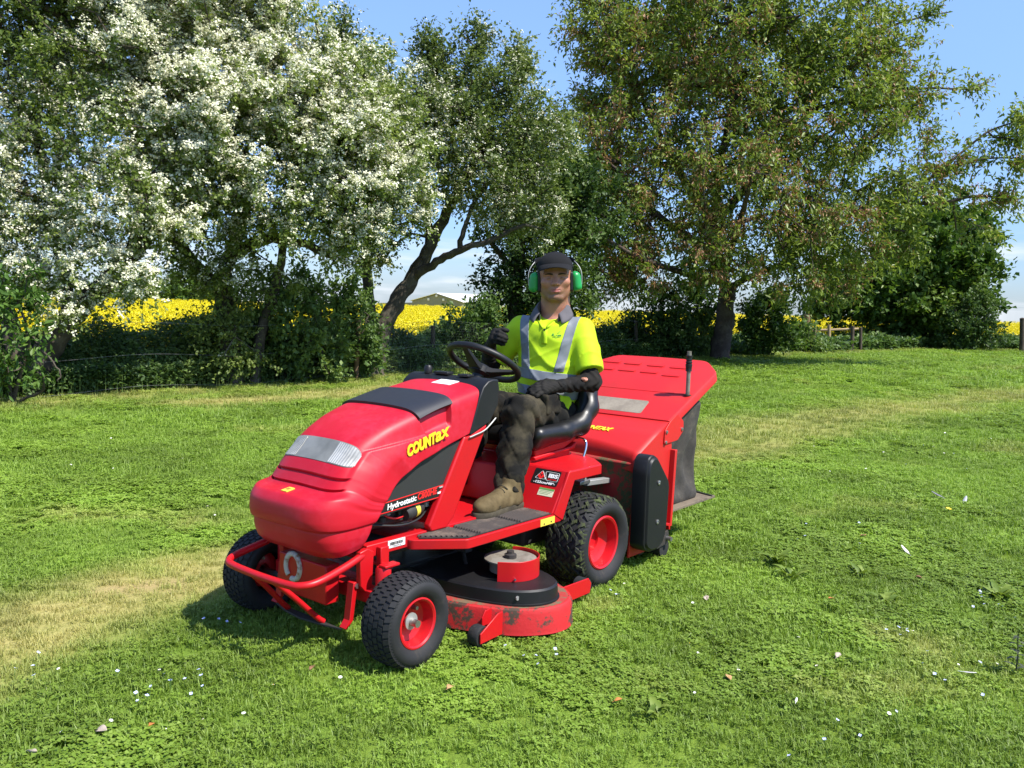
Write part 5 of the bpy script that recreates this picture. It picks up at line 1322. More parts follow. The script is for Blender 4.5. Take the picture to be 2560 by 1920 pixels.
# ---- steering wheel
sw = empty('steering_wheel', (0.392, 0, 1.205)); sw.parent = mower; sw.rotation_euler = (0, math.radians(-31), 0)
MB().tube([(0.196 * math.cos(a), 0.196 * math.sin(a), 0.0) for a in np.linspace(0, 2 * math.pi, 65)[:-1]], 0.0180, 14, closed=True).build('rim', BLKP, sw, 180)
for a in (math.radians(90 + 26), math.radians(-90 - 26), math.radians(0)):
    d = Vector((math.cos(a), math.sin(a), 0)); w = Vector((-d.y, d.x, 0)); rings = []
    for r_, hw, th, z in ((0.02, 0.045, 0.020, -0.05), (0.07, 0.034, 0.014, -0.042), (0.13, 0.022, 0.010, -0.020), (0.188, 0.016, 0.008, -0.002)):
        c = d * r_ + Vector((0, 0, z)); rings.append([c + w * hw + Vector((0,0,th)), c - w * hw + Vector((0,0,th)), c - w * hw - Vector((0,0,th)), c + w * hw - Vector((0,0,th))])
    MB().loft(rings).build('spoke', BLKP, sw, 40, 0.004)
MB().lathe([(0, -0.02), (0.045, -0.022), (0.058, -0.035), (0.058, -0.065), (0.035, -0.08), (0.028, -0.16), (0, -0.16)], (0, 0, 0), 'z', 24).build('hub', BLKP, sw, 40)
MB().tube([(0.44, 0, 1.12), (0.60, 0, 0.98), (0.72, 0, 0.86)], 0.03, 14).build('steering_column', BLKP, mower, 60)

# ---- cutting deck
half = [(1.085, 0.0), (1.085, 0.20), (1.062, 0.40), (0.975, 0.62), (0.90, 0.725), (0.80, 0.795), (0.70, 0.812), (0.60, 0.775), (0.52, 0.69), (0.46, 0.56), (0.42, 0.30), (0.42, 0.0)]
out = half + [(x, -y) for x, y in half[-2:0:-1]]
out = smoothline(out, 3, True); out = [(p[0], p[1]) for p in out]
cx0, cy0 = 0.75, 0.0
def inset(o, d): 
    r = []
    for x, y in o:
        v = np.array([x - 0.75, (y - 0) * 0.75]); L = np.linalg.norm(v); r.append((x - (x - 0.75) / L * d, y - y * 0.75 / L * d))
    return r
deck = MB(); deck.loft([[(x, y, z) for x, y in inset(out, i)] for i, z in ((-0.004, 0.030), (0.0, 0.045), (0.002, 0.126), (0.010, 0.143), (0.02, 0.149))])
deck = deck.build('cutting_deck', REDD, mower, 30)
clp = MB(); clp.loft([[(x, y, z) for x, y in inset(out, i)] for i, z in ((0.026, 0.1495), (0.05, 0.152))]); clp.build('clippings', CLIP, deck, 30)
ch = [(0.985, 0.0), (1.005, 0.25), (0.980, 0.45), (0.925, 0.62), (0.85, 0.715), (0.755, 0.755), (0.66, 0.73), (0.595, 0.65), (0.555, 0.52), (0.53, 0.25), (0.52, 0.0)]
co = ch + [(x, -y) for x, y in ch[-2:0:-1]]; co = [(p[0], p[1]) for p in smoothline(co, 3, True)]
cov = MB(); cov.loft([[(x, y, z) for x, y in inset(co, i)] for i, z in ((-0.008, 0.153), (-0.008, 0.160), (0.0, 0.162), (0.004, 0.215), (0.014, 0.223))])
cov = cov.build('belt_cover', BLKP, deck, 30)
MB().lathe([(0, 0), (0.010, 0), (0.010, 0.006), (0, 0.006)], (0.895, 0.668, 0.19), 'y', 12).build('bolt', GREYM, cov, 30)
pc = (0.71, 0.475)
MB().lathe([(0, 0.30), (0.03, 0.30), (0.10, 0.312), (0.128, 0.302), (0.128, 0.296), (0.10, 0.285), (0.10, 0.24), (0, 0.24)], (pc[0], pc[1], 0), 'z', 40).build('pulley', worn('dull_alloy', (0.20, 0.18, 0.145), (0.12, 0.10, 0.075), 0.5, 0.75, 9.0), deck, 40)
MB().lathe([(0, 0.29), (0.03, 0.29), (0.03, 0.318), (0.018, 0.322), (0.018, 0.335), (0, 0.335)], (pc[0], pc[1], 0), 'z', 12).build('pulley_nut', DARK, deck, 30)
gp = []
for a in np.linspace(math.radians(35), math.radians(215), 26): gp.append((pc[0] + 0.142 * math.cos(a), pc[1] + 0.142 * math.sin(a)))
gp = [(pc[0] + 0.142 * math.cos(math.radians(35)) + 0.03, pc[1] + 0.04)] + gp
g2 = [(pc[0] + (x - pc[0]) * 0.965, pc[1] + (y - pc[1]) * 0.965) for x, y in gp]
MB().loft([[(x, y, 0.222) for x, y in gp + g2[::-1]], [(x, y, 0.318) for x, y in gp + g2[::-1]]]).build('pulley_guard', RED, deck, 30, 0.002)
MB().lathe([(0, 0), (0.006, 0), (0.006, 0.006), (0, 0.006)], (pc[0] + 0.10, pc[1] + 0.108, 0.238), 'y', 10).build('bolt', CHROME, deck, 30)
for sg in (1, -1):
    MB().prism([(0.985, 0.150), (1.02, 0.148), (1.135, 0.085), (1.135, 0.040), (0.985, 0.045)], 'y', sg * 0.655, sg * 0.662).build('roller_bracket', RED, deck, 30, 0.002)
    MB().prism([(0.985, 0.150), (1.03, 0.148), (1.05, 0.12), (1.05, 0.08), (0.985, 0.08)], 'y', sg * 0.590, sg * 0.596).build('roller_bracket', RED, deck, 30, 0.002)
    MB().lathe([(0.018, -0.028), (0.044, -0.028), (0.048, -0.020), (0.048, 0.020), (0.044, 0.028), (0.018, 0.028)], (1.105, sg * 0.622, 0.062), 'y', 24, close=True).build('gauge_roller', RUBBER, deck, 40)
    MB().prism([(0.50, 0.140), (0.28, 0.135), (0.255, 0.105), (0.265, 0.055), (0.50, 0.055)], 'y', sg * 0.640, sg * 0.648).build('roller_bracket', RED, deck, 30, 0.002)
    MB().lathe([(0.012, -0.03), (0.044, -0.03), (0.044, 0.03), (0.012, 0.03)], (0.275, sg * 0.605, 0.085), 'y', 20, close=True).build('gauge_roller', RUBBER, deck, 40)
MB().box((0.76, 0.0, 0.30), (0.05, 0.5, 0.02)).build('lift_bar', DARK, deck, 30, 0.003)
for y in (0.22, -0.22): MB().tube([(0.80, y, 0.40), (0.74, y, 0.20)], 0.009, 8).build('lift_link', DARK, deck, 50)
MB().box((0.9, 0.05, 0.235), (0.62, 0.03, 0.012)).build('drive_belt', BLK, deck, 30, 0.002)

# =================================================================== GRASS COLLECTOR
coll = empty('grass_collector', (0.092 * K, 5.048 * K, 0.0), math.radians(-129.0), K)
tag(coll, 'red grass collector with grey fabric bag coupled behind the ride-on mower', 'grass collector')
# lower hood: curved front edge, sloping top
ys = np.linspace(-0.5, 0.5, 21)
def fx(y): return -0.424 - 0.085 * (1 - (abs(y) / 0.5) ** 1.6)
def fz(y): return 0.675 + (-0.424 - fx(y)) * 0.47
hood = MB()
V = []; 
for y in ys:
    x0, z0 = fx(y), fz(y)
    V += [(x0 + 0.050, y, z0 - 0.105), (x0 + 0.012, y, z0 - 0.022), (x0 + 0.003, y, z0 - 0.006), (x0 - 0.012, y, z0 + 0.004), (-0.60, y, 0.757), (-0.757, y, 0.831)]
F = [(i*6+j, i*6+j+1, (i+1)*6+j+1, (i+1)*6+j) for i in range(20) for j in range(5)]
hood.add(V, F); hd = hood.build('collector_hood', REDC, coll, 40)
sm = hd.modifiers.new('thickness', 'SOLIDIFY'); sm.thickness = 0.004; sm.offset = -1
me = text_mesh('COUNTAX', 0.052, 0.35, 0.0022, 0.002)
w = max(v.co.x for v in me.vertices) - min(v.co.x for v in me.vertices); me.transform(Matrix.Diagonal((0.275 / w, 1, 1, 1)))
nn = np.array([0.335, 0, 0.0]); sl = Vector((-0.335, 0, 0.158)).normalized(); up = Vector((0.158, 0, 0.335)).normalized()
place(me, Vector((-0.592, -0.088, 0.7535)) + up * 0.003, (0, 1, 0), sl)
link('maker_lettering', me, YEL, coll)
# side plates
sp = [(-0.345, 0.075), (-0.40, 0.57), (-0.424, 0.672), (-0.745, 0.823), (-0.80, 0.79), (-0.805, 0.655), (-0.775, 0.19), (-0.74, 0.075)]
for sg in (1, -1):
    MB().prism(sp, 'y', sg * 0.487, sg * 0.500).build('side_plate', REDC, coll, 30, 0.004)
    MB().prism([(-0.79, 0.66), (-0.815, 0.66), (-0.785, 0.19), (-0.76, 0.19)], 'y', sg * 0.500, sg * 0.535).build('side_flange', REDC, coll, 30, 0.003)
    br = MB().prism(rounded([(-0.70, 0.785), (-0.695, 0.70), (-0.86, 0.71), (-0.93, 0.765), (-0.925, 0.825), (-0.845, 0.875), (-0.76, 0.835)], 0.012, 3), 'y', sg * 0.503, sg * 0.509).build('hinge_plate', REDC, coll, 30, 0.002)
    for x, z in ((-0.715, 0.775), (-0.71, 0.712), (-0.905, 0.775)):
        MB().lathe([(0, sg * 0.509), (0.011, sg * 0.509), (0.011, sg * 0.515), (0.004, sg * 0.516), (0.004, sg * 0.512), (0, sg * 0.512)], (x, 0, z), 'y', 14).build('bolt', STEEL, br, 30)
# chute and brush housing behind the tractor
MB().box((-0.58, 0, 0.36), (0.36, 0.968, 0.52)).build('brush_housing', worn('muddy_red', (0.30, 0.012, 0.012), (0.05, 0.06, 0.02), 0.6, 0.9, 8, 0.45, 0.6), coll, 30, 0.01)
MB().tube([(-0.52, -0.48, 0.13), (-0.52, 0.48, 0.13)], 0.075, 20).build('brush', worn('dark_bristle', (0.02, 0.02, 0.018), (0.05, 0.06, 0.02), 0.9, 1, 30), coll, 60)
cv = [(-0.352, 0.16), (-0.352, 0.60), (-0.375, 0.665), (-0.42, 0.685), (-0.47, 0.665), (-0.625, 0.50), (-0.605, 0.21), (-0.57, 0.135), (-0.50, 0.11), (-0.42, 0.112), (-0.37, 0.135)]
cvo = rounded([(x, z) for x, z in cv], 0.03, 4)
def shrink(o, k):
    c = np.mean(o, axis=0); return [(c[0] + (x - c[0]) * (1 - k / 0.14), c[1] + (z - c[1]) * (1 - k / 0.29)) for x, z in o]
cvm = MB(); cvm.loft([[(x, y, z) for x, z in shrink(cvo, k)] for k, y in ((0.0, 0.503), (0.0, 0.585), (0.004, 0.592), (0.014, 0.594), (0.018, 0.602), (0.022, 0.606))])
cvm = cvm.build('brush_drive_cover', BLKP, coll, 30)
for x, z in ((-0.475, 0.515), (-0.475, 0.285)):
    MB().lathe([(0, 0.606), (0.014, 0.606), (0.014, 0.611), (0.006, 0.613), (0.006, 0.609), (0, 0.609)], (x, 0, z), 'y', 16).build('bolt', STEEL, cvm, 30)
MB().prism([(-0.62, 0.17), (-0.71, 0.185), (-0.72, 0.15), (-0.69, 0.10), (-0.58, 0.09), (-0.56, 0.12)], 'y', 0.545, 0.553).build('roller_arm', DARK, coll, 30, 0.002)
MB().lathe([(0, 0.54), (0.014, 0.54), (0.014, 0.585), (0, 0.585)], (-0.695, 0, 0.135), 'y', 12).build('roller_axle', STEEL, coll, 40)
MB().tube([(-0.69, -0.5, 0.075), (-0.69, 0.54, 0.075)], 0.055, 18).build('ground_roller', RUBBER, coll, 60)
MB().prism(rounded([(-0.62, 0.205), (-0.66, 0.235), (-0.715, 0.225), (-0.72, 0.185), (-0.705, 0.185), (-0.70, 0.21), (-0.66, 0.22), (-0.63, 0.195)], 0.006, 2), 'y', 0.50, 0.56).build('hook', RED, coll, 30, 0.002)
# lid: sloping, chamfered top corners, raised bosses
def lidz(x): return 0.833 + (-0.76 - x) * 0.4377
lo_ = [(-0.762, 0.503), (-1.372, 0.503), (-1.515, 0.36), (-1.525, 0.0)]
lout = lo_ + [(x, -y) for x, y in lo_[-2::-1]]
lout = rounded(lout, [0.004, 0.05, 0.05, 0, 0.05, 0.05, 0.004], 5)
lid = MB(); nl = Vector((0.4377, 0, 1)).normalized()
rings = []
for k, h in ((0.0, -0.050), (0.0, -0.008), (0.006, 0.002), (0.014, 0.005)):
    r = []
    for x, y in lout:
        cx_, cy_ = -1.12, 0; L = math.hypot(x - cx_, y)
        xx, yy = x - (x - cx_) / L * k, y - y / L * k
        if x > -0.8: xx = x
        p = Vector((xx, yy, lidz(xx))) + nl * h; r.append(tuple(p))
    rings.append(r)
lid.loft(rings); lido = lid.build('collector_lid', REDC, coll, 30)
lido['label'] = 'sloping red collector lid with raised bosses and window'
def on_lid(x, y, h): p = Vector((x, y, lidz(x))) + nl * (h + 0.005); return tuple(p)
def lid_poly(pts, h0, h1, k=0.0, c=None):
    m = MB(); c = np.mean(pts, axis=0)
    m.loft([[on_lid(x, y, h0) for x, y in pts], [on_lid(x, y, h1 - 0.001) for x, y in pts], [on_lid(c[0] + (x - c[0]) * (1 - k), c[1] + (y - c[1]) * (1 - k * 0.4), h1) for x, y in pts]]); return m
for x0, y0 in ((-1.405, -0.33), (-1.40, -0.158), (-1.396, 0.03), (-1.392, 0.21), (-1.305, -0.145), (-1.303, 0.033), (-1.283, 0.213), (-1.305, -0.32)):
    q = rounded([(x0 - 0.016, y0 - 0.066), (x0 + 0.016, y0 - 0.066), (x0 + 0.016, y0 + 0.066), (x0 - 0.016, y0 + 0.066)], 0.012, 3)
    lid_poly(q, -0.002, 0.006, 0.25).build('vent_boss', REDC, lido, 40)
lid_poly([(-1.066, -0.49), (-1.074, -0.49), (-1.074, 0.485), (-1.066, 0.485)], -0.002, 0.003, 0.3).build('crease', REDC, lido, 40)
lid_poly(rounded([(-0.803, -0.272), (-0.803, 0.272), (-0.95, 0.25), (-0.95, -0.25)], 0.02, 4), -0.001, 0.0015).build('window', worn('dusty_window', (0.20, 0.165, 0.12), (0.28, 0.24, 0.18), 0.35, 0.6, 5, 0.4, 0.7), lido, 40)
# emptying rod with ribbed grip
base = Vector(on_lid(-1.065, 0.455, 0))
rod = MB().lathe([(0, -0.06), (0.0135, -0.06), (0.0135, 0.278), (0, 0.278)], base, 'z', 16).build('emptying_rod', worn('weathered_alloy', (0.24, 0.22, 0.18), (0.14, 0.12, 0.09), 0.45, 0.6, 20, metal=0.4), coll, 40)
gp = [(0.014, 0.15), (0.021, 0.152), (0.019, 0.160), (0.020, 0.175), (0.022, 0.19), (0.021, 0.197), (0.016, 0.200), (0.021, 0.204), (0.021, 0.212), (0.016, 0.216), (0.020, 0.222), (0.018, 0.238), (0.021, 0.246), (0.021, 0.250), (0.014, 0.252)]
MB().lathe(gp, base, 'z', 20).build('grip', BLKP, rod, 40)
MB().lathe([(0.0, 0.002), (0.026, 0.004), (0.026, -0.004), (0, -0.004)], base, 'z', 20).build('collar', DARK, rod, 40)
# fabric bag
def bag_f(P):
    c = s_box(P, (-1.09, 0, 0.60), (0.235, 0.450, 0.335), 0.05)
    # fabric sways in at mid height, ripples
    w = 0.014 * np.sin(P[:, 0] * 34 + 2.2 * np.sin(P[:, 2] * 9)) * np.sin(np.clip((P[:, 2] - 0.27) / 0.62, 0, 1) * math.pi)
    w = w + 0.010 * np.sin(P[:, 1] * 21 + P[:, 2] * 12) + 0.045 * np.sin(np.clip((P[:, 2] - 0.27) / 0.62, 0, 1) * math.pi)
    back = (-1.30 + 0.0) - P[:, 0]
    top = P[:, 2] - (0.833 + (-0.76 - P[:, 0]) * 0.4377 - 0.012)
    return smax(c + w, top, 0.01)
fab, t, bs = nodes_of('bag_fabric')
nz = noise(t, 7, 8, 0.7); t.links.new(ramp(t, nz, [(0.35, (0.022, 0.019, 0.016)), (0.55, (0.050, 0.043, 0.035)), (0.75, (0.15, 0.125, 0.085))]), bs.inputs['Base Color'])
bs.inputs['Roughness'].default_value = 0.85; bumpy(t, bs, noise(t, 160, 3), 0.7, 0.004)
link('bag', sd_mesh(bag_f, (-1.42, -0.52, 0.22), (-0.80, 0.52, 1.12), 0.016, 'bag'), fab, coll, 180)
MB().box((-1.14, 0, 0.262), (0.62, 0.98, 0.016), ).build('bag_board', worn('weathered_ply', (0.16, 0.125, 0.085), (0.09, 0.07, 0.05), 0.8, 0.95, 14), coll, 30, 0.002)
MB().tube([(-1.40, 0.49, 0.272), (-1.455, 0.30, 0.275), (-1.455, -0.30, 0.275), (-1.40, -0.49, 0.272)], 0.008, 8).build('bag_frame', DARK, coll, 50)
# tow bracket to the tractor
for y in (0.30, -0.30):
    MB().box((-0.285, y, 0.505), (0.24, 0.045, 0.030), Matrix.Rotation(math.radians(-4), 3, 'Y')).build('tow_arm', GREYM, coll, 30, 0.003)
    MB().box((-0.13, y, 0.525), (0.10, 0.06, 0.022)).build('tow_bracket', STEEL, coll, 30, 0.003)
    MB().lathe([(0, 0.50), (0.008, 0.50), (0.008, 0.55), (0.013, 0.55), (0.013, 0.562), (0, 0.562)], (-0.17, y, 0), 'z', 12).build('tow_pin', STEEL, coll, 40)
# =================================================================== PERSON
person = empty('person', mower.location[:], math.radians(-129.0), K)
tag(person, 'driver in black cap and lime hi-vis polo sitting on the mower, one gloved hand raised', 'person')
_MI = (Matrix.Translation(mower.location) @ Matrix.Rotation(math.radians(-129.0), 4, 'Z') @ Matrix.Scale(K, 4)).inverted()
def LP(u, v, D):
    return np.array(_MI @ Vector(at(u, v, D * K)))
def P5(x, y, D): return LP(1080 + x / 4.148, 600 + y / 4.148, D)
def P4(x, y, D): return LP(1080 + x / 2.949, 820 + y / 2.949, D)

# --- materials
m, t, b = nodes_of('skin')
at1 = N(t, 'ShaderNodeAttribute'); at1.attribute_name = 'stubble'
at2 = N(t, 'ShaderNodeAttribute'); at2.attribute_name = 'lip'
c0 = ramp(t, noise(t, 30, 4), [(0.3, (0.33, 0.140, 0.088)), (0.7, (0.41, 0.180, 0.115))])
c1 = mixc(t, at1.outputs['Fac'], c0, (0.17, 0.090, 0.052))
c2 = mixc(t, at2.outputs['Fac'], c1, (0.34, 0.090, 0.075))
t.links.new(c2, b.inputs['Base Color']); b.inputs['Roughness'].default_value = 0.45
b.inputs['Subsurface Weight'].default_value = 0.12; b.inputs['Subsurface Radius'].default_value = (0.012, 0.005, 0.003)
b.inputs['Subsurface Scale'].default_value = 0.6
bumpy(t, b, noise(t, 220, 3), 0.12, 0.002)
SKIN = m
def cloth(name, c1, c2, scale=5.0, rough=0.85, weave=320, sheen=0.2, lo=0.35, hi=0.7, wb=0.25):
    m, t, b = nodes_of(name)
    t.links.new(ramp(t, noise(t, scale, 7, 0.65), [(lo, c1), (hi, c2)]), b.inputs['Base Color'])
    b.inputs['Roughness'].default_value = rough; b.inputs['Sheen Weight'].default_value = sheen * 0; b.inputs['Specular IOR Level'].default_value = 0.2
    bumpy(t, b, noise(t, weave, 2), wb, 0.002); return m
HIVIS = cloth('hivis_polyester', (0.39, 0.56, 0.010), (0.46, 0.65, 0.022), 6, 0.7, 300, 0.0)
BAND = cloth('grey_reflective_tape', (0.155, 0.170, 0.190), (0.21, 0.225, 0.245), 8, 0.42, 260, 0.0, wb=0.1)
COLLAR = cloth('grey_collar_knit', (0.085, 0.080, 0.088), (0.125, 0.115, 0.125), 9, 0.85, 300)
TROUS = cloth('dirty_black_trousers', (0.008, 0.0076, 0.0068), (0.072, 0.060, 0.036), 7, 0.95, 300, 0.0, 0.44, 0.78, 0.5)
BASE = cloth('black_undersleeve', (0.006, 0.0055, 0.0055), (0.018, 0.015, 0.012), 9, 0.85, 260, 0.1, wb=0.5)
GLOVE = cloth('black_knit_glove', (0.005, 0.005, 0.0055), (0.020, 0.0175, 0.014), 14, 0.75, 260, 0.1, wb=0.5)
LEATH = cloth('scuffed_tan_leather', (0.060, 0.042, 0.018), (0.165, 0.122, 0.058), 9, 0.8, 140, 0.0, 0.35, 0.7, 0.5)
SOLE = cloth('boot_sole', (0.03, 0.026, 0.02), (0.10, 0.085, 0.055), 12, 0.9, 120, 0.0)
CAPM = cloth('black_cotton_cap', (0.008, 0.008, 0.009), (0.014, 0.014, 0.015), 6, 0.95, 320, 0.0)
HAIRM = cloth('brown_hair', (0.030, 0.018, 0.010), (0.055, 0.034, 0.018), 60, 0.7, 400, 0.0)

# --- pose (mower-local units)
HIP = np.array([-0.175, 0.0, 0.88])
YAW = math.radians(25)
TF = np.array([math.cos(YAW), math.sin(YAW), 0]); TL = np.array([-math.sin(YAW), math.cos(YAW), 0])
TR = np.stack([TF, TL, [0, 0, 1]], 1)                 # torso frame (columns)
CH = np.array([-0.205, 0.0, 1.245])
def tor(f, l, z): return CH + TF * f + TL * l + np.array([0, 0, z - CH[2]])
SHL, SHR = tor(-0.01, 0.182, 1.378), tor(-0.01, -0.182, 1.378)
ELL = P5(1655, 1475, 5.02); WRL = P5(1345, 1512, 4.90); 
ELR = P5(585, 1330, 5.32); WRR = P5(600, 1120, 5.17)
HL, HR = np.array([-0.165, 0.105, 0.885]), np.array([-0.165, -0.105, 0.885])
KL, KR = np.array([0.285, 0.165, 0.945]), np.array([0.26, -0.14, 0.945])
AL, AR = np.array([0.425, 0.215, 0.545]), np.array([0.40, -0.19, 0.545])
HC = np.array([-0.215, 0.010, 1.680])                 # head centre, eye level
HYAW, HROLL, HPIT = math.radians(38), math.radians(3.0), math.radians(2)
HRm = rotz(HYAW) @ roty(HPIT) @ rotx(HROLL)
HS = np.array([1.07, 1.21, 1.0])
def hd(x, y, z): return HC + HRm @ (np.array([x, y, z]) * HS)
def tohead(P): return ((P - HC) @ HRm) / HS

def head_f(P):
    q = tohead(P)
    qa = q.copy(); qa[:, 1] = np.abs(qa[:, 1])         # left-right symmetric
    d = s_ell(q, (-0.018, 0, 0.038), (0.103, 0.082, 0.097))
    d = smin(d, s_ell(q, (0.020, 0, -0.040), (0.070, 0.066, 0.086)), 0.03)
    d = smin(d, s_cone(qa, (-0.005, 0.057, -0.060), (0.058, 0.018, -0.116), 0.025, 0.020), 0.025)
    d = smin(d, s_ball(q, (0.066, 0, -0.112), 0.021), 0.02)
    d = smin(d, s_cone(qa, (0.076, 0.005, 0.020), (0.066, 0.048, 0.018), 0.014, 0.012), 0.014)
    d = smin(d, s_ball(qa, (0.055, 0.043, -0.026), 0.026), 0.02)
    d = smin(d, s_cone(q, (0.084, 0, 0.010), (0.104, 0, -0.030), 0.0085, 0.0125), 0.010)
    d = smin(d, s_ball(q, (0.106, 0, -0.034), 0.0115), 0.006)
    d = smin(d, s_ball(qa, (0.094, 0.0135, -0.038), 0.0085), 0.006)
    d = smax(d, -s_ball(qa, (0.098, 0.031, -0.002), 0.0165), 0.012)
    d = smin(d, s_ell(q, (0.074, 0, -0.076), (0.018, 0.030, 0.022)), 0.014)
    d = smin(d, s_cone(qa, (0.0905, 0.0, -0.0665), (0.080, 0.023, -0.0715), 0.0052, 0.003), 0.005)
    d = smin(d, s_cone(qa, (0.0895, 0.0, -0.0815), (0.080, 0.020, -0.0745), 0.0068, 0.003), 0.005)
    d = smax(d, -s_cone(qa, (0.0985, 0.0, -0.0735), (0.086, 0.022, -0.0725), 0.0035, 0.002), 0.003)
    d = smax(d, -s_ell(q, (0.094, 0, -0.096), (0.008, 0.022, 0.006)), 0.010)
    d = smin(d, s_cone(q, (-0.015, 0, -0.055), (-0.040, 0, -0.215), 0.066, 0.074), 0.022)
    return d
def body_f(P):
    d = head_f(P)
    q = (P - CH) @ TR
    tr = smin(s_ell(q, (0, 0, 0.0), (0.10, 0.155, 0.20)), s_ell(q, (0, 0, -0.22), (0.10, 0.14, 0.20)), 0.05)
    tr = smin(tr, s_cone(P, SHL, SHR, 0.045, 0.045), 0.05)
    d = smin(d, tr, 0.035)
    for a, b_, c in ((SHL, ELL, WRL), (SHR, ELR, WRR)):
        d = smin(d, s_chain(P, [a, b_, c], [0.045, 0.034, 0.024], 0.01), 0.02)
    for a, b_, c in ((HL, KL, AL), (HR, KR, AR)):
        d = smin(d, s_chain(P, [a, b_, c], [0.075, 0.05, 0.035], 0.01), 0.02)
    return d
_lo = sd_mesh(body_f, (-0.42, -0.46, 0.50), (0.50, 0.42, 1.44), 0.0085, 'body_low')
_hi = sd_mesh(body_f, (-0.40, -0.17, 1.425), (-0.03, 0.19, 1.84), 0.0034, 'body_high')
def _arr(me_):
    v = np.empty(len(me_.vertices) * 3, np.float32); me_.vertices.foreach_get('co', v)
    f = np.empty(len(me_.loops), np.int32); me_.loops.foreach_get('vertex_index', f); return v.reshape(-1, 3), f.reshape(-1, 4)
(v1, f1), (v2, f2) = _arr(_lo), _arr(_hi)
me = mesh_np('body', np.concatenate([v1, v2]), np.concatenate([f1, f2 + len(v1)]))
bpy.data.meshes.remove(_lo); bpy.data.meshes.remove(_hi)
Vb = np.empty(len(me.vertices) * 3, np.float32); me.vertices.foreach_get('co', Vb); Vb = Vb.reshape(-1, 3)
q = tohead(Vb)
lip = np.exp(-((q[:, 1] / 0.021) ** 4)) * np.exp(-(((q[:, 2] + 0.0745) / 0.0115) ** 4)) * (q[:, 0] > 0.07)
g = lambda v, a, b_: np.clip((v - a) / (b_ - a), 0, 1)
stub = g(-q[:, 2], 0.045, 0.085) * (1 - g(-q[:, 2], 0.135, 0.165)) * g(q[:, 0], -0.02, 0.03) * (1 - lip) * (0.45 + 0.35 * np.exp(-((np.abs(q[:, 1]) - 0.03) / 0.03) ** 2))
for nm, val in (('lip', lip), ('stubble', stub * 1.0)):
    a = me.attributes.new(nm, 'FLOAT', 'POINT'); a.data.foreach_set('value', val.astype(np.float32))
body = link('body', me, SKIN, person, 180)
# a finer face laid over the same form keeps the features crisp
EYEW = plain('eye_white', (0.20, 0.17, 0.16), 0.4); IRIS = plain('iris', (0.020, 0.022, 0.022), 0.15)
for sg in (1, -1):
    def ballm(c, r, n=14, cut=None):
        mb = MB(); prof = [(r * math.sin(a), r * math.cos(a)) for a in np.linspace(0, math.pi, n)]
        mb.lathe(prof, (0, 0, 0), 'x', 20); 
        V = [hd(*(np.array(c) + np.array(p))) for p in mb.v]; mb.v = [tuple(v) for v in V]; return mb
    e = ballm((0.0722, sg * 0.031, -0.002), 0.0120).build('eye', EYEW, body, 180)
    ballm((0.0800, sg * 0.031, -0.002), 0.0052).build('iris', IRIS, e, 180)
    # lids: two shallow shells leaving a squinting slit
    for z0, r, nm in ((0.0046, 0.0128, 'eyelid'), (-0.0098, 0.0124, 'eyelid')):
        mb = MB(); V = []; F = []
        for i, a in enumerate(np.linspace(-1.15, 1.15, 13)):
            for j, h in enumerate(np.linspace(-0.005, 0.006, 5)):
                zz = z0 + h; rr = math.sqrt(max(r * r - (zz + 0.002) ** 2 * 0.8, 1e-6)) + 0.0006
                V.append(hd(0.0722 + rr * math.cos(a), sg * 0.031 + rr * math.sin(a) * 1.15, zz - 0.0018 * a * a))
        F = [(i*5+j, i*5+j+1, (i+1)*5+j+1, (i+1)*5+j) for i in range(12) for j in range(4)]
        o = mb.add(V, F).build(nm, SKIN, body, 180)
    br = [hd(0.0925 - 0.55 * abs(y - 0.012) ** 1.5 * 3, sg * y, 0.0175 + 0.004 * math.sin((y - 0.012) / 0.04 * math.pi)) for y in np.linspace(0.012, 0.052, 9)]
    MB().tube([tuple(p) for p in br], [0.0022, 0.0040, 0.0050, 0.0050, 0.0046, 0.0040, 0.0034, 0.0026, 0.001], 8).build('eyebrow', HAIRM, body, 180)
# short hair below the cap
def hair_f(P):
    q = tohead(P)
    sh = s_ell(q, (-0.018, 0, 0.036), (0.106, 0.085, 0.100))
    cut = np.maximum(q[:, 2] - 0.05, q[:, 0] - 0.028)
    low = -(q[:, 2] + 0.052 + 0.25 * (q[:, 0] + 0.02).clip(0, 1))
    return np.maximum(np.maximum(sh, cut), low)
link('hair', sd_mesh(hair_f, (-0.40, -0.15, 1.58), (-0.02, 0.17, 1.80), 0.006, 'hair'), HAIRM, body, 180)

# --- cap
def cap_f(P):
    q = tohead(P)
    out = s_ell(q, (-0.016, 0, 0.036), (0.1125, 0.0915, 0.112))
    out = smin(out, s_ell(q, (0.02, 0, 0.06), (0.082, 0.080, 0.078)), 0.02)
    cut = 0.050 + 0.12 * q[:, 0] - q[:, 2]
    return smax(out, cut, 0.006)
capo = link('cap', sd_mesh(cap_f, (-0.40, -0.17, 1.66), (-0.02, 0.20, 1.86), 0.006, 'cap'), CAPM, person, 180)
mb = MB(); V = []; nb = 25
for top in (0, 1):
    for i, a in enumerate(np.linspace(-1.32, 1.32, nb)):
        for r_ in np.linspace(0, 1, 9):
            yy = 0.082 * math.sin(a) * (1 + 0.04 * r_) ; x0 = -0.012 + 0.100 * math.cos(a) ** 0.8
            ext = 0.082 * (math.cos(a * 0.66) ** 1.2) * r_
            z = 0.079 - 0.012 * r_ - 3.6 * yy * yy * (0.30 + 0.70 * r_) - 0.010 * r_ * r_ + (0.0035 if top else 0)
            V.append(hd(x0 + ext, yy, z))
n9 = 9
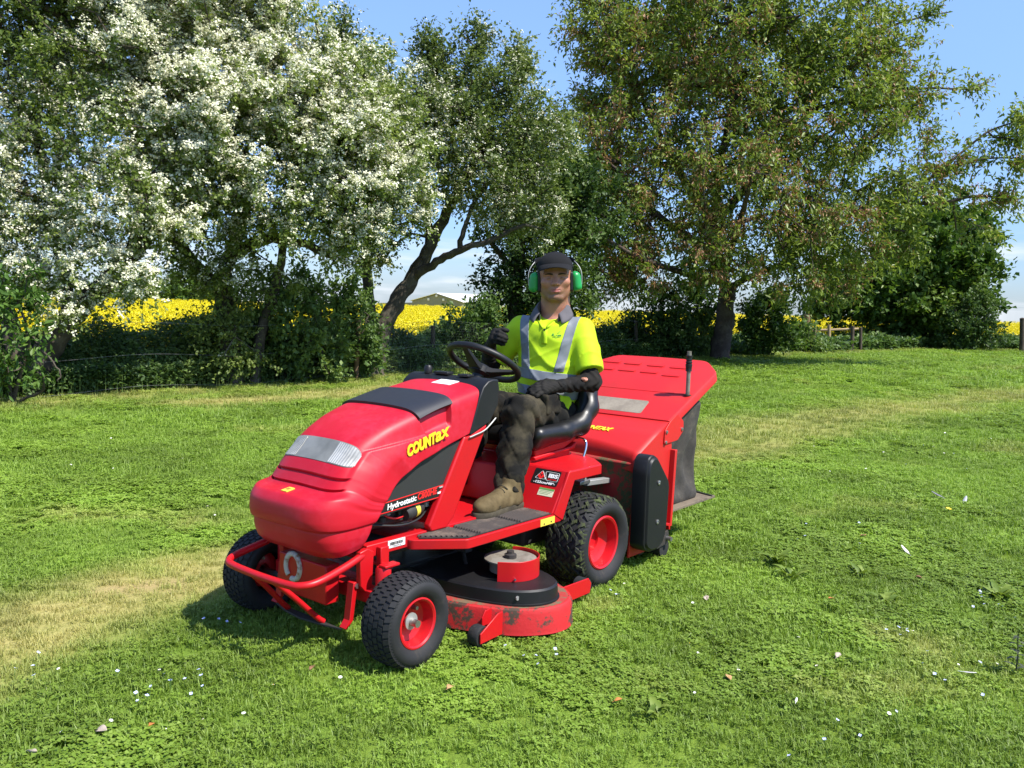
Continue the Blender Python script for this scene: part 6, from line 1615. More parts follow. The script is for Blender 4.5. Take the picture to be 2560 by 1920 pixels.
for s_ in (0, 1):
    o_ = s_ * nb * n9
    for i in range(nb - 1):
        for j in range(8):
            f = (o_+i*n9+j, o_+i*n9+j+1, o_+(i+1)*n9+j+1, o_+(i+1)*n9+j)
            mb.f.append(f if s_ else f[::-1])
for i in range(nb - 1): mb.f.append((i*n9+8, (i+1)*n9+8, nb*n9+(i+1)*n9+8, nb*n9+i*n9+8))
mb.v = [tuple(map(float, v)) for v in V]
mb.build('bill', CAPM, capo, 60)
MB().tube([tuple(hd(0.0 + 0.006 * math.cos(a), 0.006 * math.sin(a), 0.149)) for a in np.linspace(0, 2 * math.pi, 9)[:-1]], 0.004, 6, closed=True).build('button', CAPM, capo, 60)
for k in range(6):
    a = k * math.pi / 3 + math.pi / 6
    pth = []
    for e in np.linspace(0.05, 1.30, 12):
        pth.append(hd(-0.016 + 0.1135 * math.cos(a) * math.sin(e), 0.0925 * math.sin(a) * math.sin(e), 0.036 + 0.113 * math.cos(e)))
    MB().tube([tuple(p) for p in pth], 0.0010, 5).build('seam', CAPM, capo, 60)

# --- polo shirt
SEND_L = SHL + (ELL - SHL) * 0.80; SEND_R = SHR + (ELR - SHR) * 0.74
def wr(P, amp):
    q = (P - CH) @ TR
    a = np.sin(q[:, 1] * 26 + q[:, 2] * 34 + 2.0 * np.sin(q[:, 2] * 11)) * 0.5 + np.sin(-q[:, 1] * 38 + q[:, 2] * 30 + 1.3) * 0.3 + np.sin(q[:, 1] * 15 - q[:, 2] * 52 + 1.5 * np.sin(q[:, 1] * 17)) * 0.35
    r = 1 - np.abs(np.sin(q[:, 1] * 9 + q[:, 2] * 21 + 1.2 * np.sin(q[:, 1] * 14 + 1.0)))
    r2 = 1 - np.abs(np.sin(-q[:, 1] * 13 + q[:, 2] * 15 + 0.9 * np.sin(q[:, 2] * 16)))
    return amp * (a - 1.5 * r ** 3 - 1.2 * r2 ** 4)
def shirt_f(P):
    q = (P - CH) @ TR
    d = s_ell(q, (0.005, 0, 0.03), (0.130, 0.192, 0.205))
    d = smin(d, s_ell(q, (0.010, 0, -0.175), (0.146, 0.190, 0.205)), 0.07)
    d = smin(d, s_cone(q, (-0.005, 0.172, 0.122), (-0.005, -0.172, 0.122), 0.072, 0.072), 0.05)
    d = smin(d, s_cone(q, (-0.01, 0, 0.10), (-0.012, 0, 0.225), 0.115, 0.074), 0.05)
    fold = wr(P, 0.0062) * (0.4 + 0.9 * np.clip((0.06 - q[:, 2]) / 0.25, 0, 1))
    d = d + fold
    for a, e, r2, l in ((SHL, SEND_L, 0.083, 1), (SHR, SEND_R, 0.078, -1)):
        ax = (e - a) / np.linalg.norm(e - a)
        s = s_cone(P, a, e + ax * 0.06, 0.074, r2)
        s = s + (0.003 * np.sin((P @ ax) * 60 + (P[:, 2] - P[:, 0]) * 40) - 0.007 * (1 - np.abs(np.sin((P @ ax) * 17 + (P[:, 0] + P[:, 1]) * 22))) ** 4) * np.clip(((P - a) @ ax) / 0.15, 0, 1)
        s = smax(s, (P - e) @ ax, 0.006)
        d = smin(d, s, 0.028)
    # open neck
    d = smax(d, -s_cone(P, hd(-0.035, 0, -0.19), hd(-0.01, 0, 0.0), 0.074, 0.09), 0.006)
    d = smax(d, q[:, 2] - 0.222 + 0.45 * (q[:, 0] + 0.03).clip(0, 1), 0.006)
    v = s_cone(q, (0.112, -0.012, 0.150), (0.060, -0.006, 0.235), 0.005, 0.055)
    d = smax(d, -v, 0.006)
    return d
me = sd_mesh(shirt_f, (-0.50, -0.46, 0.80), (0.10, 0.46, 1.53), 0.0075, 'polo_shirt')
shirt = link('polo_shirt', me, HIVIS, person, 180)
def band_part(planes, name, mat, off=0.0022, parent=shirt):
    """cut a strip out of the shirt surface between planes (point, outward normal) and lift it off the cloth"""
    bm = bmesh.new(); bm.from_mesh(shirt.data)
    for p, n in planes:
        g_ = bm.verts[:] + bm.edges[:] + bm.faces[:]
        bmesh.ops.bisect_plane(bm, geom=g_, plane_co=Vector(p), plane_no=Vector(n), clear_outer=True, dist=1e-6)
    bm.normal_update()
    for v in bm.verts: v.co += v.normal * off
    m2 = bpy.data.meshes.new(name); bm.to_mesh(m2); bm.free(); m2.materials.clear()
    o = link(name, m2, mat, parent, 180)
    s_ = o.modifiers.new('thickness', 'SOLIDIFY'); s_.thickness = off * 0.9; s_.offset = -1
    return o
up = np.array([0, 0, 1.0])
for sg in (1, -1):
    # brace strips run from the waist band up over each shoulder
    if sg > 0: ntl = TL - 0.22 * up; i0, i1 = 0.100, 0.154
    else: ntl = -TL - 0.10 * up; i0, i1 = 0.112, 0.166
    ntl = ntl / np.linalg.norm(ntl)
    band_part([(tor(0, sg * i1, 1.36), ntl), (tor(0, sg * i0, 1.36), -ntl), (tor(0, 0, 1.140), -up), (SHL + TL * 0.03, TL), (SHR - TL * 0.03, -TL)], 'reflective_brace', BAND)
wn = up + TL * 0.10
band_part([(tor(0, 0, 1.140), wn), (tor(0, 0, 1.083), -wn), (SEND_L - TL * 0.03 + TL * 0.0, TL * 1.0 + up * 0), (SHR - TL * 0.02, -TL)], 'reflective_waistband', BAND, 0.0026)
band_part([(tor(0, 0, 1.045), wn), (tor(0, 0, 0.990), -wn), (SEND_L - TL * 0.03, TL), (SHR - TL * 0.02, -TL)], 'reflective_waistband', BAND, 0.0026)
# undershirt in the open neck, collar, placket, button
def under_f(P):
    q = (P - CH) @ TR
    d = s_ell(q, (0.0, 0, 0.06), (0.112, 0.15, 0.16))
    d = smin(d, s_cone(q, (-0.01, 0, 0.12), (-0.010, 0, 0.20), 0.085, 0.066), 0.04)
    return smax(d, q[:, 2] - 0.185 + 0.55 * q[:, 0].clip(0, 1), 0.004)
link('undershirt', sd_mesh(under_f, (-0.42, -0.24, 1.10), (0.02, 0.24, 1.50), 0.01, 'undershirt'), BASE, person, 180)
for sg in (1, -1):
    V = []; nA = 22
    for i, a in enumerate(np.linspace(math.pi, math.radians(40), nA)):
        k = i / (nA - 1)
        for j, r_ in enumerate(np.linspace(0, 1, 9)):
            # stand-and-fall: up inside, over, and down outside
            prof = [(0.072, -0.050), (0.074, -0.020), (0.076, 0.010), (0.081, 0.020), (0.090, 0.016), (0.100, 0.002), (0.109, -0.015), (0.117, -0.032), (0.124, -0.048)][j]
            R_, Z_ = prof; fall = 1 - 0.25 * k ** 3
            zz = 0.318 - 0.112 * k ** 1.3 + Z_ * (fall if j > 3 else 1)
            V.append(CH + TF * (-0.022 + 0.026 * k + (R_ + 0.010 * k) * math.cos(a)) + TL * sg * ((R_ + 0.006 * k) * math.sin(a)) + up * zz)
    F = [(i*9+j, i*9+j+1, (i+1)*9+j+1, (i+1)*9+j) for i in range(nA - 1) for j in range(8)]
    o = MB().add(V, F).build('collar', COLLAR, shirt, 70)
    s_ = o.modifiers.new('thickness', 'SOLIDIFY'); s_.thickness = 0.003
def shirt_front(l, z):
    """walk inwards from the front until the cloth is met"""
    fs = np.linspace(0.26, -0.05, 200); P = np.array([tor(f, l, z) for f in fs]); d = shirt_f(P)
    i = int(np.argmax(d < 0)); return fs[i]
def on_shirt(l, z, off=0.003): return tor(shirt_front(l, z) + off, l, z)
for sg, l0 in ((1, 0.0), (-1, 0.0)):
    # turned-back lapels of the open placket
    V = []; 
    for k in np.linspace(0, 1, 8):
        zc_ = 1.392 + 0.055 * k; li = sg * (0.004 + 0.034 * k) - 0.012; lo2 = sg * (0.016 + 0.050 * k) - 0.012
        V += [on_shirt(li + sg * 0.004, min(zc_, 1.435), 0.010), on_shirt((li + lo2) / 2 + sg * 0.004, min(zc_, 1.435) - 0.004, 0.012), on_shirt(lo2, min(zc_, 1.435) - 0.010, 0.004)]
    F = [(i*3+j, i*3+j+1, (i+1)*3+j+1, (i+1)*3+j) for i in range(7) for j in range(2)]
    o = MB().add(V, F).build('lapel', HIVIS, shirt, 70); s_ = o.modifiers.new('t', 'SOLIDIFY'); s_.thickness = 0.003
V = []
for k in np.linspace(0, 1, 10):
    z = 1.395 - 0.10 * k
    for l in (-0.016, 0.0, 0.016): V.append(on_shirt(l - 0.010, z, 0.0045 if l == 0 else 0.003))
F = [(i*3+j, i*3+j+1, (i+1)*3+j+1, (i+1)*3+j) for i in range(9) for j in range(2)]
o = MB().add(V, F).build('placket', HIVIS, shirt, 70); s_ = o.modifiers.new('t', 'SOLIDIFY'); s_.thickness = 0.004
bp = on_shirt(-0.012, 1.378, 0.007)
MB().lathe([(0, 0), (0.007, 0), (0.007, 0.003), (0, 0.003)], (0, 0, 0), 'x', 14).build('button', BLK, shirt, 40).location = tuple(bp)
# breast logo: green script with a leaf stroke
LOGO = plain('green_embroidery', (0.03, 0.22, 0.04), 0.7)
def shirt_text(txt, l0, l1, z, size, shear=0.25):
    me = text_mesh(txt, size, shear, 0.0005, 0.0006)
    xs = [v.co.x for v in me.vertices]; w0, w1 = min(xs), max(xs)
    for v in me.vertices:
        l = l0 + (l1 - l0) * (v.co.x - w0) / (w1 - w0); v.co = Vector(on_shirt(l, z + v.co.y, 0.0035 + v.co.z))
    return link('logo_lettering', me, LOGO, shirt)
shirt_text('Al', 0.030, 0.044, 1.345, 0.020); shirt_text('m', 0.062, 0.084, 1.343, 0.018)
for a_, b_ in (((0.043, 1.344), (0.062, 1.348)), ((0.062, 1.358), (0.076, 1.370)), ((0.036, 1.336), (0.080, 1.338))):
    MB().tube([tuple(on_shirt(a_[0] + (b_[0]-a_[0]) * k, a_[1] + (b_[1]-a_[1]) * k + 0.0025 * math.sin(k * 9), 0.0035)) for k in np.linspace(0, 1, 7)], 0.0010, 5).build('logo_stroke', LOGO, shirt, 60)
# loose shirt tail at the hip
V = []
for i, k in enumerate(np.linspace(0, 1, 10)):
    for j, c in enumerate(np.linspace(0, 1, 7)):
        p0 = P4(925 + 30 * k, 490 + 120 * k, 4.99); p1 = P4(1005 + 12 * k + 10 * math.sin(k * 5), 505 + 115 * k, 5.03)
        p = p0 + (p1 - p0) * c + np.array([0, 0.010 * math.sin(c * 7 + k * 3), 0]); V.append(p)
F = [(i*7+j, i*7+j+1, (i+1)*7+j+1, (i+1)*7+j) for i in range(9) for j in range(6)]
o = MB().add(V, F).build('shirt_tail', HIVIS, shirt, 70); s_ = o.modifiers.new('t', 'SOLIDIFY'); s_.thickness = 0.004

# --- undersleeves
for a, b_, c, sg in ((SHL, ELL, WRL, 1), (SHR, ELR, WRR, -1)):
    def sl_f(P, a=a, b_=b_, c=c):
        d = s_chain(P, [a + (b_ - a) * 0.35, b_, c + (c - b_) * 0.05], [0.052, 0.050, 0.036], 0.03)
        ax = (c - b_) / np.linalg.norm(c - b_)
        return d + 0.0035 * np.sin((P @ ax) * 120 + 3 * np.sin(P[:, 2] * 60 + P[:, 1] * 30)) + 0.002 * np.sin(P[:, 0] * 90 + P[:, 2] * 70)
    lo_ = np.minimum(np.minimum(a, b_), c) - 0.09; hi_ = np.maximum(np.maximum(a, b_), c) + 0.09
    sl = link('undersleeve', sd_mesh(sl_f, lo_, hi_, 0.0065, 'undersleeve'), BASE, person, 180)
hp = P5(1578, 1448, 4.945)
def hole_f(P): 
    return s_ell(P, hp, (0.018, 0.022, 0.013)) + 0.003 * np.sin(P[:, 0] * 300 + P[:, 2] * 200)
pt = link('torn_elbow', sd_mesh(hole_f, hp - 0.04, hp + 0.04, 0.004, 'torn_elbow'), SKIN, person, 180)
pt['label'] = 'bare skin showing through the torn sleeve'

# --- gloves: palm and five separate bent fingers
def glove(name, wrist, palm, fingers, thumb, cuff):
    def f(P):
        d = s_chain(P, [cuff, wrist], [0.038, 0.034], 0.01)
        for i in range(len(palm)):
            d = smin(d, s_cone(P, wrist, palm[i], 0.028, 0.019), 0.016)
        for i in range(len(palm) - 1): d = smin(d, s_cone(P, palm[i], palm[i+1], 0.018, 0.018), 0.010)
        for fg in fingers: d = smin(d, s_chain(P, fg, [0.0150, 0.0135, 0.0128, 0.0105][:len(fg)], 0.004), 0.0022)
        d = smin(d, s_chain(P, thumb, [0.020, 0.017, 0.0155, 0.012][:len(thumb)], 0.006), 0.006)
        return d + 0.0010 * np.sin(P[:, 0] * 310 + P[:, 1] * 170) * np.sin(P[:, 2] * 280)
    al = np.array([wrist, cuff] + list(palm) + [p for fg in fingers for p in fg] + list(thumb))
    return link(name, sd_mesh(f, al.min(0) - 0.05, al.max(0) + 0.05, 0.0038, name), GLOVE, person, 180)
# left hand lies on the thigh, fingers pointing down over the knee
W_ = WRL
palmL = [P5(1165, 1490, 4.865), P5(1150, 1518, 4.85), P5(1150, 1548, 4.84), P5(1170, 1578, 4.838)]
fL = [[palmL[0], P5(1085, 1503, 4.85), P5(1035, 1530, 4.85), P5(1000, 1553, 4.86)],
      [palmL[1], P5(1075, 1530, 4.825), P5(1025, 1562, 4.82), P5(990, 1590, 4.83)],
      [palmL[2], P5(1085, 1565, 4.815), P5(1040, 1595, 4.805), P5(1010, 1618, 4.815)],
      [palmL[3], P5(1120, 1597, 4.815), P5(1085, 1618, 4.805), P5(1062, 1634, 4.81)]]
tL = [P5(1265, 1480, 4.90), P5(1190, 1468, 4.90), P5(1130, 1480, 4.90), P5(1085, 1496, 4.91)]
glove('glove', W_, palmL, fL, tL, WRL + (ELL - WRL) * 0.22)
# right hand raised, fingers curling towards the chest
palmR = [P5(655, 950, 5.09), P5(640, 985, 5.075), P5(630, 1022, 5.07), P5(632, 1058, 5.075)]
fR = [[palmR[0], P5(700, 955, 5.055), P5(752, 985, 5.07), P5(772, 1000, 5.10)],
      [palmR[1], P5(695, 990, 5.035), P5(752, 1015, 5.05), P5(775, 1022, 5.085)],
      [palmR[2], P5(685, 1026, 5.035), P5(740, 1046, 5.05), P5(765, 1050, 5.085)],
      [palmR[3], P5(680, 1058, 5.045), P5(722, 1076, 5.06), P5(745, 1080, 5.09)]]
tR = [P5(640, 985, 5.14), P5(690, 945, 5.15), P5(740, 932, 5.15), P5(782, 940, 5.15)]
glove('glove', WRR, palmR, fR, tR, WRR + (ELR - WRR) * 0.25)

# --- trousers
def trous_f(P):
    d = s_ell(P, (-0.17, 0, 0.89), (0.17, 0.185, 0.115))
    for h_, k_, a_, s_ in ((HL, KL, AL, 1), (HR, KR, AR, -1)):
        mid = (k_ + a_) / 2 + np.array([-0.012, 0, 0])
        l = s_chain(P, [h_, k_ + np.array([-0.02, 0, 0.0]), mid, a_ + np.array([-0.005, 0, 0.0])], [0.105, 0.088, 0.088, 0.077], 0.03)
        l = smin(l, s_ball(P, k_ + np.array([0.012, 0, -0.005]), 0.082), 0.03)
        ax = (a_ - k_) / np.linalg.norm(a_ - k_); tt_ = (P - k_) @ ax / np.linalg.norm(a_ - k_)
        w = 0.0060 * np.sin(tt_ * 24 + 2.2 * np.sin(P[:, 1] * 34 + P[:, 0] * 18)) * np.clip(tt_ * 1.5, 0, 1)
        w += 0.0045 * np.sin(P[:, 1] * 55 + P[:, 2] * 22 + P[:, 0] * 30) + 0.006 * np.sin((P[:, 0] - P[:, 2]) * 48 + s_) * np.exp(-(tt_ / 0.35) ** 2)
        rg_ = 1 - np.abs(np.sin(tt_ * 11 + P[:, 1] * 20 + 1.4 * np.sin(P[:, 0] * 25)))
        r3 = 1 - np.abs(np.sin(P[:, 1] * 24 + P[:, 2] * 16 - P[:, 0] * 20))
        l = l + w + 0.007 * rg_ ** 4 + 0.005 * r3 ** 5
        l = smax(l, (P - (a_ + ax * 0.012)) @ ax, 0.008)
        d = smin(d, l, 0.035)
    return d
tro = link('trousers', sd_mesh(trous_f, (-0.40, -0.33, 0.49), (0.56, 0.36, 1.09), 0.0075, 'trousers'), TROUS, person, 180)
# cargo pocket flap on the thigh
def pocket_f(P):
    q = P - P4(880, 570, 4.86)
    d = s_box(P, P4(880, 560, 4.86), (0.075, 0.020, 0.055), 0.012, rotz(math.radians(6)))
    return d + 0.004 * np.sin(P[:, 0] * 60 + P[:, 2] * 45)
link('thigh_pocket', sd_mesh(pocket_f, P4(880, 560, 4.86) - 0.12, P4(880, 560, 4.86) + 0.12, 0.008, 'thigh_pocket'), TROUS, tro, 180)

# --- boots
for a_, sg in ((AL, 1), (AR, -1)):
    base = np.array([a_[0] - 0.035, a_[1] + 0.015 * sg, 0.4535]); R_ = rotz(math.radians(4 * sg))
    def bt(P, base=base, R_=R_): return (P - base) @ R_
    def boot_f(P):
        q = bt(P)
        d = s_cone(q, (0.02, 0, 0.055), (0.03, 0, 0.14), 0.052, 0.054)
        d = smin(d, s_cone(q, (0.00, 0, 0.05), (0.24, 0, 0.050), 0.047, 0.048), 0.03)
        d = smin(d, s_ell(q, (0.255, 0.0, 0.048), (0.072, 0.056, 0.046)), 0.02)
        d = smin(d, s_cone(q, (0.05, 0, 0.10), (0.20, 0, 0.062), 0.042, 0.040), 0.02)
        d = smax(d, 0.022 - q[:, 2], 0.006)
        return d + 0.002 * np.sin(q[:, 0] * 110 + q[:, 2] * 60) * np.clip((0.19 - q[:, 0]) / 0.1, 0, 1)
    lo_ = base + np.array([-0.11, -0.12, -0.02]); hi_ = base + np.array([0.38, 0.12, 0.22])
    bo = link('boot', sd_mesh(boot_f, lo_, hi_, 0.006, 'boot'), LEATH, person, 180)
    so = [(-0.058, 0.0), (-0.052, 0.028), (-0.02, 0.046), (0.05, 0.045), (0.12, 0.043), (0.20, 0.053), (0.27, 0.056), (0.315, 0.040), (0.335, 0.0)]
    so = so + [(x, -y) for x, y in so[-2:0:-1]]
    so = [p[:2] for p in smoothline([(x, y, 0) for x, y in so], 4, True)]
    rg = lambda k, z: [tuple(base + R_ @ np.array([0.14 + (x - 0.14) * k, y * k, z])) for x, y in so]
    MB().loft([rg(0.97, 0.0), rg(1.0, 0.004), rg(1.0, 0.022), rg(0.975, 0.028)]).build('sole', SOLE, bo, 40)
    for k in range(4):
        x = 0.105 + 0.028 * k; z = 0.128 - 0.012 * k
        pts = [tuple(base + R_ @ np.array([x + 0.006 * (-1) ** k * math.sin(a), 0.034 * math.cos(a), z + 0.006 - 0.016 * math.cos(a) ** 2])) for a in np.linspace(0, math.pi, 9)]
        MB().tube(pts, 0.0032, 6).build('lace', SOLE, bo, 60)
    for off in (0.0, 0.006):
        pts = [tuple(base + R_ @ np.array([0.215 + off - 0.02 * math.cos(a) ** 2 * 1.4, 0.052 * math.cos(a), 0.030 + 0.063 * math.sin(a)])) for a in np.linspace(0.05, math.pi - 0.05, 15)]
        MB().tube(pts, 0.0012, 5).build('stitching', SOLE, bo, 60)

# =================================================================== EAR DEFENDERS
ear = empty('ear_defenders', mower.location[:], math.radians(-129.0), K)
tag(ear, 'green ear defenders with wire headband worn by the driver over the cap', 'ear defenders')
GREEN = worn('green_plastic', (0.010, 0.27, 0.055), (0.012, 0.22, 0.05), 0.25, 0.4, 6)
for sg in (1, -1):
    def cup_f(P, sg=sg):
        q = tohead(P)
        d = s_box(q, (-0.012, sg * 0.1000, -0.026), (0.044, 0.026, 0.060), 0.029, rotx(sg * math.radians(6)))
        d = smax(d, 0.083 - sg * q[:, 1], 0.003)
        return d
    c_ = hd(-0.012, sg * 0.115, -0.026)
    cp = link('ear_cup', sd_mesh(cup_f, c_ - 0.10, c_ + 0.10, 0.005, 'ear_cup'), GREEN, ear, 180)
    def cush_f(P, sg=sg):
        q = tohead(P)
        return s_box(q, (-0.012, sg * 0.076, -0.026), (0.042, 0.011, 0.058), 0.010)
    link('cushion', sd_mesh(cush_f, c_ - 0.10, c_ + 0.10, 0.005, 'cushion'), BLKP, cp, 180)
    for dx in (-0.012, 0.012):
        MB().tube([tuple(hd(*p)) for p in smoothline([(-0.012 + dx, sg * 0.1275, -0.045), (-0.012 + dx, sg * 0.1290, -0.005), (-0.014 + dx, sg * 0.1270, 0.028), (-0.020 + dx, sg * 0.119, 0.055), (-0.028 + dx * 0.8, sg * 0.106, 0.078), (-0.040, sg * 0.096, 0.092)], 6)], 0.0026, 8).build('wire', GREYM, ear, 60)
bw = smoothline([(-0.040, 0.098, 0.090), (-0.075, 0.078, 0.105), (-0.110, 0.040, 0.112), (-0.120, 0.0, 0.114), (-0.110, -0.040, 0.112), (-0.075, -0.078, 0.105), (-0.040, -0.098, 0.090)], 8)
mb = MB(); mb.loft([[hd(p[0], p[1], p[2] + 0.012), hd(p[0] - 0.003, p[1] * 1.03, p[2] + 0.012), hd(p[0] - 0.003, p[1] * 1.03, p[2] - 0.012), hd(p[0], p[1], p[2] - 0.012)] for p in bw])
mb.build('headband', BLKP, ear, 60)
# =================================================================== SMALL THINGS ON THE LAWN
r = np.random.default_rng(77)
SPDW = plain('speedwell_petal', (0.50, 0.55, 0.85), 0.6); DAIS = plain('daisy_petal', (0.85, 0.85, 0.82), 0.6); DYEL = plain('daisy_eye', (0.75, 0.52, 0.03), 0.6)
def flower_mesh(nm, n, L, W, cup, seed):
    q = np.random.default_rng(seed); mb = MB()
    for k in range(n):
        a = 2 * math.pi * k / n; d = np.array([math.cos(a), math.sin(a), 0]); s = np.array([-d[1], d[0], 0]); up_ = np.array([0, 0, 1.0])
        mb.add([d * L * 0.08, d * L * 0.55 + s * W * 0.5 + up_ * cup * 0.6, d * L + s * W * 0.22 + up_ * cup, d * L - s * W * 0.22 + up_ * cup, d * L * 0.55 - s * W * 0.5 + up_ * cup * 0.6], [(0, 1, 2, 3, 4)])
    return mb.mesh(nm)
fm = flower_mesh('petals', 4, 0.0065, 0.007, 0.002, 1); fm.materials.append(SPDW)
dm = flower_mesh('petals', 11, 0.009, 0.004, 0.002, 2); dm.materials.append(DAIS)
em = MB().lathe([(0, 0.003), (0.002, 0.0025), (0.0028, 0.001), (0, 0.0)], (0, 0, 0), 'z', 8).mesh('eye'); em.materials.append(DYEL)
ew = MB().lathe([(0, 0.002), (0.0012, 0.0015), (0.0014, 0.0), (0, 0.0)], (0, 0, 0), 'z', 6).mesh('eye'); ew.materials.append(WHT)
GSTEM = plain('flower_stalk', (0.08, 0.16, 0.03), 0.7)
sm_ = MB().tube([(0, 0, 0), (0.002, 0, 0.02), (0, 0, 0.040)], 0.0009, 5).mesh('stalk'); sm_.materials.append(GSTEM)
def flower(name, label, cat, group, xy, pm, eye, h, sc):
    o = empty(name, (xy[0], xy[1], float(height(np.array([xy[0]]), np.array([xy[1]]))[0]))); tag(o, label, cat, group)
    o.rotation_euler = (0, 0, r.uniform(0, 6.28)); o.scale = (sc,) * 3
    for nm, me, z in (('stalk', sm_, 0), ('petals', pm, 0.040), ('eye', eye, 0.0405)):
        c = bpy.data.objects.new(nm, me); COL.objects.link(c); c.parent = o; c.location = (0, 0, z)
        if nm != 'stalk': c.rotation_euler = (r.uniform(-.5, .5), r.uniform(-.5, .5), 0)
    return o
# speedwell in loose colonies where the photograph shows them
for (u, v, n, sp, lab) in [(430, 1740, 13, 75, 'tiny pale blue speedwell in the clover before the dry strip'), (560, 1580, 4, 25, 'tiny pale blue speedwell beside the mower shadow'), (40, 1690, 6, 45, 'tiny pale blue speedwell at the edge of the dry strip'),
                            (1530, 1500, 3, 20, 'tiny pale blue speedwell right of the cutting deck'), (1340, 1650, 6, 50, 'tiny pale blue speedwell in front of the deck roller'), (2450, 1530, 8, 40, 'tiny pale blue speedwell near the plantain leaves'), (2230, 1590, 6, 30, 'tiny pale blue speedwell in the open turf past the plantain'), (2370, 1700, 7, 60, 'tiny pale blue speedwell beside the tall weed'), (2030, 1340, 6, 60, 'tiny pale blue speedwell behind the collector'), (2140, 1820, 5, 80, 'tiny pale blue speedwell in the near turf'), (2330, 1150, 5, 70, 'tiny pale blue speedwell by the dark feathers')]:
    for k in range(n):
        p = gnd(u + r.normal() * sp, v + r.normal() * sp * 0.45)
        flower('speedwell', lab, 'flower', lab.replace('tiny pale blue speedwell', 'speedwell flowers'), p, fm, ew, 0.04, r.uniform(0.75, 1.1) * (1 + 0.03 * p[1]))
for (n, u0, u1, v0, v1, lab) in [(16, 1450, 2500, 1350, 1880, 'small white daisy in the turf right of the mower'), (10, 60, 900, 1690, 1880, 'small white daisy in the clover before the mower'), (22, 1900, 2540, 930, 1250, 'small white daisy on the far lawn behind the collector'), (14, 60, 560, 1060, 1330, 'small white daisy on the lawn between hedge and mower')]:
    for k in range(n):
        p = gnd(r.uniform(u0, u1), r.uniform(v0, v1)); flower('daisy', lab, 'flower', lab.replace('small white daisy', 'daisies'), p, dm, em, 0.04, r.uniform(0.45, 0.75) * (1 + 0.05 * p[1]))
dl_ = flower('dandelion', 'single yellow dandelion flower near the feathers', 'flower', None, gnd(2370, 1292), flower_mesh('petals', 18, 0.016, 0.004, 0.005, 3), em, 0.04, 1.3)
dl_.children[1].data.materials.append(DYEL)
# fallen leaves
DEAD = [plain('dead_leaf_tan', (0.42, 0.24, 0.10), 0.7), plain('dead_leaf_grey', (0.40, 0.33, 0.26), 0.75), plain('dead_leaf_orange', (0.48, 0.17, 0.04), 0.7), plain('dead_leaf_brown', (0.20, 0.10, 0.05), 0.75)]
def dead_leaf(L, mat, label, u, v, grp=None):
    n = 7; V = []; F = []
    tw = r.uniform(-.5, .5); cu = r.uniform(0.15, 0.5)
    for i in range(n):
        f = i / (n - 1); w = L * 0.34 * math.sin(math.pi * min(1, f * 0.96 + 0.03)) ** 0.8
        for s in (-1, 0, 1):
            V.append((L * (f - 0.5), s * w, L * (cu * (f - .5) ** 2 + 0.28 * abs(s) * math.sin(f * 3) + 0.12 * tw * s)))
    for i in range(n - 1):
        for j in range(2): a = i * 3 + j; F.append((a, a + 1, a + 4, a + 3))
    p = gnd(u, v); o = empty('fallen_leaf', (p[0], p[1], 0.030)); tag(o, label, 'leaf', grp); o.rotation_euler = (r.uniform(-.3, .3), r.uniform(-.3, .3), r.uniform(0, 6.28))
    b_ = MB().add(V, F).build('blade', mat, o, 60); s_ = b_.modifiers.new('t', 'SOLIDIFY'); s_.thickness = 0.0006
    MB().tube([(-L * 0.5, 0, L * cu * 0.25), (-L * 0.75, L * 0.04, L * 0.02)], 0.0008, 5).build('stalk', mat, o, 60)
for (u, v, L, k, lab) in [(1125, 1740, 0.040, 0, 'curled tan dead leaf on the clover in front of the wheel'), (255, 1850, 0.042, 1, 'pale curled dead leaf lying near the dry strip in clover'), (780, 1690, 0.030, 3, 'small brown dead leaf by the clover edge'), (80, 1905, 0.035, 1, 'grey crumpled dead leaf at the near clover corner'),
                          (1765, 1512, 0.040, 1, 'pinkish grey dead leaf right of the deck'), (2158, 1352, 0.042, 0, 'pale tan dead leaf above the plantain clump'), (2076, 1512, 0.028, 2, 'small orange dead leaf in the right-hand turf'), (1545, 1772, 0.030, 2, 'bright orange leaf scrap in front of the roller'), (1820, 1714, 0.035, 0, 'tan dead leaf in the near open turf'),
                          (2296, 1458, 0.034, 3, 'reddish brown dead leaf beside the speedwell'), (2095, 1658, 0.034, 1, 'dull grey dead leaf among short grass'), (1660, 1340, 0.030, 3, 'brown dead leaf under the collector side'), (380, 1835, 0.026, 2, 'russet leaf fragment in the near clover')]:
    dead_leaf(L, DEAD[k], lab, u, v)
# feathers
def feather(u, v, L, col, label, ang):
    p = gnd(u, v); o = empty('feather', (p[0], p[1], 0.034)); tag(o, label, 'feather'); o.rotation_euler = (r.uniform(-.25, .25), r.uniform(-.35, .1), ang)
    mt = plain('feather_' + label.split()[1], col, 0.7); n = 12; V = []; F = []
    for i in range(n):
        f = i / (n - 1); w = L * 0.15 * (f * 4 if f < 0.25 else 1.0) * math.sqrt(max(0.02, 1 - f ** 3))
        for s in (-1, 0, 1): V.append((L * (f - .4), s * w * (1.0 if s > 0 else 0.6) + L * 0.06 * f * f, L * (0.10 * f * f + 0.02 * abs(s))))
    for i in range(n - 1):
        for j in range(2): a = i * 3 + j; F.append((a, a + 1, a + 4, a + 3))
    b_ = MB().add(V, F).build('vane', mt, o, 60); s_ = b_.modifiers.new('t', 'SOLIDIFY'); s_.thickness = 0.0008
    MB().tube([(-L * 0.7, 0, 0), (0, 0.0, 0.002), (L * 0.55, L * 0.05, L * 0.1)], 0.0011, 6).build('quill', PAPER, o, 60)
feather(2350, 1252, 0.12, (0.05, 0.05, 0.06), 'dark grey feather lying on the lawn behind the collector', 2.4)
feather(2412, 1266, 0.11, (0.32, 0.33, 0.36), 'mid grey feather with a pale edge beside the dark one', 0.9)
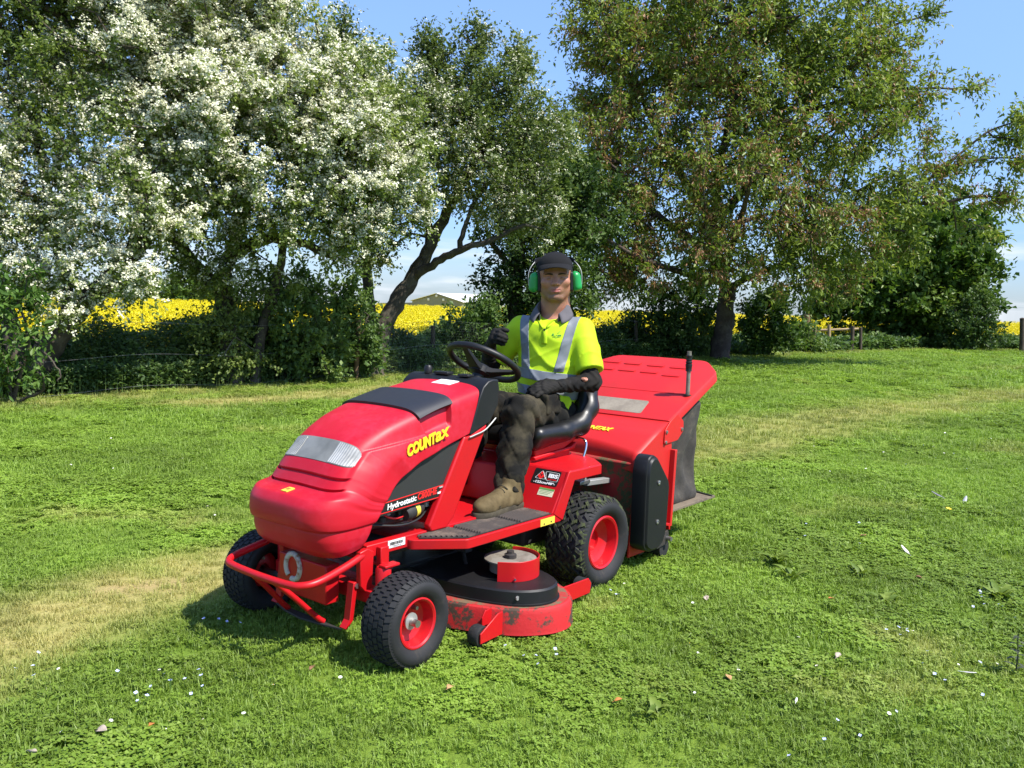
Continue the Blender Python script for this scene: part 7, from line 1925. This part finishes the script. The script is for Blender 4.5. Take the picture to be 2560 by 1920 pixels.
feather(2265, 1392, 0.085, (0.72, 0.68, 0.62), 'white feather standing tilted in the grass above the plantain', 1.7)
feather(1990, 1775, 0.035, (0.85, 0.84, 0.80), 'little white down feather in the near turf', 1.1)
feather(2418, 1703, 0.050, (0.62, 0.58, 0.54), 'thin buff feather beside the tall weed', -0.5)
# broad-leaved weeds
WEED = leafy('plantain_leaves', [(0.0, (0.08, 0.14, 0.02)), (0.5, (0.15, 0.22, 0.03)), (1.0, (0.22, 0.29, 0.05))], 0.3)
def rosette(u, v, n, L, W, rise, label, name='plantain'):
    p = gnd(u, v); o = empty(name, (p[0], p[1], 0.0)); tag(o, label, 'weed')
    for k in range(n):
        a = r.uniform(0, 6.28); l = L * r.uniform(0.6, 1.1); V = []; F = []
        for i in range(7):
            f = i / 6; w = W * l / L * math.sin(math.pi * (0.06 + 0.94 * f) ** 0.9); z = 0.01 + rise * math.sin(f * 1.9) * l * r.uniform(0.92, 1.08)
            for s in (-1, 0, 1): V.append((l * f, s * w, z + abs(s) * w * 0.35))
        for i in range(6):
            for j in range(2): b_ = i * 3 + j; F.append((b_, b_ + 1, b_ + 4, b_ + 3))
        me = mesh_np('leaf', V, F, np.full(21, r.uniform(0.1, 0.95))); me.materials.append(WEED)
        lf_ = link('leaf', me, None, o, 60); lf_.rotation_euler = (0, 0, a); lf_.location = (r.uniform(-.03, .03), r.uniform(-.03, .03), 0)
for k, (u, v, n, L, W, rise, lab) in enumerate([(1940, 1415, 16, 0.11, 0.016, 0.55, 'leafy plantain clump in the turf behind the rear wheel'), (1985, 1450, 12, 0.10, 0.015, 0.5, 'plantain clump with pale tips next to the larger clump'), (2150, 1440, 9, 0.09, 0.014, 0.5, 'sparse plantain clump near the white feather'), (2500, 1500, 14, 0.11, 0.018, 0.5, 'broad plantain clump beside the speedwell colony'), (1640, 1790, 9, 0.07, 0.014, 0.45, 'low plantain rosette in the near turf before the deck'), (2220, 1510, 10, 0.08, 0.016, 0.4, 'dark plantain rosette in a hollow of the turf')]):
    rosette(u, v, n, L, W, rise, lab)
# tall dark weed at the right edge
pw = gnd(2538, 1690); tw_ = empty('tall_weed', (pw[0], pw[1], 0)); tag(tw_, 'upright dusky weed with narrow leaves standing above the turf', 'weed')
DUSK = leafy('dusky_leaves', [(0.0, (0.05, 0.06, 0.035)), (1.0, (0.10, 0.11, 0.06))], 0.2)
MB().tube([(0, 0, -0.01), (0.004, 0, 0.08), (0.0, 0.004, 0.17)], [0.003, 0.0025, 0.0015], 7).build('stalk', DUSK, tw_, 60)
for k in range(13):
    a = k * 2.4; z = 0.03 + 0.011 * k; l = 0.055 * (1 - 0.03 * k); V = []; F = []
    for i in range(5):
        f = i / 4; w = 0.008 * math.sin(math.pi * (0.08 + 0.92 * f))
        for s in (-1, 0, 1): V.append((l * f, s * w, 0.35 * l * f - 0.9 * l * f * f * (0.3 + 0.03 * k) + abs(s) * w * 0.3))
    for i in range(4):
        for j in range(2): b_ = i * 3 + j; F.append((b_, b_ + 1, b_ + 4, b_ + 3))
    me = mesh_np('leaf', V, F, np.full(15, r.random())); me.materials.append(DUSK); o = link('leaf', me, None, tw_, 60); o.location = (0, 0, z); o.rotation_euler = (0, 0, a)
